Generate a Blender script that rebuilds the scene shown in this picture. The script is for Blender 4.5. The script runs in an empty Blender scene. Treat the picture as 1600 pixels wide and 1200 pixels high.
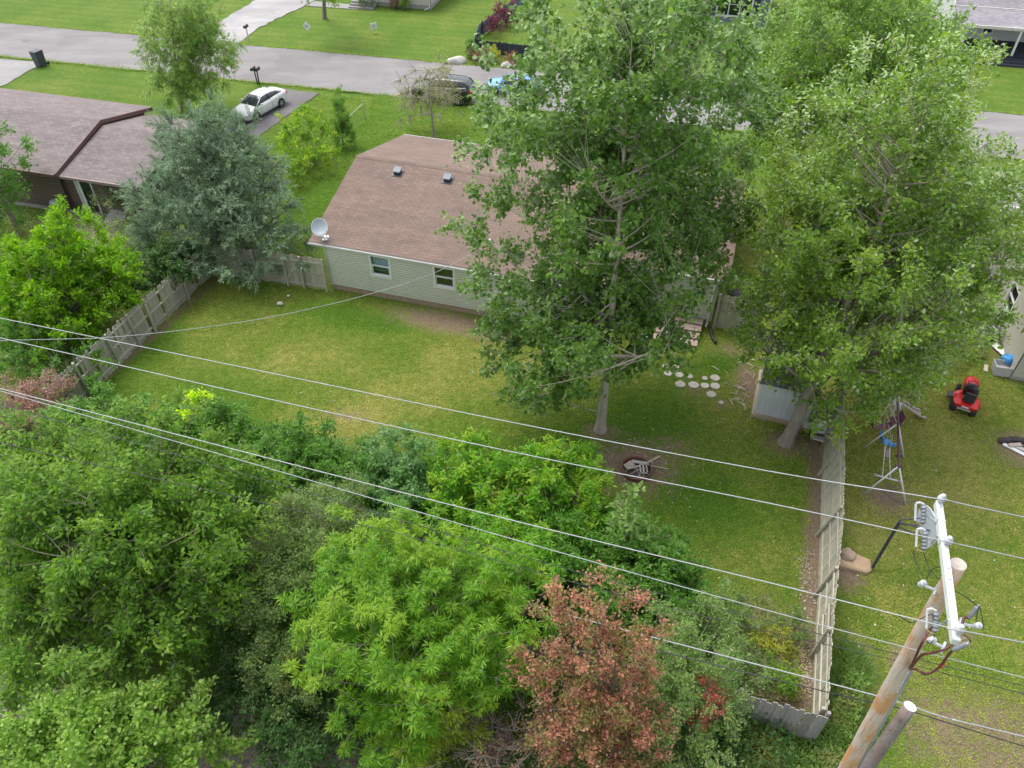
import bpy, bmesh, math, random
import numpy as np
from mathutils import Vector, Matrix
random.seed(7)
RNG = np.random.default_rng(11)
S = bpy.context.scene
C = S.collection
R_ = math.radians

# ------------------------------------------------------------------ camera
CAMH = 22.0; TILT = R_(42.946); FPX = 1210.0
cam_d = bpy.data.cameras.new('camera'); cam = bpy.data.objects.new('camera', cam_d); C.objects.link(cam)
cam.location = (0, 0, CAMH); cam.rotation_euler = (math.pi/2 - TILT, 0, 0)
cam_d.sensor_width = 36; cam_d.lens = FPX/1600*36; cam_d.clip_end = 3000; cam_d.clip_start = 0.1
S.camera = cam
# ------------------------------------------------------------------ world, sun, exposure
SUN_EL, SUN_AZ = R_(64), R_(-40)          # azimuth measured from +Y towards +X
W = bpy.data.worlds.new('World'); S.world = W; W.use_nodes = True
nt = W.node_tree; nt.nodes.clear()
sky = nt.nodes.new('ShaderNodeTexSky'); sky.sky_type = 'NISHITA'; sky.sun_disc = False
sky.sun_elevation = SUN_EL; sky.sun_rotation = SUN_AZ; sky.dust_density = 3.0; sky.air_density = 1.0
hsv = nt.nodes.new('ShaderNodeHueSaturation'); hsv.inputs['Saturation'].default_value = 0.35
bg = nt.nodes.new('ShaderNodeBackground'); bg.inputs['Strength'].default_value = 0.15
wo = nt.nodes.new('ShaderNodeOutputWorld')
nt.links.new(sky.outputs[0], hsv.inputs['Color']); nt.links.new(hsv.outputs[0], bg.inputs['Color']); nt.links.new(bg.outputs[0], wo.inputs['Surface'])
sl = bpy.data.lights.new('sun', 'SUN'); sl.energy = 1.0; sl.angle = R_(32); sl.color = (1, 0.96, 0.9)
so = bpy.data.objects.new('sun', sl); C.objects.link(so)
sd = Vector((math.sin(SUN_AZ)*math.cos(SUN_EL), math.cos(SUN_AZ)*math.cos(SUN_EL), math.sin(SUN_EL)))
so.rotation_euler = sd.to_track_quat('Z', 'Y').to_euler(); so.location = (0, 0, 60)
S.view_settings.view_transform = 'Standard'; S.view_settings.look = 'None'
S.view_settings.exposure = 1.32; S.view_settings.gamma = 1.0
S.render.engine = 'CYCLES'; S.cycles.max_bounces = 8; S.cycles.diffuse_bounces = 6; S.cycles.transmission_bounces = 6; S.cycles.transparent_max_bounces = 8

# ------------------------------------------------------------------ measuring helpers (plan positions on level planes)
def ray(px, py):
    x = (px-800)/FPX; y = (py-600)/FPX
    return Vector((x, math.cos(TILT)-y*math.sin(TILT), -(math.sin(TILT)+y*math.cos(TILT))))
def G(px, py, z=0.0):
    d = ray(px, py); t = (z-CAMH)/d.z
    return Vector((d.x*t, d.y*t, z))
AZ = R_(-16.4)

# ------------------------------------------------------------------ materials
def new_mat(name):
    m = bpy.data.materials.new(name); m.use_nodes = True
    n = m.node_tree; b = n.nodes['Principled BSDF']
    return m, n, b
def ramp2(n, fac, c1, c2, p1=0.35, p2=0.65):
    r = n.nodes.new('ShaderNodeValToRGB'); n.links.new(fac, r.inputs[0])
    r.color_ramp.elements[0].position = p1; r.color_ramp.elements[1].position = p2
    r.color_ramp.elements[0].color = (*c1, 1); r.color_ramp.elements[1].color = (*c2, 1)
    return r.outputs[0]
def noise(n, scale, detail=4, rough=0.55, coord='Object', stretch=None):
    t = n.nodes.new('ShaderNodeTexCoord'); x = n.nodes.new('ShaderNodeTexNoise')
    x.inputs['Scale'].default_value = scale; x.inputs['Detail'].default_value = detail; x.inputs['Roughness'].default_value = rough
    if stretch:
        mp = n.nodes.new('ShaderNodeMapping'); mp.inputs['Scale'].default_value = stretch
        n.links.new(t.outputs[coord], mp.inputs[0]); n.links.new(mp.outputs[0], x.inputs['Vector'])
    else: n.links.new(t.outputs[coord], x.inputs['Vector'])
    return x.outputs['Fac']
def mixc(n, fac, a, b, mode='MIX'):
    m = n.nodes.new('ShaderNodeMix'); m.data_type = 'RGBA'; m.blend_type = mode
    if isinstance(fac, float): m.inputs[0].default_value = fac
    else: n.links.new(fac, m.inputs[0])
    for k, v in ((6, a), (7, b)):
        if isinstance(v, tuple): m.inputs[k].default_value = (*v[:3], 1)
        else: n.links.new(v, m.inputs[k])
    return m.outputs[2]
def math_n(n, op, a, b=None, clamp=False):
    m = n.nodes.new('ShaderNodeMath'); m.operation = op; m.use_clamp = clamp
    for k, v in ((0, a), (1, b)):
        if v is None: continue
        if isinstance(v, (int, float)): m.inputs[k].default_value = v
        else: n.links.new(v, m.inputs[k])
    return m.outputs[0]
def bump(n, b, h, strength=0.3, dist=0.02):
    x = n.nodes.new('ShaderNodeBump'); x.inputs['Strength'].default_value = strength; x.inputs['Distance'].default_value = dist
    n.links.new(h, x.inputs['Height']); n.links.new(x.outputs[0], b.inputs['Normal'])
MATS = {}
def M(name, c1, c2=None, rough=0.6, scale=6.0, metal=0.0, bmp=0.0, stretch=None, island=0.0, spec=None):
    """procedural material: two tones mixed by noise (+ per piece variation)"""
    if name in MATS: return MATS[name]
    m, n, b = new_mat(name)
    if c2 is None: c2 = tuple(x*0.82 for x in c1)
    f = noise(n, scale, 5, 0.6, 'Object', stretch)
    col = ramp2(n, f, c2, c1, 0.3, 0.7)
    if island:
        oi = n.nodes.new('ShaderNodeObjectInfo')
        v = math_n(n, 'MULTIPLY_ADD', oi.outputs['Random'], island); n.nodes[-1].inputs[2].default_value = 1-island/2
        h = n.nodes.new('ShaderNodeHueSaturation'); n.links.new(col, h.inputs['Color']); n.links.new(v, h.inputs['Value']); col = h.outputs[0]
    n.links.new(col, b.inputs['Base Color'])
    b.inputs['Roughness'].default_value = rough; b.inputs['Metallic'].default_value = metal
    if spec is not None: b.inputs['Specular IOR Level'].default_value = spec
    if bmp: bump(n, b, noise(n, scale*4, 4, 0.6, 'Object', stretch), bmp, 0.01)
    MATS[name] = m
    return m
def LEAF(name, c1, c2, back=None, rough=0.45, hue3=None, transl=0.5, patch=0.7, share=0.5):
    """leaf: colour varies leaf by leaf and spray by spray; paler underside where the species has one"""
    m, n, b = new_mat(name)
    gn = lambda c: None if c is None else tuple(x*1.75 for x in c)
    c1, c2, back, hue3 = gn(c1), gn(c2), gn(back), gn(hue3)
    g = n.nodes.new('ShaderNodeNewGeometry')
    col = ramp2(n, g.outputs['Random Per Island'], c1, c2, 0.1, 0.9)
    if hue3:
        nf = noise(n, patch, 3, 0.5)
        k = ramp2(n, nf, (0, 0, 0), (1, 1, 1), share, share+0.1)
        col = mixc(n, k, col, hue3)
    if back:
        col = mixc(n, g.outputs['Backfacing'], col, back)
    n.links.new(col, b.inputs['Base Color']); b.inputs['Roughness'].default_value = rough
    b.inputs['Specular IOR Level'].default_value = 0.28
    tr = n.nodes.new('ShaderNodeBsdfTranslucent')
    tc = n.nodes.new('ShaderNodeHueSaturation'); tc.inputs['Value'].default_value = 1.7; tc.inputs['Saturation'].default_value = 1.1
    n.links.new(col, tc.inputs['Color']); n.links.new(tc.outputs[0], tr.inputs['Color'])
    ms = n.nodes.new('ShaderNodeMixShader'); ms.inputs[0].default_value = transl
    out = n.nodes['Material Output']
    n.links.new(b.outputs[0], ms.inputs[1]); n.links.new(tr.outputs[0], ms.inputs[2]); n.links.new(ms.outputs[0], out.inputs['Surface'])
    MATS[name] = m
    return m
def glass_mat(name, tint=(0.55, 0.62, 0.68), refl=0.45):
    m, n, b = new_mat(name); n.nodes.remove(b)
    t = n.nodes.new('ShaderNodeBsdfTransparent'); t.inputs[0].default_value = (*tint, 1)
    g = n.nodes.new('ShaderNodeBsdfGlossy'); g.inputs['Roughness'].default_value = 0.06; g.inputs[0].default_value = (0.9, 0.95, 1, 1)
    f = noise(n, 1.5, 2); fr = ramp2(n, f, (refl*0.7,)*3, (refl*1.2,)*3)
    x = n.nodes.new('ShaderNodeMixShader'); n.links.new(fr, x.inputs[0]); n.links.new(t.outputs[0], x.inputs[1]); n.links.new(g.outputs[0], x.inputs[2])
    n.links.new(x.outputs[0], n.nodes['Material Output'].inputs['Surface']); MATS[name] = m
    return m

# ------------------------------------------------------------------ mesh builder
class MB:
    def __init__(s): s.v = []; s.f = []
    def add(s, vs, fs):
        o = len(s.v); s.v += [tuple(v) for v in vs]; s.f += [tuple(i+o for i in f) for f in fs]; return s
    def box(s, x0, y0, z0, x1, y1, z1, mtx=None):
        vs = [Vector((x, y, z)) for z in (z0, z1) for y in (y0, y1) for x in (x0, x1)]
        if mtx: vs = [mtx @ v for v in vs]
        return s.add(vs, [(0, 2, 3, 1), (4, 5, 7, 6), (0, 1, 5, 4), (2, 6, 7, 3), (0, 4, 6, 2), (1, 3, 7, 5)])
    def cbox(s, c, d, mtx=None, b=0.0):
        """box by centre and size, with chamfered vertical outline when b>0"""
        x, y, z = (q/2 for q in d)
        if b <= 0:
            vs = [Vector((sx*x, sy*y, sz*z)) for sz in (-1, 1) for sy in (-1, 1) for sx in (-1, 1)]
            fs = [(0, 2, 3, 1), (4, 5, 7, 6), (0, 1, 5, 4), (2, 6, 7, 3), (0, 4, 6, 2), (1, 3, 7, 5)]
        else:
            o = [(-x+b, -y), (x-b, -y), (x, -y+b), (x, y-b), (x-b, y), (-x+b, y), (-x, y-b), (-x, -y+b)]
            bi = b*0.6; vs = []
            for zz, k in ((-z, bi), (-z+bi, 0), (z-bi, 0), (z, bi)):
                for px, py in o:
                    vs.append(Vector((px*(1-k/x) if x > k else px, py*(1-k/y) if y > k else py, zz)))
            fs = [tuple(range(7, -1, -1)), tuple(range(24, 32))]
            for r in range(3):
                for i in range(8): fs.append((r*8+i, r*8+(i+1) % 8, r*8+8+(i+1) % 8, r*8+8+i))
        T = Matrix.Translation(c)
        if mtx: T = T @ mtx.to_4x4()
        return s.add([T @ v for v in vs], fs)
    def tube(s, pts, rad, n=8, cap=True):
        pts = [Vector(p) for p in pts]; k = len(pts)
        rs = rad if isinstance(rad, (list, tuple)) else [rad]*k
        vs = []; prev = None
        for i, p in enumerate(pts):
            d = (pts[min(i+1, k-1)]-pts[max(i-1, 0)]).normalized()
            if prev is None:
                a = d.cross(Vector((0, 0, 1)) if abs(d.z) < 0.9 else Vector((1, 0, 0))).normalized()
            else:
                a = (prev-d*prev.dot(d)).normalized()
            prev = a; b = d.cross(a)
            for j in range(n):
                t = 2*math.pi*j/n; vs.append(p+(a*math.cos(t)+b*math.sin(t))*rs[i])
        fs = [(i*n+j, i*n+(j+1) % n, (i+1)*n+(j+1) % n, (i+1)*n+j) for i in range(k-1) for j in range(n)]
        if cap: fs += [tuple(range(n-1, -1, -1)), tuple((k-1)*n+j for j in range(n))]
        return s.add(vs, fs)
    def lathe(s, prof, c=(0, 0, 0), n=16, mtx=None):
        vs = []
        for r, z in prof:
            for j in range(n):
                t = 2*math.pi*j/n; vs.append(Vector((r*math.cos(t), r*math.sin(t), z)))
        T = Matrix.Translation(c)
        if mtx: T = T @ mtx.to_4x4()
        k = len(prof)
        fs = [(i*n+j, i*n+(j+1) % n, (i+1)*n+(j+1) % n, (i+1)*n+j) for i in range(k-1) for j in range(n)]
        fs += [tuple(range(n-1, -1, -1)), tuple((k-1)*n+j for j in range(n))]
        return s.add([T @ v for v in vs], fs)
    def prism(s, poly, z0, z1):
        n = len(poly)
        vs = [(*p, z0) for p in poly]+[(*p, z1) for p in poly]
        return s.add(vs, [tuple(range(n-1, -1, -1)), tuple(range(n, 2*n))]+[(i, (i+1) % n, n+(i+1) % n, n+i) for i in range(n)])
    def mesh(s, name, mat, smooth=False):
        me = bpy.data.meshes.new(name); me.from_pydata(s.v, [], s.f); me.materials.append(mat)
        if smooth: me.polygons.foreach_set('use_smooth', [True]*len(me.polygons))
        me.update(); return me
    def obj(s, name, mat, parent=None, smooth=False, loc=None, rot=None):
        return link(name, s.mesh(name, mat, smooth), parent, loc, rot)
def link(name, me, parent=None, loc=None, rot=None):
    o = bpy.data.objects.new(name, me); C.objects.link(o)
    if parent: o.parent = parent
    if loc is not None: o.location = loc
    if rot is not None: o.rotation_euler = rot
    return o
def tag(o, label, cat, group=None):
    o['label'] = label; o['category'] = cat
    if group: o['group'] = group
    return o
def thing(name, label, cat, loc=(0, 0, 0), rz=0.0, group=None):
    o = bpy.data.objects.new(name, None); C.objects.link(o); o.empty_display_size = 0.3
    o.location = loc; o.rotation_euler = (0, 0, rz)
    return tag(o, label, cat, group)
def kind(o, k): o['kind'] = k; return o
def rotz(a): return Matrix.Rotation(a, 3, 'Z')
def frame_to(d):
    """3x3 taking +Z to d"""
    return Vector(d).to_track_quat('Z', 'Y').to_matrix()

# ================================================================== GROUND
def np_noise(x, y, seed=0):
    """cheap smooth value noise"""
    r = np.random.default_rng(seed); T = r.random((64, 64))
    xi = np.floor(x).astype(int); yi = np.floor(y).astype(int); fx = x-xi; fy = y-yi
    fx = fx*fx*(3-2*fx); fy = fy*fy*(3-2*fy)
    a = T[xi % 64, yi % 64]; b = T[(xi+1) % 64, yi % 64]; c = T[xi % 64, (yi+1) % 64]; d = T[(xi+1) % 64, (yi+1) % 64]
    return (a*(1-fx)+b*fx)*(1-fy)+(c*(1-fx)+d*fx)*fy
def blob(X, Y, px, py, rx, ry, rot=0.0):
    p = G(px, py); c, s = math.cos(rot), math.sin(rot)
    dx = X-p.x; dy = Y-p.y
    return np.clip(1.25-np.sqrt(((dx*c+dy*s)/rx)**2+((-dx*s+dy*c)/ry)**2), 0, 1)
def strip(X, Y, pts, w):
    best = np.full(X.shape, 1e9)
    P = [G(*p) for p in pts]
    for a, b in zip(P[:-1], P[1:]):
        dx, dy = b.x-a.x, b.y-a.y; L = dx*dx+dy*dy+1e-9
        t = np.clip(((X-a.x)*dx+(Y-a.y)*dy)/L, 0, 1)
        best = np.minimum(best, np.hypot(X-a.x-t*dx, Y-a.y-t*dy))
    return np.clip(1.3-best/w, 0, 1)
xs = np.concatenate([[-900, -400, -200, -120, -80, -60], np.arange(-45, 50.01, 0.3), [60, 80, 120, 200, 400, 900]])
ys = np.concatenate([[-900, -300, -100, -40, -15, -5, 0, 3], np.arange(5, 85.01, 0.3), [95, 120, 160, 240, 400, 900]])
GX, GY = np.meshgrid(xs, ys)
dirt = np.zeros_like(GX); lush_shade = np.full_like(GX, 0.45); grav = np.zeros_like(GX)
for (px, py, rx, ry) in [(690, 503, 3.6, 1.0), (762, 520, 2.2, 0.8)]:
    dirt = np.maximum(dirt, blob(GX, GY, px, py, rx, ry, AZ))
for a in [(990, 730, 1.75, 1.35), (938, 676, 0.75, 0.55), (1228, 692, 0.9, 0.7), (1385, 780, 0.9, 0.8), (1600, 705, 1.2, 1.1), (1168, 600, 0.6, 1.3),
          (1150, 545, 1.4, 0.8), (1520, 1150, 3.0, 1.6), (1590, 1190, 3, 1.5), (1410, 1030, 0.5, 0.5), (1340, 1030, 0.5, 0.9), (1500, 470, 2.0, 3.4), (1215, 1030, 1.1, 2.0),
          (1320, 900, 0.7, 0.7), (540, 650, 1.2, 0.45), (520, 690, 0.8, 0.4), (1050, 700, 1.0, 0.8), (1500, 1000, 0.5, 0.3), (1127, 632, 0.45, 0.4), (1090, 612, 1.0, 0.35)]:
    wgt = 0.7 if a[0] in (1520, 1590) else 0.62 if a[0] in (540, 520, 1050, 1150, 1127, 1090) else 1.0
    dirt = np.maximum(dirt, wgt*blob(GX, GY, a[0], a[1], a[2]*1.25, a[3]*1.25))
dirt = np.maximum(dirt, strip(GX, GY, [(1270, 690), (1277, 760), (1272, 850), (1266, 935), (1258, 1020), (1255, 1090)], 0.42))
dirt = np.maximum(dirt, 0.8*strip(GX, GY, [(335, 436), (240, 525), (120, 630)], 0.25))
grav = np.maximum(grav, strip(GX, GY, [(-80, 1120), (10, 1115), (60, 1180), (340, 1180), (700, 1290), (1300, 1400)], 1.7))
grav = np.maximum(grav, 0.8*blob(GX, GY, 160, 345, 5, 3))
# colour of the lawns: fresh at the street and by the house, darker green painted for cottonwood and fence shade, drier in the middle of the yard and next door
lush_shade = 0.53+0.0*GX
lush_shade = lush_shade+0.22*np.clip((GY-33)/12, 0, 1)
lush_shade = np.maximum(lush_shade, 0.95*blob(GX, GY, 560, 500, 4.5, 1.6, AZ)); lush_shade = np.maximum(lush_shade, 0.8*blob(GX, GY, 230, 560, 2, 6, AZ))  # second blob colours in the shade along the left fence
lush_shade = np.maximum(lush_shade, 0.9*blob(GX, GY, 1010, 660, 4.5, 3)); lush_shade = np.maximum(lush_shade, blob(GX, GY, 1130, 570, 1.8, 1.2)); lush_shade = np.maximum(lush_shade, 0.85*blob(GX, GY, 1080, 790, 3.5, 4))  # first and last blobs put the cottonwood's ground shade into the lawn colour
lush_shade = np.maximum(lush_shade, 0.95*blob(GX, GY, 480, 320, 3.5, 8, AZ)); lush_shade = np.maximum(lush_shade, 0.8*blob(GX, GY, 330, 660, 5, 4)); lush_shade = np.maximum(lush_shade, blob(GX, GY, 1350, 1130, 1.5, 2.2))
lush_shade -= 0.35*blob(GX, GY, 720, 590, 4, 2.2); lush_shade -= 0.35*blob(GX, GY, 480, 560, 3.5, 1.5); lush_shade -= 0.3*blob(GX, GY, 1130, 870, 2.2, 1.2); lush_shade -= 0.25*blob(GX, GY, 1180, 660, 2.5, 2)
lush_shade -= 0.35*blob(GX, GY, 560, 660, 3.5, 1.5); lush_shade -= 0.3*blob(GX, GY, 1350, 650, 3.5, 4.5)
lush_shade = np.where((GX > 11.5) & (GY < 40), lush_shade-0.2, lush_shade)
lush_shade += np.where(GY > 44, 0.10*np.sin((GY*math.cos(0.234)+GX*math.sin(0.234))*5.5), 0)
lush_shade += 0.35*(np_noise(GX*0.35+7, GY*0.35, 3)-0.5)+0.3*(np_noise(GX*0.9, GY*0.9+4, 4)-0.5)
lush_shade = np.clip(lush_shade, 0, 1)
nzv = np_noise(GX*1.6, GY*1.6, 5)
gz = 0.05*(np_noise(GX*0.25, GY*0.25, 8)-0.5)+0.02*(np_noise(GX*1.3, GY*1.3, 9)-0.5)
gz = np.where((GX > 45) | (GX < -40) | (GY > 80) | (GY < 5), 0, gz)-0.03
nx, ny = len(xs), len(ys)
me = bpy.data.meshes.new('ground')
vv = np.stack([GX, GY, gz], -1).reshape(-1, 3)
ii = np.arange(nx*ny).reshape(ny, nx)
ff = np.stack([ii[:-1, :-1], ii[:-1, 1:], ii[1:, 1:], ii[1:, :-1]], -1).reshape(-1, 4)
me.from_pydata(vv.tolist(), [], ff.tolist())
at = me.color_attributes.new('cover', 'FLOAT_COLOR', 'POINT')
at.data.foreach_set('color', np.stack([dirt, lush_shade, grav, nzv], -1).astype(np.float32).ravel())
me.polygons.foreach_set('use_smooth', [True]*len(me.polygons))
def ground_mat(name='lawn', gain=1.0, blade=False):
    m, n, b = new_mat(name)
    va = n.nodes.new('ShaderNodeVertexColor'); va.layer_name = 'cover'
    sp = n.nodes.new('ShaderNodeSeparateColor'); n.links.new(va.outputs[0], sp.inputs[0])
    n1 = noise(n, 3.0, 6, 0.65); n2 = noise(n, 22.0, 5, 0.7); n3 = noise(n, 0.6, 4, 0.6)
    nf = noise(n, 70.0, 3, 0.7)
    l = math_n(n, 'ADD', sp.outputs[1], math_n(n, 'MULTIPLY', math_n(n, 'SUBTRACT', n1, 0.5), 1.5))
    l = math_n(n, 'ADD', l, math_n(n, 'MULTIPLY', math_n(n, 'SUBTRACT', n2, 0.5), 1.5))
    r = n.nodes.new('ShaderNodeValToRGB'); n.links.new(l, r.inputs[0]); cr = r.color_ramp
    gg = lambda *c: (*[x*gain for x in c], 1)
    cr.elements[0].position = 0.0; cr.elements[0].color = gg(0.25, 0.245, 0.075)
    cr.elements[1].position = 1.0; cr.elements[1].color = gg(0.072, 0.148, 0.016)
    e = cr.elements.new(0.3); e.color = gg(0.172, 0.205, 0.045)
    e = cr.elements.new(0.62); e.color = gg(0.115, 0.18, 0.026)
    col = r.outputs[0]
    col = mixc(n, 0.75, col, ramp2(n, nf, (0.45, 0.45, 0.4), (1.5, 1.5, 1.4), 0.28, 0.72), 'MULTIPLY')
    dn = math_n(n, 'ADD', sp.outputs[0], math_n(n, 'MULTIPLY', math_n(n, 'SUBTRACT', n2, 0.5), 2.2))
    dn = math_n(n, 'ADD', dn, math_n(n, 'MULTIPLY', math_n(n, 'SUBTRACT', n1, 0.5), 2.2))
    dk = ramp2(n, dn, (0, 0, 0), (1, 1, 1), 0.42, 0.62)
    dc = ramp2(n, noise(n, 14, 5, 0.7), (0.13, 0.09, 0.06), (0.32, 0.245, 0.165), 0.3, 0.7)
    col = mixc(n, dk, col, dc)
    gk = ramp2(n, math_n(n, 'ADD', sp.outputs[2], math_n(n, 'MULTIPLY', math_n(n, 'SUBTRACT', n2, 0.5), 0.8)), (0, 0, 0), (1, 1, 1), 0.4, 0.6)
    vo = n.nodes.new('ShaderNodeTexVoronoi'); vo.inputs['Scale'].default_value = 28
    tc = n.nodes.new('ShaderNodeTexCoord'); n.links.new(tc.outputs['Object'], vo.inputs['Vector'])
    gc = mixc(n, 0.7, ramp2(n, n1, (0.24, 0.19, 0.155), (0.36, 0.3, 0.255)), vo.outputs['Color'], 'SOFT_LIGHT')
    col = mixc(n, gk, col, gc)
    n.links.new(col, b.inputs['Base Color']); b.inputs['Roughness'].default_value = 0.9; b.inputs['Specular IOR Level'].default_value = 0.15
    if blade:
        g = n.nodes.new('ShaderNodeNewGeometry'); col = mixc(n, 0.6, col, ramp2(n, g.outputs['Random Per Island'], (0.72,)*3, (1.3, 1.3, 1.2), 0.05, 0.95), 'MULTIPLY'); n.links.new(col, b.inputs['Base Color'])
        tr = n.nodes.new('ShaderNodeBsdfTranslucent'); n.links.new(col, tr.inputs['Color']); ms = n.nodes.new('ShaderNodeMixShader'); ms.inputs[0].default_value = 0.45
        n.links.new(b.outputs[0], ms.inputs[1]); n.links.new(tr.outputs[0], ms.inputs[2]); n.links.new(ms.outputs[0], n.nodes['Material Output'].inputs['Surface'])
    else: bump(n, b, math_n(n, 'ADD', nf, n2), 0.9, 0.05)
    return m
me.materials.append(ground_mat())
kind(link('ground', me), 'structure')

# ------------------------------------------------------------------ street and drives
def asphalt(name, c1, c2, crack=0.35, cs=0.35):
    m, n, b = new_mat(name)
    col = ramp2(n, noise(n, 0.5, 5, 0.6, 'Object', (0.4, 1.6, 1)), c1, c2, 0.3, 0.7)
    nf = noise(n, 60, 3, 0.8); col = mixc(n, 0.4, col, ramp2(n, nf, (0.65,)*3, (1.35,)*3), 'MULTIPLY')
    vo = n.nodes.new('ShaderNodeTexVoronoi'); vo.feature = 'DISTANCE_TO_EDGE'; vo.inputs['Scale'].default_value = cs
    tc = n.nodes.new('ShaderNodeTexCoord'); mp = n.nodes.new('ShaderNodeMixRGB'); mp.blend_type = 'ADD'; mp.inputs[0].default_value = 0.5
    nc = n.nodes.new('ShaderNodeTexNoise'); nc.inputs['Scale'].default_value = 1.2; n.links.new(tc.outputs['Object'], nc.inputs['Vector'])
    n.links.new(tc.outputs['Object'], mp.inputs[1]); n.links.new(nc.outputs['Color'], mp.inputs[2]); n.links.new(mp.outputs[0], vo.inputs['Vector'])
    pt = ramp2(n, noise(n, 0.22, 3, 0.5), (1, 1, 1), (0.86, 0.86, 0.87), 0.52, 0.56); col = mixc(n, 0.8, col, pt, 'MULTIPLY')
    ck = ramp2(n, vo.outputs['Distance'], (crack,)*3, (0, 0, 0), 0.002, 0.012)
    col = mixc(n, ck, col, (0.16, 0.15, 0.15))
    n.links.new(col, b.inputs['Base Color']); b.inputs['Roughness'].default_value = 0.85; b.inputs['Specular IOR Level'].default_value = 0.25
    bump(n, b, nf, 0.3, 0.01); return m
def edge_jit(a, b, n, amp, seed):
    r = random.Random(seed); out = []
    nrm = Vector((-(b-a).y, (b-a).x, 0)).normalized()
    for i in range(n+1): out.append(a.lerp(b, i/n)+nrm*r.uniform(-amp, amp))
    return out
RZ = 0.012
fa, fb = G(0, 35), G(730, 101); na, nb = G(75, 96), G(640, 153)
fd = (fb-fa).normalized(); nd = (nb-na).normalized()
far = edge_jit(fa-fd*60, fa+fd*120, 240, 0.05, 1); near = edge_jit(na-nd*60, na+nd*120, 240, 0.06, 2)
mb = MB(); mb.add([(p.x, p.y, RZ) for p in near]+[(p.x, p.y, RZ) for p in far]+[(p.x, p.y, -0.1) for p in near]+[(p.x, p.y, -0.1) for p in far], [])
N1 = 241
mb.f += [(i, i+1, N1+i+1, N1+i) for i in range(240)]+[(2*N1+i, 2*N1+i+1, i+1, i) for i in range(240)]+[(N1+i, N1+i+1, 3*N1+i+1, 3*N1+i) for i in range(240)]
kind(mb.obj('street', asphalt('street_asphalt', (0.165, 0.155, 0.154), (0.225, 0.212, 0.21), 0.3, 0.12)), 'structure')
def patch(name, pts, mat, z, jit=0.06):
    P = [G(*p) for p in pts]; out = []
    for i in range(len(P)):
        a, b = P[i], P[(i+1) % len(P)]; k = max(2, int((b-a).length/0.5))
        out += edge_jit(a, b, k, jit, i+len(pts))[:-1]
    mb = MB(); mb.prism([(p.x, p.y) for p in out], -0.1, z)
    return kind(mb.obj(name, mat), 'structure')
dark_as = asphalt('drive_asphalt', (0.115, 0.108, 0.112), (0.155, 0.147, 0.147), 0.2, 0.3)
conc = asphalt('concrete_slab', (0.21, 0.205, 0.2), (0.27, 0.262, 0.255), 0.3, 0.3)
gravel_m = asphalt('pale_gravel', (0.24, 0.23, 0.228), (0.34, 0.33, 0.325), 0.1, 2.0)
patch('driveway', [(428, 137), (499, 146), (440, 187), (392, 222), (330, 240), (352, 190)], dark_as, RZ+0.006)
patch('gravel_drive', [(336, 67), (340, 36), (400, 0), (440, -25), (540, -25), (478, 8), (437, 27), (402, 45), (373, 68)], gravel_m, RZ+0.006, 0.12)
patch('concrete_drive', [(-120, 82), (74, 98), (46, 110), (8, 133), (-140, 165)], conc, RZ+0.006)
patch('parking_apron', [(1610, 272), (1560, 268), (1545, 300), (1560, 340), (1660, 350), (1720, 290)], conc, RZ+0.006)
patch('garden_path', [(478, 9), (560, 15), (558, 8), (490, 2)], conc, RZ+0.01, 0.02)

# ================================================================== HOUSES
def shingles(name, c1, c2, mortar, bw=0.32, rh=0.15, dark=None):
    m, n, b = new_mat(name)
    tc = n.nodes.new('ShaderNodeTexCoord')
    br = n.nodes.new('ShaderNodeTexBrick'); br.offset = 0.5; br.inputs['Scale'].default_value = 1.0
    br.inputs['Brick Width'].default_value = bw; br.inputs['Row Height'].default_value = rh; br.inputs['Mortar Size'].default_value = 0.008; br.inputs['Mortar Smooth'].default_value = 0.3
    br.inputs['Color1'].default_value = (*c1, 1); br.inputs['Color2'].default_value = (*c2, 1); br.inputs['Mortar'].default_value = (*mortar, 1)
    n.links.new(tc.outputs['Object'], br.inputs['Vector'])
    col = mixc(n, 0.55, br.outputs['Color'], ramp2(n, noise(n, 0.9, 5, 0.65, 'Object', (0.5, 1.8, 1)), (0.7, 0.7, 0.72), (1.25, 1.2, 1.2), 0.3, 0.7), 'MULTIPLY')
    col = mixc(n, 0.35, col, ramp2(n, noise(n, 3.0, 4, 0.7, 'Object', (3.0, 0.35, 1)), (0.75, 0.74, 0.75), (1.2, 1.2, 1.2), 0.3, 0.7), 'MULTIPLY')
    nf = noise(n, 90, 2, 0.8); col = mixc(n, 0.4, col, ramp2(n, nf, (0.6,)*3, (1.4,)*3), 'MULTIPLY')
    n.links.new(col, b.inputs['Base Color']); b.inputs['Roughness'].default_value = 0.9; b.inputs['Specular IOR Level'].default_value = 0.2
    bump(n, b, br.outputs['Fac'], -0.5, 0.01); return m
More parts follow.
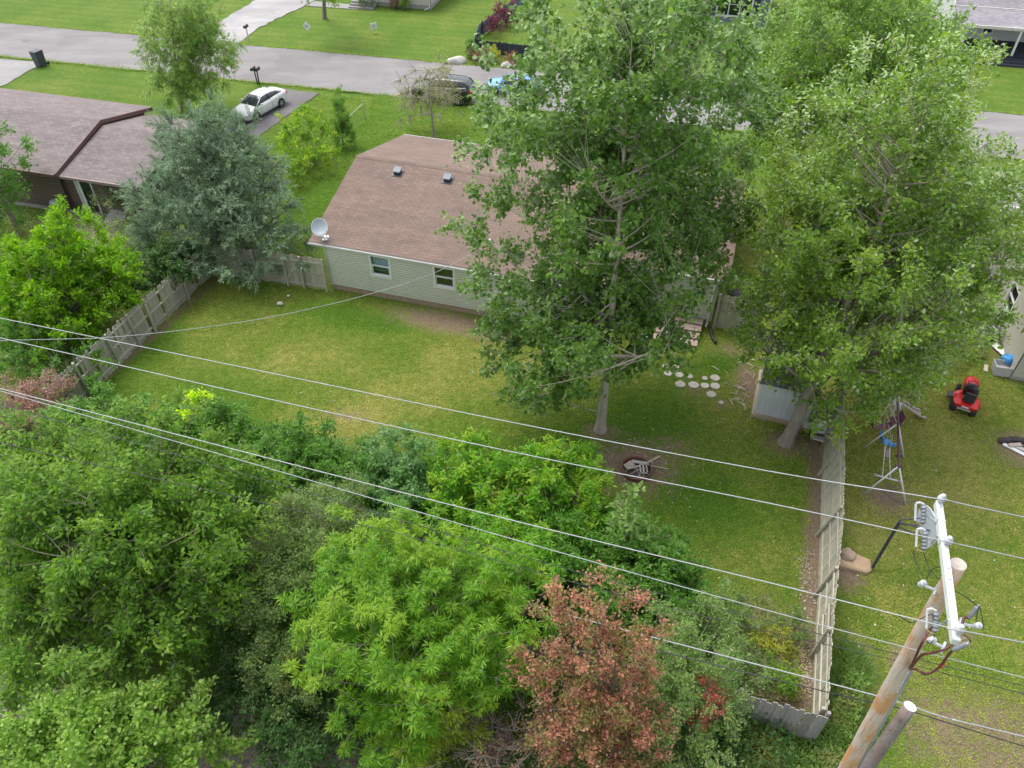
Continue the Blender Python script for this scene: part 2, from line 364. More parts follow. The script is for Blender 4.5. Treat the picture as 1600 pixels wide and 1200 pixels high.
def clap(mb, a, b, z0, z1, openings=(), course=0.13, out=None):
    """clapboard wall from a to b (plan), board bottoms proud; openings = (s0,s1,z0,z1) along the wall"""
    a = Vector((a[0], a[1], 0)); b = Vector((b[0], b[1], 0)); L = (b-a).length; d = (b-a)/L
    nrm = Vector((d.y, -d.x, 0)) if out is None else out
    n = max(1, round((z1-z0)/course)); h = (z1-z0)/n
    for i in range(n):
        za, zb = z0+i*h, z0+(i+1)*h; segs = [(0.0, L)]
        for (s0, s1, q0, q1) in openings:
            if zb > q0+1e-4 and za < q1-1e-4:
                ns = []
                for u, v in segs:
                    if s1 <= u or s0 >= v: ns.append((u, v)); continue
                    if s0 > u: ns.append((u, s0))
                    if s1 < v: ns.append((s1, v))
                segs = ns
        for u, v in segs:
            p, q = a+d*u, a+d*v
            e = nrm*0.045; g = nrm*0.0; sl_ = min(0.03, h*0.22); Z = lambda z: Vector((0, 0, z))
            mb.add([p+g+Z(za), q+g+Z(za), q+g+Z(za+sl_), p+g+Z(za+sl_), p+e+Z(za+sl_), q+e+Z(za+sl_), q+e*0.8+Z(zb), p+e*0.8+Z(zb), q+g+Z(zb), p+g+Z(zb)],
                   [(0, 1, 2, 3), (3, 2, 5, 4), (4, 5, 6, 7), (7, 6, 8, 9)])
glass = glass_mat('window_glass', (0.8, 0.86, 0.9), 0.10); dark_in = M('dark_interior', (0.02, 0.02, 0.025), rough=0.9)  # near-black tone carries the darkness of unlit rooms
white_vinyl = M('white_vinyl', (0.66, 0.66, 0.65), (0.58, 0.58, 0.57), 0.4, 3)
blind_m = M('pale_blind', (0.55, 0.6, 0.66), (0.45, 0.5, 0.56), 0.7, 3)
def window(parent, a, d, nrm, s0, s1, z0, z1, blind='upper', trim=0.10, frame_m=None, split=0.5, vertical=False):
    """sash window set into a wall that starts at a (plan) and runs along d"""
    fm = frame_m or white_vinyl
    def P(s, o, z): return Vector((a[0], a[1], 0))+d*s+nrm*o+Vector((0, 0, z))
    def bar(mb, sa, sb, za, zb, o0, o1):
        mb.add([P(s, o, z) for z in (za, zb) for o in (o0, o1) for s in (sa, sb)], [(0, 2, 3, 1), (4, 5, 7, 6), (0, 1, 5, 4), (2, 6, 7, 3), (0, 4, 6, 2), (1, 3, 7, 5)])
    t = trim; mb = MB()
    bar(mb, s0-t, s1+t, z1, z1+t, -0.06, 0.05); bar(mb, s0-t*1.1, s1+t*1.1, z0-t, z0, -0.06, 0.065)
    bar(mb, s0-t, s0, z0, z1, -0.06, 0.05); bar(mb, s1, s1+t, z0, z1, -0.06, 0.05)
    w = mb.obj('window', fm, parent)
    zm = z0+(z1-z0)*split
    if vertical:
        k = 3; cuts = [s0+(s1-s0)*i/k for i in range(k+1)]
        for i in range(k):
            if i: mb = MB(); bar(mb, cuts[i]-0.04, cuts[i]+0.04, z0, z1, -0.05, 0.03); mb.obj('mullion', fm, w)
            mb = MB(); bar(mb, cuts[i]+0.04, cuts[i+1]-0.04, z0, z1, -0.03, -0.022); mb.obj('pane', glass, w)
            mb = MB(); bar(mb, cuts[i]+0.04, cuts[i+1]-0.04, zm-0.02, zm+0.02, -0.02, 0.01); mb.obj('sash_rail', fm, w)
    else:
        mb = MB(); bar(mb, s0, s1, zm-0.03, zm+0.03, -0.05, 0.02); bar(mb, s0, s1, z0, z0+0.05, -0.05, 0.01); bar(mb, s0, s0+0.04, z0+0.05, zm-0.03, -0.05, 0.01); bar(mb, s1-0.04, s1, z0+0.05, zm-0.03, -0.05, 0.01); mb.obj('sash_rail', fm, w)
        mb = MB(); bar(mb, s0+0.04, s1-0.04, z0+0.05, zm-0.03, -0.045, -0.038); mb.obj('pane', glass, w)
        mb = MB(); bar(mb, s0, s1, zm+0.03, z1, -0.03, -0.022); mb.obj('pane', glass, w)
    mb = MB(); bar(mb, s0, s1, z0, z1, -0.34, -0.32); mb.obj('interior', dark_in, w)
    mb = MB(); bar(mb, s0-0.05, s1+0.05, z0-0.12, z0-0.1, -0.9, -0.065); mb.obj('dark_sill_sheet', dark_in, w)  # dark sheet below the sill, coloured to stand in for the unlit room
    if blind:
        q0 = zm if blind == 'upper' else z0
        mb = MB(); bar(mb, s0+0.02, s1-0.02, q0, z1, -0.12, -0.11); mb.obj('blind', blind_m, w)
        if blind == 'upper':
            mb = MB(); bar(mb, s0+0.02, s1-0.02, z0+0.03, zm, -0.26, -0.25); mb.obj('curtain', M('grey_curtain', (0.2, 0.22, 0.25)), w)
    return w
def slab(mb, pts, th=0.08):
    """roof plane: quad/polygon with thickness, thickness goes straight down"""
    n = len(pts); P = [Vector(p) for p in pts]
    mb.add(P+[p-Vector((0, 0, th)) for p in P], [tuple(range(n)), tuple(range(2*n-1, n-1, -1))]+[((i+1) % n, i, n+i, n+(i+1) % n) for i in range(n)])
def to_local(p, o, rz):
    q = Vector(p)-Vector(o); c, s = math.cos(-rz), math.sin(-rz)
    return Vector((q.x*c-q.y*s, q.x*s+q.y*c, q.z))

# ---------------------------------------------------------------- the ranch house in the middle
HO = G(520, 450)
house = thing('ranch_house', 'ranch house with pale sage siding and a brown shingle roof', 'house', HO, AZ)
L0 = lambda px, py, z: to_local(G(px, py, z), HO, AZ)
EZ = 2.5
e0 = L0(482, 377, EZ); e1 = L0(637.5, 211.5, EZ)
rx0 = min(e0.x, e1.x, -0.45); ey0 = e0.y; ey1 = e1.y
rb = L0(1107.5, 507, 0); LX, SB = rb.x, rb.y            # right corner: length and set-back
ryy = (ey0+ey1)/2
best = min((abs(L0(561, 243.6, z).y-ryy), z) for z in [2.6+0.05*i for i in range(60)]); RIDGE = best[1]
XS = 12.6; rx1 = LX+0.45; wing_e = SB+ey0+0.05
siding = M('sage_siding', (0.52, 0.53, 0.44), (0.48, 0.49, 0.405), 0.5, 1.2)
roof_m = shingles('brown_shingles', (0.19, 0.141, 0.115), (0.162, 0.119, 0.097), (0.10, 0.074, 0.061), 0.34, 0.15)
w1s = [(L0(581, 395, 2.2).x, 0), (L0(700, 430, 1.6).x, 0)]
wa = L0(584, 410, 1.7).x+0.05; wb_ = L0(683, 428, 1.7).x+0.02
wz0, wz1 = 1.27, 2.27
op = [(wa, wa+0.86, wz0, wz1), (wb_, wb_+0.86, wz0, wz1)]
mb = MB(); WTOP = EZ-0.03
clap(mb, (0, 0), (XS, 0), 0.26, WTOP, op); clap(mb, (XS, 0), (XS, SB), 0.26, WTOP, (), 0.13); clap(mb, (XS, SB), (LX, SB), 0.26, WTOP, [(0.6, 1.5, 0.26, 2.2)])
D = ey1-0.45
clap(mb, (LX, SB), (LX, D), 0.26, WTOP); clap(mb, (LX, D), (0, D), 0.26, WTOP); clap(mb, (0, D), (0, 0), 0.26, WTOP)
for xg, sgn in ((0, 1), (LX, -1)):                      # gable ends
    y0 = 0 if sgn > 0 else SB
    for i in range(10):
        z0 = WTOP+(RIDGE-0.12-WTOP)*i/10; z1 = WTOP+(RIDGE-0.12-WTOP)*(i+1)/10
        a0, b0 = y0+(ryy-y0)*i/10, D+(ryy-D)*i/10
        a1, b1 = y0+(ryy-y0)*(i+1)/10, D+(ryy-D)*(i+1)/10
        if sgn > 0: a0, b0, a1, b1 = b0, a0, b1, a1
        o = -0.02*sgn
        mb.add([(xg+o, a0, z0), (xg+o, b0, z0), (xg+o*.2, b1, z1), (xg+o*.2, a1, z1)], [(0, 1, 2, 3)])
mb.obj('wall', siding, house)
mb = MB(); f = 0.02
for a, b in (((0, 0), (XS, 0)), ((XS, 0), (XS, SB)), ((XS, SB), (LX, SB)), ((LX, SB), (LX, D)), ((LX, D), (0, D)), ((0, D), (0, 0))):
    mb.add([(a[0], a[1], -0.1), (b[0], b[1], -0.1), (b[0], b[1], 0.26), (a[0], a[1], 0.26)], [(0, 1, 2, 3)])
mb.obj('foundation', M('tan_foundation', (0.36, 0.27, 0.19), (0.26, 0.19, 0.13), 0.9, 5, bmp=0.3), house)
for x, y in ((0, 0), (LX, SB), (XS, 0)):                 # corner boards
    mb = MB(); mb.box(x-0.07, y-0.055, 0.24, x+0.07, y+0.06, WTOP-0.01); mb.obj('corner_board', M('sage_trim', (0.40, 0.41, 0.335)), house)
mb = MB()
slab(mb, [(rx0, ey0, EZ), (XS+0.45, ey0, EZ), (XS+0.45, ryy, RIDGE), (rx0, ryy, RIDGE)], 0.07)
roof = mb.obj('roof', roof_m, house)
mb = MB(); slab(mb, [(XS+0.4503, wing_e, EZ), (rx1, wing_e, EZ), (rx1, ryy, RIDGE-0.002), (XS+0.4503, ryy, RIDGE-0.002)], 0.07); mb.obj('roof_slope', roof_m, roof)
mb = MB(); slab(mb, [(rx0, ryy, RIDGE), (rx1, ryy, RIDGE), (rx1, ey1, EZ), (rx0, ey1, EZ)], 0.07); mb.obj('roof_slope', roof_m, roof)
mb = MB(); seg = 0.3; k = int((rx1-rx0)/seg)             # ridge caps
for i in range(k):
    x = rx0+i*seg; mb.add([(x, ryy-0.15, RIDGE-0.025), (x+seg+0.02, ryy-0.15, RIDGE-0.03), (x+seg+0.02, ryy, RIDGE+0.018), (x, ryy, RIDGE+0.024), (x+seg+0.02, ryy+0.15, RIDGE-0.03), (x, ryy+0.15, RIDGE-0.025)], [(0, 1, 2, 3), (3, 2, 4, 5)])
mb.obj('ridge_cap', roof_m, roof)
for x0, x1, y in ((rx0, XS+0.45, ey0), (XS+0.47, rx1, wing_e)):   # gutters
    mb = MB(); mb.add([(x0, y-0.02, EZ-0.015), (x1, y-0.02, EZ-0.015), (x1, y-0.02, EZ-0.12), (x0, y-0.02, EZ-0.12), (x0, y-0.09, EZ-0.11), (x1, y-0.09, EZ-0.11), (x1, y-0.12, EZ-0.01), (x0, y-0.12, EZ-0.01),
            (x0, y-0.105, EZ-0.01), (x1, y-0.105, EZ-0.01), (x1, y-0.08, EZ-0.09), (x0, y-0.08, EZ-0.09)],
           [(0, 1, 2, 3), (3, 2, 5, 4), (4, 5, 6, 7), (7, 6, 9, 8), (8, 9, 10, 11)])
    mb.obj('gutter', white_vinyl, house)
mb = MB(); mb.add([(rx0, ey1+0.02, EZ-0.12), (rx1, ey1+0.02, EZ-0.12), (rx1, ey1+0.02, EZ+0.02), (rx0, ey1+0.02, EZ+0.02), (rx0, ey1+0.06, EZ+0.015), (rx1, ey1+0.06, EZ+0.015), (rx1, ey1+0.06, EZ-0.1), (rx0, ey1+0.06, EZ-0.1)], [(0, 1, 2, 3), (3, 2, 5, 4), (4, 5, 6, 7)])
mb.obj('gutter', white_vinyl, house)
mb = MB(); mb.add([(rx0, ey0, EZ-0.12), (XS+0.45, ey0, EZ-0.12), (XS+0.45, 0.05, EZ-0.09), (rx0, 0.05, EZ-0.09)], [(0, 1, 2, 3)]); mb.obj('soffit', white_vinyl, house)
mb = MB(); mb.add([(XS, wing_e, EZ-0.12), (rx1, wing_e, EZ-0.12), (rx1, SB+0.05, EZ-0.09), (XS, SB+0.05, EZ-0.09)], [(0, 1, 2, 3)])
mb.obj('soffit', white_vinyl, house)
# rake boards
for x, s in ((rx0, -1), (rx1, 1)):
    for yy in (ey0 if s < 0 else wing_e, ey1):
        mb = MB(); mb.add([(x+s*0.004, yy, EZ-0.005), (x+s*0.004, ryy, RIDGE-0.005), (x+s*0.004, ryy, RIDGE-0.17), (x+s*0.004, yy, EZ-0.17)], [(0, 1, 2, 3)])
        mb.obj('rake_board', M('tan_fascia', (0.5, 0.44, 0.36)), house)
Xd, Yd, Nd = Vector((1, 0, 0)), Vector((0, 1, 0)), Vector((0, -1, 0))
window(house, (0, 0), Xd, Nd, *op[0], blind='upper', trim=0.1)
window(house, (0, 0), Xd, Nd, *op[1], blind=None, trim=0.1)
mb = MB(); mb.box(XS+0.62, SB-0.03, 0.27, XS+1.48, SB+0.02, 2.18); dr = mb.obj('door', white_vinyl, house)
mb = MB(); mb.lathe([(0.03, 0), (0.035, 0.03), (0.01, 0.06)], (XS+1.38, SB-0.03, 1.2), 8, frame_to((0, -1, 0))); mb.obj('door_handle', M('brass', (0.5, 0.4, 0.2), metal=0.8, rough=0.3), dr)
mb = MB()                                                # downspouts
mb.tube([(LX-0.08, wing_e-0.05, EZ-0.1), (LX-0.1, SB-0.08, EZ-0.35), (LX-0.1, SB-0.08, 0.15), (LX-0.12, SB-0.3, 0.06)], 0.045, 6); mb.obj('downspout', white_vinyl, house)
mb = MB(); mb.tube([(0.02-0.3, ey0-0.02, EZ-0.13), (0.02-0.22, ey0+0.1, EZ-0.25), (-0.08, 0.1, EZ-0.3)], 0.04, 6); mb.obj('downspout', white_vinyl, house)
vent_m = M('vent_metal', (0.05, 0.055, 0.065), (0.035, 0.04, 0.05), 0.5, 6)
slope = (RIDGE-EZ)/(ryy-ey0)
def zroof(y): return EZ+(y-ey0)*slope
for px, py in ((621, 268), (699, 279)):
    z = 3.3
    for _ in range(8): p = L0(px, py, z); z = zroof(p.y)+0.08
    tilt = Matrix.Rotation(math.atan(slope), 3, 'X')
    mb = MB(); mb.cbox((p.x, p.y, zroof(p.y)+0.015), (0.52, 0.52, 0.02), tilt); mb.cbox((p.x, p.y, zroof(p.y)+0.09), (0.3, 0.3, 0.14), tilt); v = mb.obj('roof_vent', vent_m, house)
    mb = MB(); mb.cbox((p.x, p.y+0.01, zroof(p.y)+0.18), (0.4, 0.42, 0.06), tilt, 0.03); mb.obj('vent_hood', M('vent_hood_m', (0.12, 0.14, 0.165), (0.09, 0.105, 0.125), 0.5, 8), v)
pm = L0(766, 400, 2.75)
mb = MB(); mb.tube([(pm.x, pm.y, zroof(pm.y)-0.5), (pm.x, pm.y, zroof(pm.y)+0.75)], 0.04, 8); mast = mb.obj('service_mast', M('rust_pipe', (0.14, 0.05, 0.04), (0.09, 0.035, 0.03)), house)
mb = MB(); mb.lathe([(0.05, 0), (0.09, 0.03), (0.09, 0.12), (0.05, 0.17)], (pm.x, pm.y, zroof(pm.y)+0.72), 8); mb.obj('weatherhead', M('galv', (0.45, 0.47, 0.5), metal=0.4, rough=0.4), mast)
MAST = house.matrix_basis @ Vector((pm.x, pm.y, zroof(pm.y)+0.7))
# satellite dish (stands on the roof: a thing of its own)
pd = L0(507, 371, 2.7); pdw = Matrix.Translation(HO) @ Matrix.Rotation(AZ, 4, 'Z') @ Vector((pd.x, pd.y, zroof(pd.y)))
dish = thing('satellite_dish', 'grey satellite dish on the corner of the brown roof', 'satellite dish', pdw, 0)
galv = MATS['galv']
mb = MB(); mb.cbox((0, 0, 0.03), (0.22, 0.16, 0.03)); mb.tube([(0, 0, 0.03), (0, 0, 0.2), (-0.1, 0.05, 0.42)], 0.028, 8); mb.tube([(0.16, -0.02, 0.02), (-0.04, 0.02, 0.3)], 0.014, 6); mb.obj('mount', galv, dish)
ax = Vector((0.12, -0.72, 0.68)).normalized(); dm = frame_to(ax); cen = Vector((-0.16, 0.10, 0.60))
mb = MB(); rr = 0.40; n = 28; rings = 6; vs = []; fs = []
for side, off in ((0, 0.0), (1, -0.012)):
    for i in range(rings+1):
        r = rr*i/rings
        for j in range(n):
            t = 2*math.pi*j/n; q = Vector((r*math.cos(t)*0.9, r*math.sin(t), 0.09*(r/rr)**2+off)); vs.append(cen+dm @ q)
for side in (0, 1):
    o = side*(rings+1)*n
    for i in range(rings):
        for j in range(n):
            q = (o+i*n+j, o+i*n+(j+1) % n, o+(i+1)*n+(j+1) % n, o+(i+1)*n+j); fs.append(q if side == 0 else q[::-1])
for j in range(n): fs.append((rings*n+j, rings*n+(j+1) % n, (rings+1)*n+rings*n+(j+1) % n, (rings+1)*n+rings*n+j))
mb.add(vs, fs); rf = mb.obj('reflector', M('dish_grey', (0.32, 0.37, 0.40), (0.27, 0.32, 0.35), 0.4, 2), dish, True)
mb = MB(); mb.tube([cen+dm @ Vector((rr*0.9*math.cos(2*math.pi*j/24), rr*math.sin(2*math.pi*j/24), 0.09)) for j in range(25)], 0.012, 6, False); mb.obj('rim', M('dish_rim', (0.62, 0.65, 0.66)), rf)
foc = cen+dm @ Vector((0.05, -0.52, 0.38))+Vector((0.2, 0, 0))
mb = MB(); mb.tube([cen+dm @ Vector((0, -0.38, 0.0)), foc], 0.017, 6); mb.obj('feed_arm', galv, dish)
mb = MB(); mb.lathe([(0.035, -0.06), (0.055, 0), (0.055, 0.1), (0.03, 0.12)], foc, 10, frame_to((cen-foc).normalized())); mb.lathe([(0.03, -0.06), (0.045, 0), (0.045, 0.08)], foc+Vector((0.12, 0.02, 0)), 10, frame_to((cen-foc).normalized())); mb.obj('receiver', white_vinyl, dish)

# ---------------------------------------------------------------- generic simple gable house
def gable_house(name, label, origin, rz, LX, DY, h, ridge, wallm, roofm, trimm, ov=0.4, course=0.15, openings=None, base=0.2, ovx=None):
    """origin = near left corner; local x along the front, y away"""
    ovx = ov if ovx is None else ovx
    t = thing(name, label, 'house', origin, rz); openings = openings or {}
    mb = MB()
    cs = [((0, 0), (LX, 0)), ((LX, 0), (LX, DY)), ((LX, DY), (0, DY)), ((0, DY), (0, 0))]
    for i, (a, b) in enumerate(cs): clap(mb, a, b, base, h, openings.get(i, ()), course)
    k = 8
    for x, s in ((0, -1), (LX, 1)):
        for i in range(k):
            z0 = h+(ridge-0.1-h)*i/k; z1 = h+(ridge-0.1-h)*(i+1)/k; a, b = DY/2*i/k, DY-DY/2*i/k; a1, b1 = DY/2*(i+1)/k, DY-DY/2*(i+1)/k
            q = [(x+s*0.02, a, z0), (x+s*0.02, b, z0), (x+s*0.004, b1, z1), (x+s*0.004, a1, z1)]
            mb.add(q, [(0, 1, 2, 3) if s > 0 else (3, 2, 1, 0)])
    mb.obj('wall', wallm, t)
    mb = MB()
    for a, b in cs: mb.add([(a[0], a[1], -0.1), (b[0], b[1], -0.1), (b[0], b[1], base), (a[0], a[1], base)], [(0, 1, 2, 3)])
    mb.obj('foundation', M('grey_foundation', (0.32, 0.3, 0.28), rough=0.9), t)
    yr = DY/2; sl_ = (ridge-h)/(yr+ov)
    mb = MB(); slab(mb, [(-ovx, -ov, h), (LX+ovx, -ov, h), (LX+ovx, yr, ridge), (-ovx, yr, ridge)], 0.08); rf = mb.obj('roof', roofm, t)
    mb = MB(); slab(mb, [(-ovx, yr, ridge), (LX+ovx, yr, ridge), (LX+ovx, DY+ov, h), (-ovx, DY+ov, h)], 0.08); mb.obj('roof_slope', roofm, rf)
    for x, s in ((-ovx, -1), (LX+ovx, 1)):
        for ya in (-ov, DY+ov):
            mb = MB(); mb.add([(x+s*q, y, z) for q in (0.004, 0.05) for (y, z) in ((ya, h+0.015), (yr, ridge+0.015), (yr, ridge-0.2), (ya, h-0.2))], [(0, 1, 2, 3), (7, 6, 5, 4), (0, 4, 5, 1), (1, 5, 6, 2), (2, 6, 7, 3), (3, 7, 4, 0)])
            mb.obj('rake_board', trimm, t)
    for ya, yb in ((-ov-0.1, -ov-0.004), (DY+ov+0.004, DY+ov+0.1)):
        mb = MB(); mb.box(-ovx, ya, h-0.14, LX+ovx, yb, h-0.005); mb.obj('gutter', trimm, t)
    mb = MB(); mb.box(-ovx+0.02, -ov+0.01, h-0.16, LX+ovx-0.02, -0.03, h-0.12); mb.obj('soffit', trimm, t); mb = MB(); mb.box(-ovx+0.02, DY+0.03, h-0.16, LX+ovx-0.02, DY+ov-0.01, h-0.12); mb.obj('soffit', trimm, t)
    return t
# brown house on the left
BAZ = R_(-15.0)
brown_s = M('brown_siding', (0.12, 0.085, 0.07), (0.09, 0.065, 0.053), 0.6, 1.0)
brown_t = M('brown_trim', (0.135, 0.07, 0.063), (0.11, 0.055, 0.05), 0.5, 2)
mauve = shingles('mauve_shingles', (0.20, 0.172, 0.168), (0.158, 0.134, 0.131), (0.09, 0.07, 0.07), 0.36, 0.17)
bc = G(85, 272, 2.6); be = G(247, 169, 2.6)
ld = to_local(be, bc, BAZ); BD = ld.y                  # roof depth eave to eave
ux, uy = Vector((math.cos(BAZ), math.sin(BAZ), 0)), Vector((-math.sin(BAZ), math.cos(BAZ), 0))
ov = 0.45
zr = min((abs(to_local(G(160, 188, z), bc, BAZ).y-BD/2), z) for z in [2.7+0.05*i for i in range(60)])[1]
o1 = bc-ux*(16+0.3)+uy*ov; o1.z = 0
bh = gable_house('brown_house', 'brown sided house with a mauve shingle roof and stepped gable', o1, BAZ, 16.0, BD-2*ov, 2.6, zr, brown_s, mauve, brown_t, ov, 0.16, ovx=0.3)
# lower extension to its right
b2 = bc+ux*0.35+uy*0.3
LXE = 5.2
mb = MB(); p0 = to_local(Vector((b2.x, b2.y, 0)), o1, BAZ); x0 = 16.0; y0 = 0.22; h2 = 2.45; r2 = zr-0.28; yy2 = (BD-2*ov)/2
slab(mb, [(x0+0.36, -0.25, h2), (x0+LXE, -0.25, h2), (x0+LXE, yy2, r2), (x0+0.36, yy2, r2)], 0.08); mb.obj('roof_slope', mauve, bh)
mb = MB(); slab(mb, [(x0+0.36, yy2, r2), (x0+LXE, yy2, r2), (x0+LXE, BD-2*ov-0.2, h2), (x0+0.36, BD-2*ov-0.2, h2)], 0.08); mb.obj('roof_slope', mauve, bh)
dop = (0.75, 1.65, 0.2, 2.2)
mb = MB(); clap(mb, (x0, y0), (x0+LXE-0.4, y0), 0.15, h2-0.06, [dop], 0.16); clap(mb, (x0+LXE-0.4, y0), (x0+LXE-0.4, BD-2*ov-0.5), 0.15, h2-0.06, (), 0.16); mb.obj('wall', brown_s, bh)
mb = MB(); xg = x0+LXE-0.4; mb.add([(xg, y0, h2-0.06), (xg, BD-2*ov-0.5, h2-0.06), (xg, yy2, r2-0.12)], [(0, 1, 2)]); mb.obj('gable_wall', brown_s, bh)
mb = MB(); mb.box(x0+0.37, -0.35, h2-0.15, x0+LXE, -0.255, h2-0.004); mb.obj('gutter', M('weathered_gutter', (0.3, 0.24, 0.22), (0.12, 0.08, 0.075), 0.6, 14), bh)
mb = MB(); mb.box(x0+0.02, y0-0.2, -0.1, x0+LXE-0.42, y0-0.004, 0.15); mb.obj('foundation', MATS['grey_foundation'], bh)
mb = MB()
for a in ((x0+0.67, x0+0.75), (x0+1.65, x0+1.73)): mb.box(a[0], y0-0.06, 0.15, a[1], y0+0.02, 2.26)
mb.box(x0+0.67, y0-0.065, 2.26, x0+1.73, y0+0.02, 2.34); dr = mb.obj('door', white_vinyl, bh)
mb = MB(); mb.box(x0+0.76, y0+0.012, 0.2, x0+1.64, y0+0.02, 2.25); mb.obj('door_glass', glass, dr)
mb = MB(); mb.box(x0+0.7, y0+0.3, 0.2, x0+1.7, y0+0.32, 2.25); mb.obj('interior', dark_in, dr)
mb = MB(); mb.box(x0+0.77, y0-0.01, 0.2, x0+0.95, y0+0.008, 2.24); mb.obj('door_stile', white_vinyl, dr)
# pale house at the right edge
RO = G(1578, 591); RAZ = AZ
pale_s = M('cream_siding', (0.45, 0.43, 0.365), (0.4, 0.38, 0.325), 0.5, 1.2)
grey_sh = shingles('grey_shingles', (0.20, 0.195, 0.205), (0.155, 0.15, 0.16), (0.08, 0.08, 0.085), 0.36, 0.16)
rl = to_local(G(1595, 500, 1.6), RO, RAZ)
rh = gable_house('cream_house', 'cream clapboard house beside the red lawn tractor', RO, RAZ, 14, 9.5, 2.7, 4.3, pale_s, grey_sh, white_vinyl, 0.4, 0.11, {3: [(9.5-4.05, 9.5-3.05, 1.05, 2.15)], 0: [(3, 4, 1.1, 2.1)]}, 0.15, ovx=0.3)
window(rh, (0, 9.5), Vector((0, -1, 0)), Vector((-1, 0, 0)), 9.5-4.05, 9.5-3.05, 1.05, 2.15, None, 0.1)
window(rh, (0, 0), Xd, Nd, 3, 4, 1.1, 2.1, 'upper', 0.1)
# white house with a dark porch, across the street
WO = G(1478, 66); WAZ = R_(-13.4)
wh = gable_house('porch_house', 'white house with a worn grey roof and dark timber porch', WO, WAZ, 14, 9, 2.9, 5.2, M('white_siding', (0.5, 0.51, 0.52), (0.45, 0.46, 0.47), 0.5, 1.0), shingles('worn_grey_shingles', (0.26, 0.25, 0.27), (0.19, 0.185, 0.20), (0.13, 0.10, 0.095), 0.36, 0.18), M('offwhite_trim', (0.6, 0.58, 0.53), (0.45, 0.42, 0.38), 0.6, 5), 0.4, 0.12, {0: [(4.6, 5.6, 1.3, 2.3), (2.3, 3.0, 0.9, 2.4)]}, 0.2)
window(wh, (0, 0), Xd, Nd, 4.6, 5.6, 1.3, 2.3, None, 0.12)
window(wh, (0, 0), Xd, Nd, 2.3, 3.0, 0.9, 2.4, None, 0.1)
mb = MB(); slab(mb, [(-0.4, -3.4, 2.45), (14.4, -3.4, 2.45), (14.4, -0.42, 2.86), (-0.4, -0.42, 2.86)], 0.1); mb.obj('porch_roof', bpy.data.materials['worn_grey_shingles'], wh)
mb = MB(); mb.box(-0.4, -3.5, 2.26, 14.4, -3.4, 2.46); mb.obj('porch_beam', MATS['offwhite_trim'], wh)
dkwood = M('dark_deck', (0.035, 0.038, 0.055), (0.022, 0.025, 0.038), 0.6, 3, stretch=(0.3, 4, 1))
mb = MB()
for i in range(17): mb.box(-1.5, -0.05-0.2*i-0.19, 0.42, 8.3, -0.05-0.2*i, 0.46)
dk = mb.obj('porch_deck', dkwood, wh)
for i in range(3):
    mb = MB(); mb.box(-1.6+0.1*i, -3.45-0.28*i-0.28, -0.05, 7.6-0.3*i, -3.45-0.28*i, 0.42-0.14*(i+0.3)); mb.obj('step', dkwood, dk)
for x in (0.2, 3.9, 7.6, 11.2):
    mb = MB(); mb.box(x-0.07, -3.4, 0.46, x+0.07, -3.26, 2.35); mb.obj('porch_post', dkwood if x > 5 else white_vinyl, wh)
mb = MB()
for z in (0.65, 1.3): mb.box(7.75, -3.37, z, 11.1, -3.29, z+0.07)
mb.tube([(7.8, -3.33, 0.7), (11, -3.33, 1.3)], 0.03, 5); mb.tube([(6.5, -0.9, 0.46), (6.9, -1.0, 1.5), (7.2, -1.0, 1.2), (6.8, -1.3, 0.46)], 0.07, 5)
mb.obj('porch_rail', dkwood, wh)
sh_patch = L0
mb = MB(); yq = 2.6; zq = 2.9+(yq+0.4)/(4.9)*2.3
mb.add([(5.6, yq-0.6, zq-0.28+0.03), (7.6, yq-0.6, zq-0.28+0.03), (7.7, yq+0.7, zq+0.33+0.03), (5.7, yq+0.7, zq+0.33+0.03)], [(0, 1, 2, 3)]); mb.obj('roof_patch', M('bare_plywood', (0.36, 0.25, 0.19), (0.28, 0.19, 0.15), 0.9, 4), wh)
# slate-blue house, across the street
BO = G(1092, 39)
blu = M('slate_siding', (0.17, 0.18, 0.235), (0.145, 0.155, 0.2), 0.5, 1.0)
blh = gable_house('slate_house', 'slate blue sided house with a white three-pane window', BO, WAZ, 5.35, 8, 3.0, 4.8, blu, grey_sh, white_vinyl, 0.35, 0.12, {0: [(1.3, 3.9, 0.95, 2.6)]}, 0.2)
window(blh, (0, 0), Xd, Nd, 1.3, 3.9, 0.95, 2.6, None, 0.12, vertical=True)
for x in (0.7, 4.1):
    mb = MB(); mb.box(x, -0.05, 0.9, x+0.45, -0.024, 2.7); mb.obj('shutter', M('navy_shutter', (0.03, 0.035, 0.07)), blh)
mb = MB(); mb.box(5.27, -0.06, 0.2, 5.41, 0.06, 2.98); mb.obj('corner_board', white_vinyl, blh)
# beige house, top
TO = G(558, 6); tw = G(672, 16)
bez = R_(-13.4); tl = to_local(tw, TO, bez)
bgh = gable_house('beige_house', 'beige clapboard house behind the lawn with two small signs', TO, bez, tl.x, 9, 2.6, 4.4, M('beige_siding', (0.5, 0.475, 0.43), (0.45, 0.43, 0.39), 0.5, 1.0), shingles('taupe_shingles', (0.22, 0.2, 0.19), (0.17, 0.155, 0.15), (0.1, 0.09, 0.085)), white_vinyl, 0.35, 0.13, {0: [(0.5, 1.4, 0.3, 2.3)]}, 0.3)
mb = MB(); mb.tube([(tl.x-0.05, -0.08, 2.4), (tl.x-0.05, -0.08, 0.2), (tl.x-0.4, -0.4, 0.06)], 0.05, 6); mb.obj('downspout', white_vinyl, bgh)
mb = MB(); mb.box(0.5, -0.03, 0.3, 1.4, 0.0, 2.3); mb.obj('door', white_vinyl, bgh)
for i in range(3):
    mb = MB(); mb.box(-0.3, -1.3+0.4*i, -0.02, 2.0, -0.9+0.4*i, 0.12*(i+1)); mb.obj('step', conc, bgh)

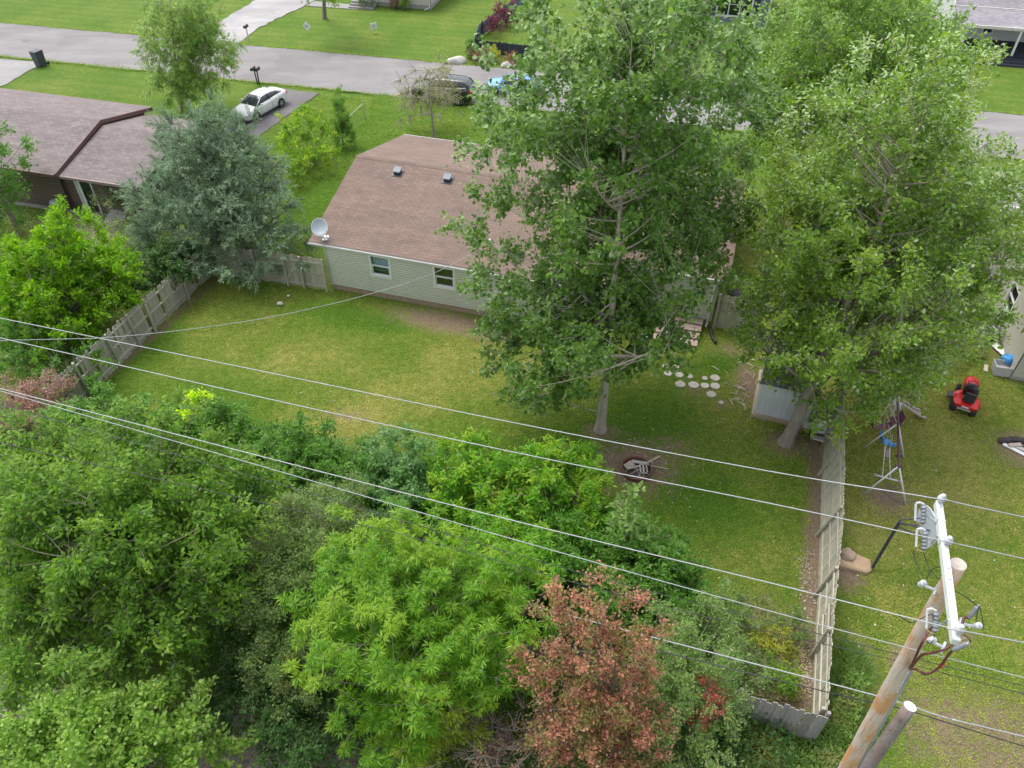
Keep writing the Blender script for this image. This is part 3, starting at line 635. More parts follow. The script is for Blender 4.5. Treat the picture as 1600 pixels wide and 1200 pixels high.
# ================================================================== FENCES
def board_mesh(w, h, t, ear, mat, name='board'):
    mb = MB(); o = [(-w/2, 0), (w/2, 0), (w/2, h-ear), (w/2-ear, h), (-w/2+ear, h), (-w/2, h-ear)]
    mb.add([(x, -t/2, z) for x, z in o]+[(x, t/2, z) for x, z in o], [tuple(range(6)), tuple(range(11, 5, -1))]+[((i+1) % 6, i, 6+i, 6+(i+1) % 6) for i in range(6)])
    return mb.mesh(name, mat)
def fence(name, label, pts, h, side, mat, posts, lean=0.0, w=0.14, gap=0.006, rails=(0.25, 0.9, 1.5), miss=0.0, wob=0.012, seed=1, post_m=None, ph=0.08, ear=0.035, leans=None):
    r = random.Random(seed); P = [Vector((p[0], p[1], 0)) for p in pts]
    t = thing(name, label, 'fence', P[0], 0)
    bm_ = [board_mesh(w, h*k, 0.02, ear, mat) for k in (1.0, 0.985, 1.012)]
    cum = [0]
    for a, b in zip(P[:-1], P[1:]): cum.append(cum[-1]+(b-a).length)
    def at(s):
        for i in range(len(P)-1):
            if s <= cum[i+1]+1e-6 or i == len(P)-2:
                d = (P[i+1]-P[i]).normalized(); return P[i]+d*(s-cum[i])-P[0], math.atan2(d.y, d.x), d, i
    def LN(s):
        if leans is None: return lean
        u = s/cum[-1]*(len(leans)-1); k = min(int(u), len(leans)-2); return leans[k]+(leans[k+1]-leans[k])*(u-k)
    s = w/2
    while s < cum[-1]:
        p, a, d, i = at(s)
        if r.random() >= miss:
            o = link('board', r.choice(bm_), t, p+Vector((0, 0, 0.03+r.uniform(-wob, wob)*2)), (LN(s)+r.uniform(-wob, wob), r.uniform(-wob, wob), a))
        s += w+gap
    for i in range(len(P)-1):
        L = cum[i+1]-cum[i]; d = (P[i+1]-P[i]).normalized(); a = math.atan2(d.y, d.x)
        k = max(1, round(L/2.4))
        for j in range(k):
            for z in rails:
                mb = MB(); y0 = side*0.012; y1 = side*0.052
                mb.box(L*j/k+0.003, min(y0, y1), z-0.042, L*(j+1)/k-0.003, max(y0, y1), z+0.042)
                mb.obj('rail', mat, t, loc=P[i]-P[0], rot=(LN(cum[i]+L*(j+.5)/k)+r.uniform(-.004, .004), 0, a))
    for s in posts:
        p, a, d, i = at(max(0, min(cum[-1], s)))
        mb = MB(); y = side*0.10; mb.cbox((0, y, (h+ph)/2-0.1), (0.09, 0.09, h+ph+0.2), None, 0.006)
        mb.obj('post', post_m or mat, t, loc=p, rot=(LN(s)*1.15, r.uniform(-.02, .02), a))
    return t
def wood(name, c1, c2, rough=0.85):
    m, n, b = new_mat(name)
    oi = n.nodes.new('ShaderNodeObjectInfo')
    f = noise(n, 5, 5, 0.65, 'Object', (6, 6, 0.6)); col = ramp2(n, f, c2, c1, 0.3, 0.7)
    stn = noise(n, 0.9, 4, 0.6, 'Generated'); col = mixc(n, ramp2(n, stn, (0, 0, 0), (0.5,)*3, 0.5, 0.75), col, tuple(x*0.6 for x in c2))
    v = math_n(n, 'MULTIPLY_ADD', oi.outputs['Random'], 0.3); n.nodes[-1].inputs[2].default_value = 0.85
    h = n.nodes.new('ShaderNodeHueSaturation'); n.links.new(col, h.inputs['Color']); n.links.new(v, h.inputs['Value'])
    n.links.new(h.outputs[0], b.inputs['Base Color']); b.inputs['Roughness'].default_value = rough; b.inputs['Specular IOR Level'].default_value = 0.2
    bump(n, b, f, 0.3, 0.005); MATS[name] = m; return m
putty = wood('putty_paint', (0.42, 0.4, 0.32), (0.35, 0.33, 0.265))
greyed = wood('greyed_putty', (0.45, 0.43, 0.365), (0.34, 0.32, 0.27))
raw = wood('raw_grey_timber', (0.34, 0.325, 0.31), (0.22, 0.21, 0.20))
FA = G(334, 428)
lf = [FA, G(241, 517), G(186, 572), G(95, 660)]
d_ = lambda a, b: (Vector(a)-Vector(b)).length
s1 = d_(lf[0], lf[1]); s2 = d_(lf[1], lf[2])
fence('left_fence', 'weathered putty fence with broken boards beside the bright bush', lf, 1.68, 1, greyed,
      [0.1, d_(FA, G(292, 467)), s1, d_(FA, G(218, 541)), s1+s2, s1+s2+1.9, s1+s2+d_(lf[2], lf[3])-0.1], lean=0.03, miss=0.05, wob=0.022, seed=3, leans=[0.0, -0.03, 0.04, 0.02, 0.06])
fence('back_yard_fence', 'putty painted fence between the cedar and the house corner', [FA, G(513, 453)], 1.72, -1, putty,
      [d_(FA, G(409, 436)), d_(FA, G(454, 442)), d_(FA, G(479, 446)), d_(FA, G(513, 453))-0.02], seed=5, rails=(0.2, 0.85, 1.5))
CORN = G(1293, 1112, 1.72); CORN.z = 0
rf_pts = [G(1294, 640), G(1288, 700), G(1284, 748), G(1281, 841), G(1278, 930), G(1274, 985), CORN]
rl_ = sum(d_(a, b) for a, b in zip(rf_pts[:-1], rf_pts[1:]))
def along(py):
    s = 0
    for a, b, y0, y1 in zip(rf_pts[:-1], rf_pts[1:], (640, 700, 748, 841, 930, 985), (700, 748, 841, 930, 985, 1160)):
        if py <= y1: return s+(b-a).length*(py-y0)/(y1-y0)
        s += (b-a).length
    return s
fence('right_fence', 'bowed putty fence leaning outward beside the swing set', rf_pts, 1.72, -1, putty, [along(q) for q in (650, 690, 742, 838, 932, 1032, 1155)],
      leans=[-0.10, -0.14, -0.20, -0.17, -0.10, -0.03, -0.0], seed=7, rails=(0.3, 0.9, 1.5), ph=0.02)
bfd = (-math.cos(AZ), -math.sin(AZ)); bc0 = CORN+Vector((0, -0.16, 0))
fence('alley_fence', 'bare grey board fence along the weedy alley', [bc0, bc0+Vector((bfd[0], bfd[1], 0))*9.0], 1.72, -1, raw, [0.05, 2.3, 4.6, 6.9], seed=9, ear=0.02, wob=0.015)
fence('side_gate', 'putty board gate between the house corner and the shed', [G(1113, 512)+Vector((0.05, 0.1, 0)), G(1160, 522), G(1205, 533)], 1.8, -1, putty, [0.05, d_(G(1113, 512), G(1158, 521.5)), 3.2], seed=11, rails=(0.25, 0.95, 1.6))
slate_w = wood('slate_stain', (0.05, 0.055, 0.08), (0.035, 0.04, 0.06)); slate_l = wood('slate_light', (0.15, 0.165, 0.21), (0.11, 0.12, 0.16))
fc = G(742, 82)
fence('slate_front_fence', 'low dark slate picket fence facing the street', [fc, G(836, 93)], 0.95, 1, slate_w, [0.05, 2, 4], seed=13, rails=(0.25, 0.75), w=0.12)
fence('slate_side_fence', 'slate blue slat fence beside the purple shrubs', [fc, G(748, 60), G(845, -12)], 1.0, -1, slate_l, [0.1, 1.4, 3.6, 5.8, 8.0], seed=15, rails=(0.2, 0.85), w=0.12, gap=0.02, post_m=slate_w, ph=0.2)
# chain link post run beside the hedge
clf = thing('wire_fence', 'leftover galvanised wire fence beyond the hedge', 'fence', G(571, 187), 0)
q0 = G(571, 187); q1 = G(545, 210)-q0
mb = MB(); mb.tube([(0, 0, -0.1), (0, 0, 1.25)], 0.035, 6); mb.obj('post', galv, clf)
mb = MB(); mb.tube([(0, 0, 1.1), (q1.x, q1.y, 1.05)], 0.018, 5); mb.obj('top_rail', galv, clf)
mb = MB()
for i in range(10):
    f = i/9; mb.tube([(q1.x*f, q1.y*f, 0.05), (q1.x*(f+0.1), q1.y*(f+0.1), 1.08)], 0.004, 3); mb.tube([(q1.x*(f+.1), q1.y*(f+.1), 0.05), (q1.x*f, q1.y*f, 1.08)], 0.004, 3)
kind(mb.obj('mesh', galv, clf), 'stuff')

# ================================================================== UTILITY POLE AND WIRES
PT = G(1497, 882, 11.6); PB = G(1270, 1298, 0)
def polewood(name, c1, c2, c3):
    m, n, b = new_mat(name)
    f = noise(n, 4, 6, 0.7, 'Object', (5, 5, 0.35)); col = ramp2(n, f, c2, c1, 0.3, 0.7)
    p = noise(n, 1.3, 5, 0.7, 'Object', (1.6, 1.6, 0.8)); col = mixc(n, ramp2(n, p, (0, 0, 0), (0.85,)*3, 0.45, 0.58), col, c3)
    k = noise(n, 9, 4, 0.6, 'Object', (3, 3, 0.12)); col = mixc(n, ramp2(n, k, (0.6,)*3, (0, 0, 0), 0.33, 0.42), col, tuple(x*0.35 for x in c2))
    n.links.new(col, b.inputs['Base Color']); b.inputs['Roughness'].default_value = 0.9; b.inputs['Specular IOR Level'].default_value = 0.15
    bump(n, b, k, 0.6, 0.02); MATS[name] = m; return m
pole_m = polewood('pole_timber', (0.56, 0.48, 0.42), (0.42, 0.345, 0.295), (0.50, 0.245, 0.085))
stub_m = polewood('stub_timber', (0.27, 0.25, 0.24), (0.15, 0.13, 0.125), (0.2, 0.15, 0.13))
upole = thing('utility_pole', 'tall timber utility pole with a white crossarm and fuse gear', 'utility pole', PB, 0)
T_ = lambda p: Vector(p)-PB
axis = (PT-PB).normalized()
def round_pole(a, b, r0, r1, n=20, k=26, seed=0, wob=0.006):
    r = random.Random(seed); pts = [Vector(a).lerp(Vector(b), i/k) for i in range(k+1)]
    mb = MB(); mb.tube(pts, [r0+(r1-r0)*i/k+r.uniform(-wob, wob) for i in range(k+1)], n); return mb
round_pole(T_(PB-axis*0.5), T_(PT), 0.18, 0.125).obj('pole_shaft', pole_m, upole, True)
mb = MB(); mb.tube([T_(PT)-axis*0.004, T_(PT)+axis*0.012], 0.122, 20); mb.obj('pole_top', M('cut_end_grain', (0.5, 0.44, 0.38), (0.36, 0.31, 0.27), 0.9, 12), upole)
arm_w = M('white_fibreglass', (0.58, 0.6, 0.59), (0.5, 0.52, 0.51), 0.45, 3)
ins_w = M('white_polymer', (0.5, 0.52, 0.55), (0.42, 0.44, 0.47), 0.35, 6); ins_g = M('grey_polymer', (0.22, 0.235, 0.27), (0.17, 0.18, 0.21), 0.4, 6)
blackw = M('black_cable', (0.025, 0.025, 0.028), rough=0.5); steel = M('steel', (0.5, 0.52, 0.54), (0.4, 0.42, 0.44), 0.4, 8, 0.5); brass = MATS['brass']
redc = M('maroon_cable', (0.12, 0.028, 0.03), (0.08, 0.02, 0.022), 0.5, 4)
AZH = 11.82
A0, A1 = G(1465.5, 786, AZH), G(1493, 1004, AZH)
ad = (A1-A0); AL = ad.length; ad.normalize(); ar = Vector((ad.y, -ad.x, 0))      # ar points to the left (towards -X)
if ar.x > 0: ar = -ar
am = Matrix((ar, ad, Vector((0, 0, 1)))).transposed()
mb = MB(); mb.cbox(T_((A0+A1)/2), (0.105, AL, 0.13), am, 0.012); arm = mb.obj('crossarm', arm_w, upole)
for q in (0.05, 0.3, 0.52, 0.6, 0.96):
    mb = MB(); p = A0+ad*(AL*q); mb.lathe([(0.022, 0), (0.022, 0.012), (0.012, 0.02)], T_(p)+Vector((0, 0, 0.065)), 8); mb.obj('bolt', steel, arm)
for q in (0.16, 0.33):
    mb = MB(); p = A0+ad*(AL*q); mb.cbox(T_(p), (0.118, 0.025, 0.145), am); mb.obj('band', steel, arm)
mb = MB(); pj = A0+ad*(AL*0.47); 
qq = PT-axis*0.38; mb.tube([T_(pj), T_(qq)], 0.03, 8); mb.obj('mounting_bolt', steel, arm)
def sheds(L, r, n, rod=0.028):
    pr = [(rod, 0)]
    for i in range(n):
        z = L*(i+0.3)/n; pr += [(rod, z), (r, z+0.006), (r*0.94, z+0.02), (rod*1.1, z+L/n*0.55)]
    return pr+[(rod, L)]
for k, (px, py) in enumerate(((1468.5, 784), (1478.5, 850), (1496, 988))):
    p = G(px, py, AZH+0.065)
    mb = MB(); mb.lathe([(0.022, 0), (0.03, 0.05), (0.062, 0.06), (0.068, 0.075), (0.045, 0.09), (0.062, 0.105), (0.06, 0.12), (0.034, 0.14), (0.036, 0.175), (0.02, 0.185)], T_(p), 20); mb.obj('insulator', ins_w, upole, True)
def bracket(mb, a, b, r=0.018): mb.tube([a, b], r, 6)
for k, (px, py, z, q) in enumerate(((1443, 804, 11.6, 0.17), (1445, 845, 11.55, 0.27), (1462, 972, 11.5, 0.86))):
    c = T_(G(px, py, z)); ax = Vector((0.0, 0.62, 0.78)).normalized(); fm = frame_to(ax)
    mb = MB(); mb.lathe(sheds(0.30, 0.05, 5, 0.034), c-ax*0.15, 16, fm); fc_ = mb.obj('fuse_cutout', ins_g, upole, True)
    off = ar*0.125
    mb = MB(); mb.tube([c-ax*0.13+off, c+ax*0.15+off], 0.02, 10); mb.obj('fuse_tube', ins_w, fc_)
    mb = MB(); mb.tube([c+ax*0.17, c+ax*0.19+off*0.5, c+ax*0.16+off], 0.02, 6); mb.obj('top_contact', ins_w, fc_)
    mb = MB(); mb.tube([c-ax*0.17, c-ax*0.18+off*0.5, c-ax*0.14+off], 0.016, 6); mb.obj('hinge', brass, fc_)
    mb = MB(); pa = T_(A0+ad*(AL*q)); mb.tube([c, c-ar*0.1-Vector((0, 0, .03)), pa+ar*0.05], 0.02, 6); mb.obj('bracket', steel, fc_)
for k, (px, py, z, bx, by) in enumerate(((1441, 912, 11.0, 1462, 922), (1456, 1000, 10.9, 1474, 1012), (1527, 978, 11.0, 1500, 974))):
    c = T_(G(px, py, z)); ax = Vector((-0.2, -0.4, 0.9)).normalized()
    mb = MB(); mb.lathe(sheds(0.2, 0.052, 5, 0.034), c-ax*0.1, 14, frame_to(ax)); la = mb.obj('lightning_arrester', ins_w, upole, True)
    mb = MB(); e = T_(G(bx, by, z-0.15)); mb.tube([c-ax*0.1, e], 0.026, 6); sidev = Vector((0.07, 0.09, 0)); mb.tube([e-sidev, e+sidev], 0.022, 6); mb.obj('bracket', ins_w, la)
    mb = MB(); mb.lathe([(0.02, 0), (0.02, 0.04)], c+ax*0.1, 8, frame_to(ax)); mb.obj('terminal', steel, la)
def path(pts): return [T_(G(*p)) for p in pts]
def smooth(pts, n=8):
    P = [Vector(p) for p in pts]; out = []
    for i in range(len(P)-1):
        p0, p1, p2, p3 = P[max(i-1, 0)], P[i], P[i+1], P[min(i+2, len(P)-1)]
        for j in range(n):
            t = j/n; out.append(0.5*((2*p1)+(p2-p0)*t+(2*p0-5*p1+4*p2-p3)*t*t+(3*p1-p0-3*p2+p3)*t**3))
    return out+[P[-1]]
ct = G(1430, 1030, 10.0); ct = PB+axis*(8.35)+Vector((0.155, -0.02, 0))
mb = MB(); mb.tube([T_(PB+axis*0.1+Vector((0.19, -0.05, 0))), T_(ct)], 0.055, 10); cd = mb.obj('conduit', M('grey_conduit', (0.22, 0.23, 0.26), (0.17, 0.18, 0.2), 0.5, 4), upole, True)
ctl = T_(ct)
for pts in ([ctl, *path([(1440, 1024, 10.4), (1462, 1019, 10.7), (1484, 1010, 10.85), (1500, 985, 10.95), (1506, 966, 11.0), (1513, 966, 11.0)])],
            [ctl, *path([(1432, 1046, 10.2), (1448, 1053, 10.3), (1468, 1042, 10.5), (1481, 1024, 10.8), (1488, 1016, 10.95)])],
            [ctl, *path([(1437, 1012, 10.3), (1452, 985, 10.6), (1468, 975, 10.9)])]):
    mb = MB(); mb.tube(smooth(pts), 0.021, 8); mb.obj('riser_cable', redc, upole, True)
mb = MB(); a, b = path([(1470.5, 1040.5, 10.53), (1474.5, 1036, 10.58)]); mb.tube([a, b], 0.027, 8); mb.obj('phase_tape', M('red_tape', (0.8, 0.02, 0.02)), upole)
for a, b in (((1513, 966, 11.0), (1530, 945, 11.25)), ((1488, 1016, 10.95), (1514, 1004, 11.15))):
    a, b = path([a, b]); d = (b-a).normalized(); L = (b-a).length
    mb = MB(); mb.lathe([(0.026, 0), (0.03, 0.03)]+[(r, L*(0.2+0.6*i/6)+dz) for i in range(6) for r, dz in ((0.033, 0), (0.042, 0.012))]+[(0.026, L*0.84), (0.018, L*0.86)], a, 12, frame_to(d)); tm = mb.obj('cable_termination', ins_g, upole, True)
    mb = MB(); mb.tube([a+d*(L*0.86), b], 0.018, 8); mb.obj('lug', steel, tm)
for pts in ([(1376, 764, 11.7), (1398, 782, 11.6), (1414, 783, 11.6), (1430, 785, 11.65), (1439, 796, 11.68)], [(1427, 858, 11.3), (1431, 880, 11.15), (1442, 900, 11.1)],
            [(1443, 862, 11.3), (1449, 882, 11.2), (1458, 896, 11.2), (1470, 906, 11.3)], [(1448, 905, 11.1), (1457, 889, 11.25), (1472, 886, 11.4)],
            [(1489, 922, 11.5), (1508, 932, 11.4), (1527, 947, 11.26)], [(1530, 946, 11.25), (1526, 968, 11.1), (1535, 982, 11.05)], [(1530, 946, 11.25), (1536, 972, 11.1), (1537, 984, 11.05)],
            [(1404, 962, 11.7), (1424, 973, 11.45), (1440, 966, 11.5), (1455, 960, 11.6), (1459, 968, 11.55)], [(1449, 1001, 11.0), (1453, 1006, 10.95), (1459, 998, 11.0), (1460, 990, 11.1)], [(1505, 991, 11.6), (1515, 998, 11.3), (1516, 1004, 11.2)]):
    mb = MB(); mb.tube(smooth(path(pts)), 0.0075, 6); mb.obj('jumper_wire', blackw, upole, True)
for t in (8.4, 8.05, 7.7):
    mb = MB(); c = PB+axis*t; rr = 0.145; dv = Vector((0.15, -0.9, 0.3)).normalized(); mb.lathe([(0.03, 0), (0.03, 0.02), (0.014, 0.03)], T_(c)+dv*rr*0.98, 8, frame_to(dv)); mb.obj('bolt', steel, upole)
SB_, ST = G(1262, 1298, 0), G(1422, 1104, 4.6)
SBp = G(1300, 1276, 0); sax = (ST-SBp).normalized()
stub = thing('stub_pole', 'short grey sawn-off pole carrying the cables by the alley', 'utility pole', SBp, 0)
round_pole(-sax*0.4, ST-SBp, 0.17, 0.145, 18, 14, 4).obj('pole_shaft', stub_m, stub, True)
mb = MB(); mb.tube([ST-SBp-sax*0.004, ST-SBp+sax*0.012], 0.14, 18); mb.obj('pole_top', M('pale_end_grain', (0.62, 0.6, 0.57), (0.42, 0.4, 0.38), 0.9, 14), stub)
alum = M('bright_conductor', (0.34, 0.35, 0.365), (0.27, 0.28, 0.29), 0.5, 3, 0.2)
dullw = M('weathered_conductor', (0.32, 0.34, 0.35), rough=0.5)
def wire(label, pts, r, mat, ext0=25, ext1=12, name='power_line'):
    P = [p if isinstance(p, Vector) else G(*p) for p in pts]
    if ext0: P = [P[0]+(P[0]-P[1]).normalized()*ext0]+P
    if ext1: P = P+[P[-1]+(P[-1]-P[-2]).normalized()*ext1]
    mb = MB(); o = P[0]; mb.tube([p-o for p in smooth(P, 6)], r, 6)
    w = mb.obj(name, mat, None, True, loc=o); return tag(w, label, 'cable', 'lines crossing the yard')
wire('bright power line on the insulator at the street end of the crossarm', [(0, 497, 11.6), (360, 570, 11.2), (800, 660, 11.2), (1200, 736, 11.5), (1468.5, 780, 12.05), (1600, 808, 12.0)], 0.0095, alum)
wire('bright power line on the middle insulator of the crossarm', [(0, 528, 11.6), (400, 619, 11.2), (800, 706, 11.2), (1200, 786, 11.5), (1478.5, 846, 12.05), (1600, 873, 12.0)], 0.0095, alum)
wire('bright power line on the insulator at the alley end of the crossarm', [(0, 607, 11.6), (400, 711, 11.2), (800, 813, 11.2), (1200, 910, 11.5), (1496, 984, 12.05), (1600, 1004, 12.0)], 0.0095, alum)
wire('thin grey line just below the alley-end power line', [(60, 628, 9.8), (400, 726, 9.3), (800, 842, 9.2), (1200, 954, 9.4), (1409, 1010, 9.6), (1600, 1059, 9.6)], 0.009, dullw)
wire('thin dark cable passing behind the utility pole', [(140, 672, 8.6), (500, 775, 8.3), (900, 893, 8.2), (1200, 970, 8.4), (1402, 1022, 8.6), (1600, 1072, 8.6)], 0.008, blackw)
wire('lowest thin dark cable behind the tall pole', [(430, 790, 8.0), (640, 838, 7.8), (1000, 938, 7.8), (1325, 1015, 8.0), (1395, 1031, 8.1), (1600, 1084, 8.1)], 0.008, blackw)
wire('thick pale cable clamped to the stub pole', [(560, 872, 2.6), (800, 938, 3.2), (1105, 1018, 4.1), (1362, 1085, 4.5), (1416, 1101, 4.52), (1432, 1106, 4.52), (1480, 1122, 4.5), (1600, 1151, 4.5)], 0.017, alum)
wire('thick black cable slung on the stub pole', [(800, 962, 2.9), (1000, 1010, 3.5), (1200, 1059, 4.1), (1355, 1096, 4.2), (1411, 1108, 4.25), (1600, 1166, 4.2)], 0.016, blackw)
wire('pale service line running from the house mast over the lawn', [(45, 531, 5.4), (160, 528, 5.0), (300, 514, 4.5), (430, 494, 4.1), (565, 463, 3.8), (680, 426, 3.6), MAST], 0.011, dullw, 15, 0)

# ================================================================== YARD THINGS
# stepping stones
stone_m = M('stepping_stone', (0.47, 0.43, 0.385), (0.37, 0.335, 0.295), 0.9, 7, bmp=0.25, island=0.2)
stones = [(200, 322, 60, 46, 0), (367, 322, 64, 46, 0), (240, 436, 72, 58, 0), (418, 460, 74, 52, 0), (580, 480, 58, 42, 1), (810, 512, 52, 36, 1), (975, 505, 84, 56, 0),
          (432, 603, 90, 62, 0), (638, 613, 90, 50, 0), (815, 625, 74, 60, 0), (975, 630, 84, 58, 0), (915, 762, 82, 56, 0), (1070, 888, 48, 50, 2)]
for i, (cx, cy, rx, ry, kd) in enumerate(stones):
    c = G(1020+cx/10, 540+cy/10); sc = 34.0/10/1.0
    r = random.Random(i); n = 14 if kd == 0 else (11 if kd == 1 else 7); pts = []
    R0 = rx/10/41.0
    for j in range(n):
        a = 2*math.pi*j/n+r.uniform(-.05, .05); k = 1+r.uniform(-.05, .05)*(1 if kd == 0 else 3)
        pts.append((R0*k*math.cos(a), R0*k*0.95*math.sin(a)))
    mb = MB(); m_ = len(pts)
    mb.add([(x, y, -0.05) for x, y in pts]+[(x, y, 0.012) for x, y in pts]+[(x*0.93, y*0.93, 0.026) for x, y in pts], [tuple(range(m_-1, -1, -1))]+[(q*m_+j, q*m_+(j+1) % m_, (q+1)*m_+(j+1) % m_, (q+1)*m_+j) for q in range(2) for j in range(m_)]+[tuple(range(2*m_, 3*m_))])
    lab = ['round stepping stone half under the cottonwood leaves, nearest the back steps', 'lone round stepping stone just below the back steps', 'round stepping stone overhung by low cottonwood leaves', 'oval stepping stone beside the leaf-covered one', 'small pointed stepping stone in the gap of the upper row', 'small square stepping stone next to the large upper round one', 'large round stepping stone closest to the shed in the upper row', 'largest round stepping stone at the lawn end of the lower row', 'wide notched stepping stone second in the lower row', 'tilted oval stepping stone third in the lower row', 'slanted oval stepping stone at the shed end of the lower row', 'flat oval stepping stone below the two rows', 'broken triangular stepping stone at the end of the path'][i]; lab_old = {0: 'round concrete stepping stone set in the lawn below the back steps', 1: 'small blocky stepping stone between the round ones', 2: 'broken triangular stepping stone at the end of the path'}[kd]
    tag(mb.obj('stepping_stone', stone_m, None, loc=c+Vector((0, 0, 0.0))), lab, 'stepping stone', 'stepping stones near the back steps')
# back steps / deck
deck_m = wood('pinkish_deck', (0.36, 0.28, 0.235), (0.27, 0.21, 0.18))
dk0 = L0(1107, 517, 0.3)
bd = thing('back_steps', 'worn pinkish timber steps below the house corner downspout', 'steps', HO, AZ)
for i in range(4):
    z = 0.34-0.085*i; y1 = SB-0.12-0.42*i; x1 = LX-0.28-0.02*i; x0 = x1-1.25-0.42*i
    for j in range(2):
        mb = MB(); mb.box(x0, y1-0.42+0.21*j, z-0.05, x1, y1-0.42+0.21*j+0.2, z); mb.obj('tread', deck_m, bd)
    mb = MB(); mb.box(x0+0.02, y1-0.4, -0.05, x1-0.02, y1-0.02, z-0.052); mb.obj('riser', deck_m, bd)
mb = MB(); p = [L0(*q) for q in ((1108, 508, 0.25), (1111, 517, 0.1), (1113, 526, 0.08), (1118, 535, 0.07))]; o = p[0]
mb.tube(smooth([q-o for q in p]), 0.075, 10); dsx = mb.obj('drain_hose', M('black_drain', (0.02, 0.02, 0.022), (0.012, 0.012, 0.014), 0.5, 12), None, True, loc=HO+Matrix.Rotation(AZ, 3, 'Z') @ o, rot=(0, 0, AZ)); tag(dsx, 'black corrugated drain hose at the foot of the white downspout', 'hose')
# fire pit
fp = G(994, 735); pit = thing('fire_pit', 'rusty round fire pit ring holding scrap boards', 'fire pit', fp, 0)
rust = M('rust_ring', (0.18, 0.075, 0.05), (0.10, 0.045, 0.035), 0.85, 9, bmp=0.3)
mb = MB(); n = 32; prof = [(0.52, -0.05), (0.55, 0.12), (0.57, 0.12), (0.54, -0.06)]
prof = [(0.56, -0.06), (0.58, 0.16), (0.52, 0.165), (0.50, -0.02)]
vs = [(r*math.cos(2*math.pi*j/n), r*math.sin(2*math.pi*j/n), z) for r, z in prof for j in range(n)]
mb.add(vs, [(i*n+j, i*n+(j+1) % n, (i+1)*n+(j+1) % n, (i+1)*n+j) for i in range(3) for j in range(n)]); mb.obj('ring', rust, pit)
mb = MB(); mb.lathe([(0.5, -0.03), (0.4, -0.01), (0.1, 0.03)], (0, 0, 0.02), 20); mb.obj('ash_bed', M('ash', (0.10, 0.075, 0.065), (0.05, 0.04, 0.036), 0.95, 20, bmp=0.5), pit)
scrap = wood('grey_scrap', (0.46, 0.425, 0.40), (0.31, 0.285, 0.265)); pale_scrap = wood('pale_scrap', (0.52, 0.44, 0.36), (0.38, 0.32, 0.26))
def chunk(c, d, rot, mat, parent, name='scrap_board'):
    mb = MB(); mb.cbox((0, 0, 0), d, None, min(d)*0.15); return mb.obj(name, mat, parent, loc=c, rot=rot)
r = random.Random(4)
chunk((0.16, 0.22, 0.2), (0.62, 0.13, 0.03), (0.1, 0.1, -0.12), scrap, pit)
for a, b in (((0.12, -0.3), (0.12, 0.12)), ((0.36, -0.3), (0.36, 0.12)), ((0.12, -0.3), (0.36, -0.3)), ((0.12, 0.12), (0.36, 0.12)), ((0.24, -0.3), (0.24, 0.12))):
    dx, dy = b[0]-a[0], b[1]-a[1]; L = math.hypot(dx, dy); chunk(((a[0]+b[0])/2, (a[1]+b[1])/2, 0.2), (L+0.05, 0.05, 0.03), (0, 0, math.atan2(dy, dx)), scrap, pit, 'crate_slat')
chunk((-0.26, 0.12, 0.16), (0.36, 0.26, 0.05), (0.2, -0.1, 0.6), pale_scrap, pit); chunk((-0.12, -0.02, 0.2), (0.5, 0.07, 0.04), (0, 0.1, 0.35), scrap, pit)
chunk((0.6, 0.35, 0.17), (0.85, 0.04, 0.04), (0, 0.12, 0.62), pale_scrap, pit); chunk((0.75, 0.1, 0.1), (0.9, 0.035, 0.035), (0, 0.1, -0.2), pale_scrap, pit)
for i in range(26):
    a = r.uniform(0, 6.28); q = r.uniform(0.05, 0.46); chunk((q*math.cos(a), q*math.sin(a), r.uniform(0.05, 0.14)), (r.uniform(.15, .4), .025, .022), (r.uniform(-.3, .3), r.uniform(-.3, .3), r.uniform(0, 3.1)), r.choice([scrap, pale_scrap, rust]), pit, 'stick')
# scattered twigs and pale litter on the lawns
def litter(name, label, n, region, size, mat, seed, cat='litter', long=1.0):
    r = random.Random(seed); mb = MB()
    for i in range(n):
        px, py = region(r); p = G(px, py); a = r.uniform(0, 6.28); L = size*r.uniform(.5, 1.6); w = L*r.uniform(.5, .9)/long
        mb.cbox((p.x, p.y, L*0.06), (L, w, L*0.15 if long == 1 else w), (Matrix.Rotation(a, 3, 'Z') @ Matrix.Rotation(r.uniform(-.4, .4), 3, 'X')), 0)
    o = mb.obj(name, mat); tag(o, label, cat); return kind(o, 'stuff')
white_bits = M('pale_bits', (0.6, 0.58, 0.52), (0.45, 0.42, 0.37), 0.8, 9)
def reg_yard(r): return r.uniform(420, 1270), r.uniform(500, 880)
def reg_tree(r): return r.gauss(1000, 110), r.gauss(700, 70)
def reg_rf(r): return r.gauss(1262, 8), r.uniform(860, 1080)
def reg_n(r): return r.uniform(1310, 1590), r.uniform(600, 1000)
litter('fallen_bits', 'pale leaf flecks scattered over the back lawn', 110, reg_yard, 0.03, white_bits, 1)
litter('fallen_bits', 'pale wood chips around the tall cottonwood trunk', 60, reg_tree, 0.035, white_bits, 2)
litter('wood_chips', 'pale chip litter along the inside of the leaning fence', 350, reg_rf, 0.03, M('chips', (0.5, 0.46, 0.38), (0.32, 0.28, 0.22), 0.9, 9), 3)
litter('fallen_bits', 'pale flecks scattered over the yard with the swing set', 50, reg_n, 0.035, white_bits, 5)
litter('twigs', 'dry twigs lying on the lawn by the fire pit', 190, lambda r: (r.gauss(995, 50), r.gauss(732, 26)), 0.14, pale_scrap, 6, long=14)
litter('twigs', 'dry twigs beside the shed wall', 60, lambda r: (r.gauss(1160, 16), r.gauss(600, 30)), 0.25, pale_scrap, 8, long=14)
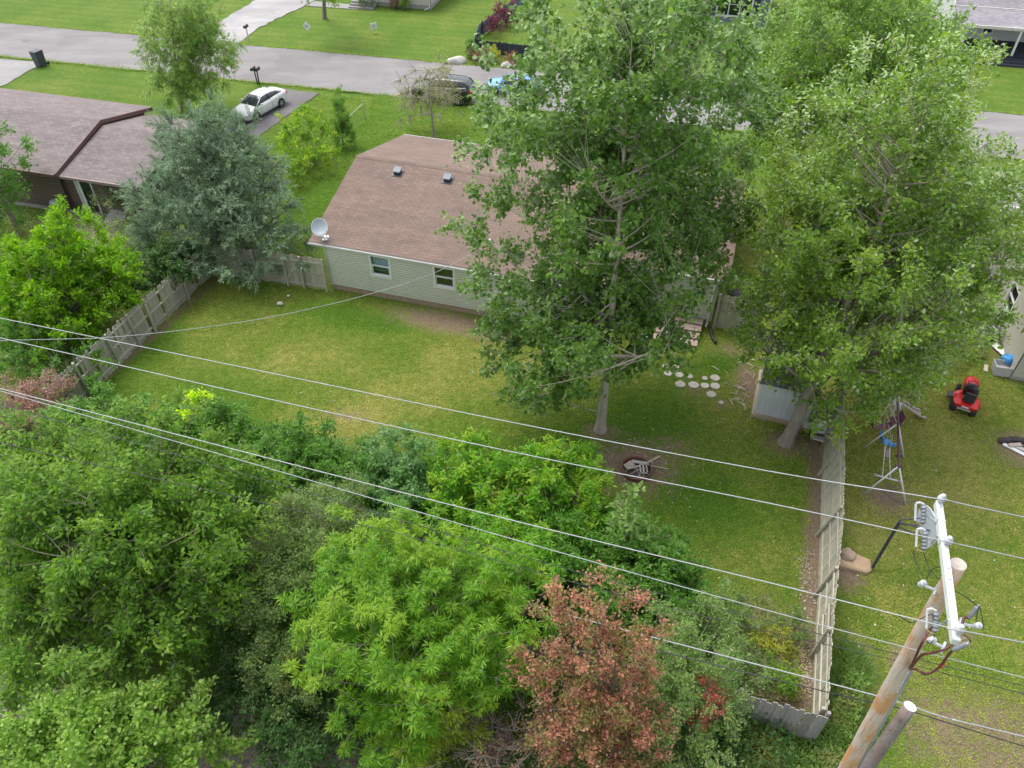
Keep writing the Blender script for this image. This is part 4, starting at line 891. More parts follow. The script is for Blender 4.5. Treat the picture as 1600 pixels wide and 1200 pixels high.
litter('fallen_leaves', 'tan leaf litter heaped inside the fence corner', 1500, lambda r: (r.gauss(1215, 26), r.uniform(985, 1095)), 0.05, M('tan_leaf', (0.42, 0.34, 0.22), (0.28, 0.2, 0.12), 0.9, 9), 9)
# shed
sh0 = G(1178, 648); sh1 = G(1258, 667); SAZ = math.atan2((sh1-sh0).y, (sh1-sh0).x); SW = (sh1-sh0).length; SD = 2.7; SH = 1.75
shed = thing('garden_shed', 'pale grey metal shed under the maple beside the trunk', 'shed', sh0, SAZ)
shw = M('shed_metal', (0.56, 0.58, 0.6), (0.48, 0.5, 0.52), 0.4, 2); shr = shingles('shed_shingles', (0.15, 0.14, 0.15), (0.115, 0.105, 0.115), (0.06, 0.055, 0.06))
mb = MB()
for a, b in (((0, 0), (SW, 0)), ((SW, 0), (SW, SD)), ((SW, SD), (0, SD)), ((0, SD), (0, 0))):
    k = 9
    for i in range(k):
        p, q = Vector((*a, 0)).lerp(Vector((*b, 0)), i/k), Vector((*a, 0)).lerp(Vector((*b, 0)), (i+1)/k); d = (q-p).normalized(); nn = Vector((d.y, -d.x, 0))*0.012
        mb.add([p, q, q+Vector((0, 0, SH)), p+Vector((0, 0, SH)), p+d*0.02+nn, p+d*0.02+nn+Vector((0, 0, SH)), p+d*0.05+nn, p+d*0.05+nn+Vector((0, 0, SH)), p+d*0.07, p+d*0.07+Vector((0, 0, SH))], [(0, 4, 5, 3), (4, 6, 7, 5), (6, 8, 9, 7), (8, 1, 2, 9)])
mb.add([(0, 0, SH), (0, SD, SH), (0, SD/2, SH+0.4), (SW, 0, SH), (SW, SD, SH), (SW, SD/2, SH+0.4)], [(2, 1, 0), (3, 4, 5)])
mb.obj('wall', shw, shed)
mb = MB(); slab(mb, [(-0.1, -0.06, SH+0.01), (SW+0.1, -0.06, SH+0.01), (SW+0.1, SD/2, SH+0.44), (-0.1, SD/2, SH+0.44)], 0.04); srf = mb.obj('roof', shr, shed)
mb = MB(); slab(mb, [(-0.1, SD/2, SH+0.44), (SW+0.1, SD/2, SH+0.44), (SW+0.1, SD+0.06, SH+0.01), (-0.1, SD+0.06, SH+0.01)], 0.04); mb.obj('roof_slope', shr, srf)
for ya, yb in ((-0.06, SD/2), (SD+0.06, SD/2)):
    mb = MB(); mb.add([(-0.104, ya, SH+0.02), (-0.104, yb, SH+0.45), (-0.104, yb, SH+0.33), (-0.104, ya, SH-0.1), (-0.13, ya, SH+0.02), (-0.13, yb, SH+0.45), (-0.13, yb, SH+0.33), (-0.13, ya, SH-0.1)], [(0, 1, 2, 3), (7, 6, 5, 4), (0, 4, 5, 1), (3, 2, 6, 7)]); mb.obj('roof_trim', white_vinyl, shed)
fr_m = wood('tan_sill', (0.38, 0.31, 0.23), (0.28, 0.225, 0.165))
for a in ((-0.12, -0.12, SW+0.12, -0.015), (-0.12, -0.012, -0.015, SD)):
    mb = MB(); mb.box(a[0], a[1], -0.05, a[2], a[3], 0.14); mb.obj('sill_beam', fr_m, shed)
# leaning panel and old gas grill by the fence
pn = thing('leaning_panel', 'blue-grey plastic panel leaning between shed and fence', 'panel', G(1272, 668), R_(10))
mb = MB(); mb.cbox((0.0, 0.35, 0.45), (0.42, 0.9, 0.05), Matrix.Rotation(0.75, 3, 'X'), 0.01); mb.obj('sheet', M('bluegrey_plastic', (0.24, 0.28, 0.32), (0.18, 0.21, 0.25), 0.5, 3), pn)
mb = MB(); mb.box(-0.2, 0.0, 0.0, 0.2, 0.06, 0.35); mb.obj('foot', dark_in, pn)
gr = thing('gas_grill', 'faded grey gas grill with side shelves against the leaning fence', 'grill', G(1272, 688), R_(-20))
gm = M('grill_grey', (0.42, 0.41, 0.42), (0.33, 0.32, 0.33), 0.5, 5); blk = M('black_paint', (0.025, 0.025, 0.028), (0.018, 0.018, 0.02), 0.45, 5)
for sx in (-1, 1):
    for sy in (-1, 1): mb = MB(); mb.tube([(sx*0.2, sy*0.2, 0), (sx*0.2, sy*0.18, 0.62)], 0.02, 6); mb.obj('leg', blk, gr)
mb = MB(); mb.cbox((0, 0, 0.7), (0.5, 0.42, 0.2), None, 0.04); mb.obj('firebox', gm, gr)
mb = MB(); mb.lathe([(0.21, -0.25), (0.23, -0.2), (0.23, 0.2), (0.21, 0.25)], (0, 0.05, 0.8), 14, frame_to((1, 0, 0))); ld_ = mb.obj('lid', gm, gr)
mb = MB(); mb.tube([(-0.15, -0.24, 0.84), (0.15, -0.24, 0.84)], 0.018, 6); mb.obj('handle', blk, ld_)
for sx, w_ in ((-1, 0.3), (1, 0.3)): mb = MB(); mb.cbox((sx*0.42, -0.02, 0.72), (w_, 0.36, 0.03), None, 0.01); mb.obj('side_shelf', gm, gr)
mb = MB(); mb.cbox((0.05, -0.42, 0.55), (0.42, 0.4, 0.04), Matrix.Rotation(-0.4, 3, 'X'), 0.01); mb.obj('front_shelf', gm, gr)
mb = MB(); mb.tube(smooth([(0.25, -0.3, 0.7), (0.38, -0.42, 0.72), (0.3, -0.5, 0.7)]), 0.02, 6); mb.obj('side_handle', gm, gr)
# ---------------------------------------------------------------- swing set
ss0 = G(1381, 745); sset = thing('swing_set', 'metal swing set with a maroon beam and grey legs', 'swing set', ss0, 0)
Q = lambda px, py, z=0: G(px, py, z)-ss0
maroon = M('maroon_metal', (0.13, 0.035, 0.06), (0.09, 0.028, 0.045), 0.45, 5); legm = M('leg_grey', (0.62, 0.62, 0.64), (0.52, 0.52, 0.54), 0.4, 6)
mar_pl = M('maroon_plastic', (0.17, 0.06, 0.085), (0.12, 0.045, 0.062), 0.5, 4); ropem = M('rope', (0.55, 0.52, 0.45), rough=0.8); pinkish = M('faded_pink', (0.36, 0.25, 0.27), (0.28, 0.19, 0.21), 0.6, 5)
BZ = 1.62; b0 = Q(1402, 612, BZ); b1 = Q(1405, 730, BZ)
mb = MB(); mb.tube([b0, b1], 0.042, 10); beam = mb.obj('beam', maroon, sset, True)
for (tx, ty, fx, fy) in ((1401, 663, 1348, 700), (1404, 663, 1413, 715), (1403, 729, 1347, 773), (1405, 729, 1416, 788), (1402, 616, 1352, 648), (1403, 616, 1412, 662)):
    mb = MB(); mb.tube([Q(tx, ty, BZ-0.02), Q(fx, fy, 0)-Vector((0, 0, .05))], 0.03, 8); mb.obj('leg', legm, sset, True)
for py in (663, 712, 729):
    p = Q(1404, py, BZ-0.06); mb = MB(); mb.cbox(p, (0.22, 0.07, 0.1), None, 0.015); mb.obj('bracket', maroon, beam)
# glider (two facing maroon seats)
gc = Q(1384, 662, 0.45)
for s in (-1, 1):
    c = gc+Vector((s*0.42, 0.12*s+0.05, 0))
    mb = MB(); mb.cbox(c, (0.36, 0.42, 0.05), None, 0.03); seat = mb.obj('glider_seat', mar_pl, sset)
    mb = MB(); mb.cbox(c+Vector((s*0.19, 0, 0.2)), (0.05, 0.42, 0.4), Matrix.Rotation(s*0.15, 3, 'Y'), 0.015); mb.obj('seat_back', mar_pl, seat)
mb = MB(); mb.cbox(gc-Vector((0, 0, 0.12)), (0.62, 0.34, 0.04), None, 0.01); mb.obj('glider_floor', mar_pl, sset)
for s in (-1, 1):
    for q in (-0.22, 0.22):
        p = gc+Vector((s*0.42, 0.1+q, 0.0)); t_ = Q(1403, 655, BZ); mb = MB(); mb.tube([p, Vector((t_.x, p.y+0.1, BZ))], 0.012, 5); mb.obj('hanger_rod', ropem, sset)
# blue toddler seat + pink seat
bs = Q(1386, 691, 0.55); blue = M('blue_plastic', (0.06, 0.26, 0.62), (0.045, 0.2, 0.5), 0.4, 5)
mb = MB(); mb.cbox(bs+Vector((0, 0.0, 0)), (0.42, 0.34, 0.06), Matrix.Rotation(0.25, 3, 'Y'), 0.04); bsx = mb.obj('toddler_seat', blue, sset)
mb = MB(); mb.cbox(bs+Vector((-0.2, 0.12, 0.16)), (0.08, 0.38, 0.34), Matrix.Rotation(-0.3, 3, 'Y'), 0.02); mb.obj('seat_back', blue, bsx)
mb = MB(); mb.cbox(bs+Vector((0.12, -0.18, 0.06)), (0.3, 0.06, 0.14), Matrix.Rotation(0.2, 3, 'Y'), 0.02); mb.obj('seat_side', blue, bsx)
ps = Q(1386, 708, 0.42); mb = MB(); mb.cbox(ps, (0.14, 0.42, 0.03), Matrix.Rotation(-0.3, 3, 'Z'), 0.03); mb.obj('swing_seat', pinkish, sset)
for c, dy in ((bs+Vector((-0.12, 0.15, 0.1)), 0.05), (bs+Vector((0.14, -0.12, 0.05)), -0.05), (ps+Vector((0, 0.18, 0)), 0.0), (ps+Vector((0.02, -0.18, 0)), 0.0)):
    mb = MB(); mb.tube([c, Vector((Q(1404, 695, BZ).x, c.y+dy+0.05, BZ))], 0.009, 5); mb.obj('rope', ropem, sset)
# teeter bar
ta, tb = Q(1367, 742, 0.42), Q(1406, 752, 0.42)
mb = MB(); mb.tube([ta, tb], 0.026, 8); tt = mb.obj('trapeze_bar', legm, sset)
for p in (ta, tb): mb = MB(); mb.cbox(p, (0.14, 0.1, 0.1), None, 0.03); mb.obj('end_seat', pinkish, tt)
for f, sx in ((0.3, -0.35), (0.62, 0.02)):
    p = ta.lerp(tb, f); mb = MB(); mb.tube([p, Vector((b1.x+sx*0.3, p.y+0.45, BZ-0.03))], 0.014, 6); mb.obj('hanger_rod', legm, sset)
# slide
sl0 = Q(1407, 628, 0.95)+ss0; sl1 = G(1441, 648, 0.06)
slide = thing('slide', 'small lilac-grey slide with a tan chute beside the swing set', 'slide', (sl1.x, sl1.y, 0), 0)
lil = M('lilac_plastic', (0.42, 0.38, 0.44), (0.34, 0.31, 0.36), 0.5, 4); tanp = M('tan_chute', (0.42, 0.29, 0.17), (0.33, 0.23, 0.14), 0.6, 6)
d = sl1-sl0; hd = Vector((d.x, d.y, 0)).normalized(); sd_ = Vector((-hd.y, hd.x, 0))
prof = [sl0-sl1.xyz*0, sl0.lerp(sl1, 0.15)+Vector((0, 0, -.02)), sl0.lerp(sl1, 0.5)-Vector((0, 0, 0.04)), sl0.lerp(sl1, 0.8)-Vector((0, 0, 0.06)), sl1]
bp = Vector((sl1.x, sl1.y, 0)); prof = [p-bp for p in prof]
mb = MB(); w = 0.2
for a, b in zip(prof[:-1], prof[1:]):
    up = Vector((0, 0, 0.03)); mb.add([a-sd_*w, a+sd_*w, b+sd_*w, b-sd_*w, a-sd_*w-up, a+sd_*w-up, b+sd_*w-up, b-sd_*w-up], [(0, 1, 2, 3), (7, 6, 5, 4), (0, 3, 7, 4), (1, 5, 6, 2)])
mb.obj('chute', tanp, slide)
for s in (-1, 1):
    mb = MB(); mb.tube([p+sd_*s*(w+0.02)+Vector((0, 0, 0.06)) for p in prof], 0.035, 6); mb.obj('side_rail', lil, slide)
mb = MB(); mb.cbox(prof[0]-hd*0.15, (0.35, 0.4, 0.05), None, 0.03); plt = mb.obj('platform', lil, slide)
for s in (-1, 1): mb = MB(); mb.tube([prof[0]-hd*0.25+sd_*s*0.17, Vector((prof[0].x, prof[0].y, 0))-hd*0.35+sd_*s*0.22], 0.025, 6); mb.obj('leg', legm, slide)
mb = MB(); mb.tube([prof[0]+Vector((0, 0, -0.05)), Vector((prof[0].x+0.1, prof[0].y-0.1, 0))], 0.02, 6); mb.obj('leg', legm, slide)
for i in range(3):
    z = 0.25+0.25*i; mb = MB(); o = Vector((prof[0].x, prof[0].y, z))-hd*(0.32-0.06*i); mb.tube([o-sd_*0.2, o+sd_*0.2], 0.015, 5); mb.obj('rung', legm, slide)
# ---------------------------------------------------------------- basketball hoop
hb = G(1362, 889); hoop = thing('basketball_hoop', 'black portable basketball hoop weighted with a boulder beside the fence', 'basketball hoop', hb, 0)
H_ = lambda px, py, z=0: G(px, py, z)-hb
navy = M('navy_metal', (0.035, 0.038, 0.06), (0.025, 0.027, 0.045), 0.45, 5)
mb = MB(); pt = H_(1406, 815, 2.55); mb.tube([Vector((0, 0, 0.1)), pt], 0.05, 8); mb.obj('pole', navy, hoop)
tanb = M('tan_base', (0.42, 0.3, 0.19), (0.32, 0.22, 0.14), 0.8, 5)
P4 = [H_(*q) for q in ((1306, 865), (1322, 862), (1358, 878), (1360, 894), (1352, 898), (1312, 888))]
mb = MB(); n = len(P4); cc = sum(P4, Vector())/n
mb.add([(p.x, p.y, -0.02) for p in P4]+[(p.x, p.y, 0.12) for p in P4]+[((p.x-cc.x)*.85+cc.x, (p.y-cc.y)*.85+cc.y, 0.17) for p in P4], [tuple(range(n-1, -1, -1))]+[(q*n+j, q*n+(j+1) % n, (q+1)*n+(j+1) % n, (q+1)*n+j) for q in range(2) for j in range(n)]+[tuple(range(2*n, 3*n))]); mb.obj('base', tanb, hoop)
bb = H_(1447, 823, 2.75)
for z, dy in ((0.12, 0.12), (0.12, -0.12), (-0.25, 0.12), (-0.25, -0.12)):
    mb = MB(); mb.tube([pt+Vector((0, dy*0.4, z*0.6-0.05)), bb+Vector((-0.02, dy*2, z))], 0.022, 6); mb.obj('arm', navy, hoop)
mb = MB(); nb = 20; pts = []
for j in range(nb+1):
    a = math.pi*j/nb; pts.append((0.62*math.cos(a), 0.1+0.5*math.sin(a)**0.8))
pts += [(-0.5, -0.4), (0.5, -0.4)]
mb.add([(0.0, y, z) for y, z in pts]+[(0.04, y, z) for y, z in pts], [tuple(range(len(pts))), tuple(range(2*len(pts)-1, len(pts)-1, -1))]+[((i+1) % len(pts), i, len(pts)+i, len(pts)+(i+1) % len(pts)) for i in range(len(pts))])
bdx = mb.obj('backboard', M('board_grey', (0.5, 0.53, 0.57), (0.42, 0.45, 0.49), 0.4, 3), hoop, loc=bb)
mb = MB(); mb.tube([(0.27+0.21*math.cos(2*math.pi*j/20), 0.21*math.sin(2*math.pi*j/20), -0.2) for j in range(21)], 0.012, 6, False); mb.tube([(0.04, 0, -0.2), (0.08, 0, -0.2)], 0.02, 6); mb.obj('rim', M('rim_rust', (0.3, 0.1, 0.05)), bdx)
def rock(name, label, c, r, mat, seed, sq=0.7, group=None, stretch=(1, 1)):
    bm = bmesh.new(); bmesh.ops.create_icosphere(bm, subdivisions=3, radius=1.0); rr = np.random.default_rng(seed)
    ph = rr.uniform(0, 6.28, (3, 3)); fr = rr.uniform(1.2, 3.0, (3, 3))
    for v in bm.verts:
        k = 1+sum(0.09*math.sin(fr[i][0]*v.co.x*1.7+ph[i][0])*math.sin(fr[i][1]*v.co.y*1.7+ph[i][1]+fr[i][2]*v.co.z) for i in range(3))
        v.co = Vector((v.co.x*r*k*stretch[0], v.co.y*r*k*stretch[1], max(-0.25, v.co.z)*r*sq*k))
    me = bpy.data.meshes.new(name); bm.to_mesh(me); bm.free(); me.materials.append(mat); me.polygons.foreach_set('use_smooth', [True]*len(me.polygons))
    return tag(link(name, me, None, c), label, 'rock', group)
stone_b = M('brown_boulder', (0.36, 0.27, 0.2), (0.26, 0.19, 0.145), 0.9, 5, bmp=0.4)
rock('boulder', 'brown boulder weighing down the hoop base', G(1321, 872)+Vector((0, 0, 0.2)), 0.26, stone_b, 3)
lime = M('limestone', (0.52, 0.5, 0.45), (0.4, 0.38, 0.34), 0.9, 4, bmp=0.4)
for i, (px, py, r_, lab, st) in enumerate(((714, 98, 0.55, 'large pale limestone boulder at the street edge', (1.4, .7)), (753, 100, 0.36, 'small blocky limestone by the yellow shrub', (1, .8)), (793, 104, 0.4, 'flat limestone below the russet shrub', (1.4, .8)), (438, 476, 0.13, 'small pale stone on the lawn near the back fence', (1.2, .8)), (451, 464, 0.07, 'tiny pale stone on the lawn near the back fence', (1, 1)), (806, 98, 0.2, 'blue glass gazing ball near the russet shrub', (1, 1)))):
    o = rock('limestone' if i < 5 else 'gazing_ball', lab, G(px, py)+Vector((0, 0, 0.06 if i < 5 else 0.15)), r_, lime if i < 5 else M('blue_glass', (0.1, 0.2, 0.6), (0.08, 0.16, 0.5), 0.1, 3), 20+i, 0.75, None, st)
    if i == 5: o['category'] = 'garden ornament'
# ---------------------------------------------------------------- red lawn tractor
rl0, rr0 = G(1487, 638), G(1517, 648); mid = (rl0+rr0)/2; dv = rr0-rl0; MA = math.atan2(dv.y, dv.x)
mow = thing('lawn_tractor', 'red riding lawn tractor parked on the grass', 'lawn tractor', mid, MA)
redp = M('red_paint', (0.62, 0.018, 0.02), (0.52, 0.014, 0.016), 0.3, 3); tyre = M('tyre_rubber', (0.022, 0.022, 0.024), (0.015, 0.015, 0.016), 0.8, 20); blkp = M('black_plastic', (0.018, 0.018, 0.022), (0.012, 0.012, 0.015), 0.4, 8)
hubm = M('hub_white', (0.6, 0.6, 0.58)); TW = dv.length/2
def wheel(parent, c, r, w, ax, rimm, k=20, rimf=0.55):
    mb = MB(); mb.lathe([(r*rimf, -w/2), (r*0.9, -w/2), (r, -w*0.32), (r, w*0.32), (r*0.9, w/2), (r*rimf, w/2)], c, k, frame_to(ax)); o = mb.obj('wheel', tyre, parent, False)
    mb = MB(); mb.lathe([(r*0.15, -w*0.42), (r*rimf*1.02, -w*0.46), (r*rimf*1.02, w*0.46), (r*0.15, w*0.42)], c, 14, frame_to(ax)); mb.obj('rim', rimm, o); return o
for s in (-1, 1): wheel(mow, (s*TW, 0.0, 0.25), 0.25, 0.24, (1, 0, 0), hubm)
for s in (-1, 1): wheel(mow, (s*0.33, 1.2, 0.18), 0.18, 0.15, (1, 0, 0), hubm)
mb = MB(); mb.box(-0.16, -0.12, 0.22, 0.16, 1.35, 0.38); mb.obj('chassis', blkp, mow)
def loft(secs, name, mat, parent, smooth_=True):
    """secs: list of rings (same count)"""
    mb = MB(); n = len(secs[0]); vs = [p for s in secs for p in s]
    fs = [(i*n+j, i*n+(j+1) % n, (i+1)*n+(j+1) % n, (i+1)*n+j) for i in range(len(secs)-1) for j in range(n)]+[tuple(range(n-1, -1, -1)), tuple((len(secs)-1)*n+j for j in range(n))]
    mb.add(vs, fs); return mb.obj(name, mat, parent, smooth_)
def ring(y, w, z0, z1, n=14, p=3.0):
    out = []
    for j in range(n):
        a = 2*math.pi*j/n; c, s = math.cos(a), math.sin(a); k = (abs(c)**p+abs(s)**p)**(-1/p)
        out.append((w*c*k, y, (z0+z1)/2+(z1-z0)/2*s*k))
    return out
loft([ring(0.68, 0.22, 0.4, 0.86), ring(0.75, 0.25, 0.38, 0.92), ring(1.1, 0.27, 0.36, 0.9), ring(1.38, 0.25, 0.36, 0.80), ring(1.5, 0.17, 0.42, 0.68)], 'hood', redp, mow)
loft([ring(0.52, 0.2, 0.4, 0.86), ring(0.58, 0.24, 0.4, 0.95), ring(0.7, 0.235, 0.42, 0.97), ring(0.76, 0.2, 0.5, 0.93)], 'dash', blkp, mow)
mb = MB(); mb.tube([(0.19*math.cos(t), 0.5+0.13*math.sin(t), 1.04+0.1*math.sin(t)) for t in [2*math.pi*j/20 for j in range(21)]], 0.016, 6, False); mb.tube([(0, 0.5, 1.04), (0, 0.62, 0.9)], 0.02, 6); mb.tube([(-0.18, .5, 1.04), (.18, .5, 1.04)], .012, 5); mb.obj('steering_wheel', blkp, mow)
mb = MB(); mb.add([(-0.42, -0.3, 0.55), (0.42, -0.3, 0.55), (0.5, -0.1, 0.6), (0.46, 0.3, 0.56), (0.36, 0.42, 0.46), (-0.36, 0.42, 0.46), (-0.46, 0.3, 0.56), (-0.5, -0.1, 0.6), (-0.36, -0.26, 0.4), (0.36, -0.26, 0.4), (0.4, 0, 0.45), (0.3, 0.38, 0.38), (-0.3, 0.38, 0.38), (-0.4, 0, 0.45)], [(0, 1, 2, 3, 4, 5, 6, 7), (8, 9, 1, 0), (9, 10, 2, 1), (10, 11, 3, 2), (11, 12, 5, 4), (12, 13, 7, 6), (13, 8, 0, 7)]); fd_ = mb.obj('fender', redp, mow)
mb = MB(); mb.cbox((0.0, -0.313, 0.5), (0.26, 0.012, 0.05), Matrix.Rotation(-0.25, 3, 'X')); mb.obj('badge', white_vinyl, fd_)
mb = MB(); mb.cbox((0.02, 0.08, 0.66), (0.42, 0.34, 0.1), None, 0.05); st_ = mb.obj('seat', blkp, mow)
mb = MB(); mb.cbox((0.02, -0.12, 0.86), (0.42, 0.1, 0.4), Matrix.Rotation(-0.2, 3, 'X'), 0.035); mb.obj('seat_back', blkp, st_)
mb = MB(); mb.lathe([(0.05, 0), (0.46, 0.02), (0.5, 0.06), (0.46, 0.16), (0.3, 0.2)], (0, 0.62, 0.12), 20); mb.obj('mower_deck', redp, mow)
mb = MB(); mb.cbox((-0.52, 0.6, 0.22), (0.3, 0.36, 0.05), Matrix.Rotation(-0.3, 3, 'Y'), 0.02); mb.obj('discharge_chute', blkp, mow)
mb = MB(); mb.cbox((0, -0.22, 0.32), (0.5, 0.04, 0.1)); mb.obj('hitch_plate', steel, mow)
# ---------------------------------------------------------------- junk along the cream house and on the right
def box_bin(name, label, c, w, d, h, mat, rz=0, lidm=None, cat='bin', open_=False, inner=None):
    t = thing(name, label, cat, c, rz); k = 0.85
    mb = MB(); o = [(-w/2, -d/2), (w/2, -d/2), (w/2, d/2), (-w/2, d/2)]
    vs = [(x*k, y*k, 0) for x, y in o]+[(x, y, h) for x, y in o]+[(x*.92, y*.92, h) for x, y in o]+[(x*.8, y*.8, h*0.55) for x, y in o]
    mb.add(vs, [(3, 2, 1, 0)]+[(j, (j+1) % 4, 4+(j+1) % 4, 4+j) for j in range(4)]+[(4+j, 4+(j+1) % 4, 8+(j+1) % 4, 8+j) for j in range(4)]+[(8+j, 8+(j+1) % 4, 12+(j+1) % 4, 12+j) for j in range(4)]+[(12, 13, 14, 15)])
    mb.obj('tub', mat, t)
    if lidm:
        mb = MB(); mb.cbox((0, 0, h+0.045), (w*1.06, d*1.08, 0.07), None, 0.04); ld = mb.obj('lid', lidm, t)
        mb = MB(); mb.tube([(-w*0.35, d*0.58, h), (w*0.35, d*0.58, h)], 0.025, 6); mb.obj('handle', lidm, ld)
    return t
binm = M('bin_charcoal', (0.05, 0.055, 0.065), (0.038, 0.042, 0.05), 0.5, 4)
t = box_bin('wheelie_bin', 'charcoal wheeled bin lying beside the cream house wall', G(1523, 455), 0.62, 0.72, 1.0, binm, R_(-16), binm)
mb = MB(); mb.cbox((0.28, -0.1, 1.085), (0.1, 0.16, 0.006)); mb.obj('sticker', white_vinyl, t)
t = box_bin('wheelbarrow', 'green tray wheelbarrow leaning by the cream siding', G(1537, 492), 0.55, 0.7, 0.28, M('green_tray', (0.02, 0.16, 0.06), (0.015, 0.11, 0.045), 0.4, 4), R_(60), cat='wheelbarrow')
for s in (-1, 1): mb = MB(); mb.tube([(s*0.2, -0.35, 0.12), (s*0.25, -0.9, 0.35), (s*0.25, -1.25, 0.5)], 0.02, 6); mb.obj('handle', blk, t)
wheel(t, (0, 0.45, 0.16), 0.16, 0.07, (1, 0, 0), hubm)
t = box_bin('storage_tub', 'grey storage tub holding a blue sack at the house corner', G(1566, 583), 0.95, 0.55, 0.5, M('grey_tub', (0.42, 0.42, 0.42), (0.34, 0.34, 0.34), 0.6, 4), R_(-12), cat='tub')
rock('blue_sack', 'bright blue sack in the grey tub', G(1569, 576)+Vector((0.05, 0.1, 0.42)), 0.3, M('blue_sheet', (0.04, 0.27, 0.6), (0.03, 0.2, 0.5), 0.4, 5), 41, 0.8)['category'] = 'sack'
junk = thing('hose_heap', 'dark tangled hose and tubing heaped against the cream siding', 'hose', G(1549, 528), 0)
r = random.Random(9)
for i in range(9):
    rr_ = r.uniform(0.18, 0.42); cx, cy, cz = r.uniform(-.25, .25), r.uniform(-.35, .35), r.uniform(0.06, 0.4); tx = Matrix.Rotation(r.uniform(-.7, .7), 3, 'X') @ Matrix.Rotation(r.uniform(-.7, .7), 3, 'Y')
    mb = MB(); mb.tube([Vector((cx, cy, cz+0.1))+tx @ Vector((rr_*math.cos(2*math.pi*j/16), rr_*math.sin(2*math.pi*j/16), 0.02*j/16)) for j in range(17)], 0.03, 6, False); mb.obj('coil', blkp if i % 3 else steel, junk)
mb = MB(); mb.tube([(-0.4, 0.5, 0.3), (0.5, -0.3, 0.55)], 0.03, 6); mb.obj('pipe', steel, junk)
mb = MB(); mb.lathe([(0.3, 0), (0.34, 0.1), (0.3, 0.2)], (0.05, 0.1, 0.02), 14); mb.obj('tyre', tyre, junk)
t = thing('white_board', 'white board lying against the cream siding', 'board', G(1560, 548), R_(-75)); chunk((0, 0, 0.12), (0.75, 0.3, 0.04), (0.3, 0, 0), white_vinyl, t, 'panel')
t = thing('short_plank', 'short pale plank on the grass by the grey tub', 'plank', G(1540, 576), R_(62)); chunk((0, 0, 0.03), (0.45, 0.16, 0.04), (0, 0, 0), pale_scrap, t, 'plank')
pl = thing('plank_pile', 'pile of weathered planks on bare dirt near the grass edge', 'planks', G(1590, 706), R_(-45))
for i, (x, y, z, L, a) in enumerate(((0, 0, 0.03, 1.1, 0.0), (0.3, 0.25, 0.03, 1.3, 0.1), (0.5, 0.35, 0.08, 1.0, -0.5), (-0.2, 0.2, 0.09, 0.5, 0.9))): chunk((x, y, z), (L, 0.16, 0.045), (0, 0, a), [white_vinyl, scrap, pale_scrap, pale_scrap][i], pl, 'plank')
for i, (px, py) in enumerate(((1568, 690), (1584, 688), (1596, 690))): rock('dark_log', ['charred log end farthest from the plank pile', 'charred log end between two others by the planks', 'charred log end touching the plank pile'][i], G(px, py)+Vector((0, 0, 0.06)), 0.18, M('charred', (0.06, 0.05, 0.05), (0.03, 0.026, 0.026), 0.9, 8), 50+i, 0.7, 'charred logs', (1.5, 0.7))['category'] = 'log'
# mushrooms / pale clump right of the corner fence
litter('pale_fungi', 'cluster of pale fungi in the grass by the leaning fence', 16, lambda r: (r.gauss(1336, 7), r.gauss(1021, 9)), 0.06, white_bits, 31)
# brown house clutter
kg = thing('kettle_grill', 'round kettle grill with a red bowl by the brown house', 'grill', G(95, 336), 0)
mb = MB(); mb.lathe([(0.05, 0.5), (0.2, 0.53), (0.29, 0.65), (0.3, 0.72)], (0, 0, 0), 18); mb.obj('bowl', redp, kg, True)
mb = MB(); mb.lathe([(0.3, 0.72), (0.31, 0.74), (0.24, 0.88), (0.08, 0.95), (0.02, 0.96)], (0, 0, 0.002), 18); mb.obj('lid', M('grill_lid_grey', (0.28, 0.3, 0.34)), kg, True)
for k in range(3): a = 2.1*k; mb = MB(); mb.tube([(0.18*math.cos(a), 0.18*math.sin(a), 0.55), (0.34*math.cos(a), 0.34*math.sin(a), 0)], 0.014, 6); mb.obj('leg', blk, kg)
t = thing('cellar_door', 'pale sloping hatch among weeds by the brown house', 'hatch', G(184, 348), BAZ)
mb = MB(); mb.add([(-0.55, -0.5, 0.12), (0.55, -0.5, 0.12), (0.55, 0.5, 0.5), (-0.55, 0.5, 0.5), (-0.55, -0.5, -0.02), (0.55, -0.5, -0.02), (0.55, 0.5, -0.02), (-0.55, 0.5, -0.02)], [(0, 1, 2, 3), (4, 5, 1, 0), (5, 6, 2, 1), (7, 4, 0, 3), (6, 7, 3, 2)]); mb.obj('curb', M('hatch_grey', (0.42, 0.4, 0.38), (0.3, 0.285, 0.27), 0.8, 4), t)
for s in (-1, 1): mb = MB(); mb.cbox((s*0.27, 0, 0.335), (0.5, 0.98, 0.03), Matrix.Rotation(math.atan(0.38), 3, 'X')); mb.obj('door_leaf', MATS['hatch_grey'], t)
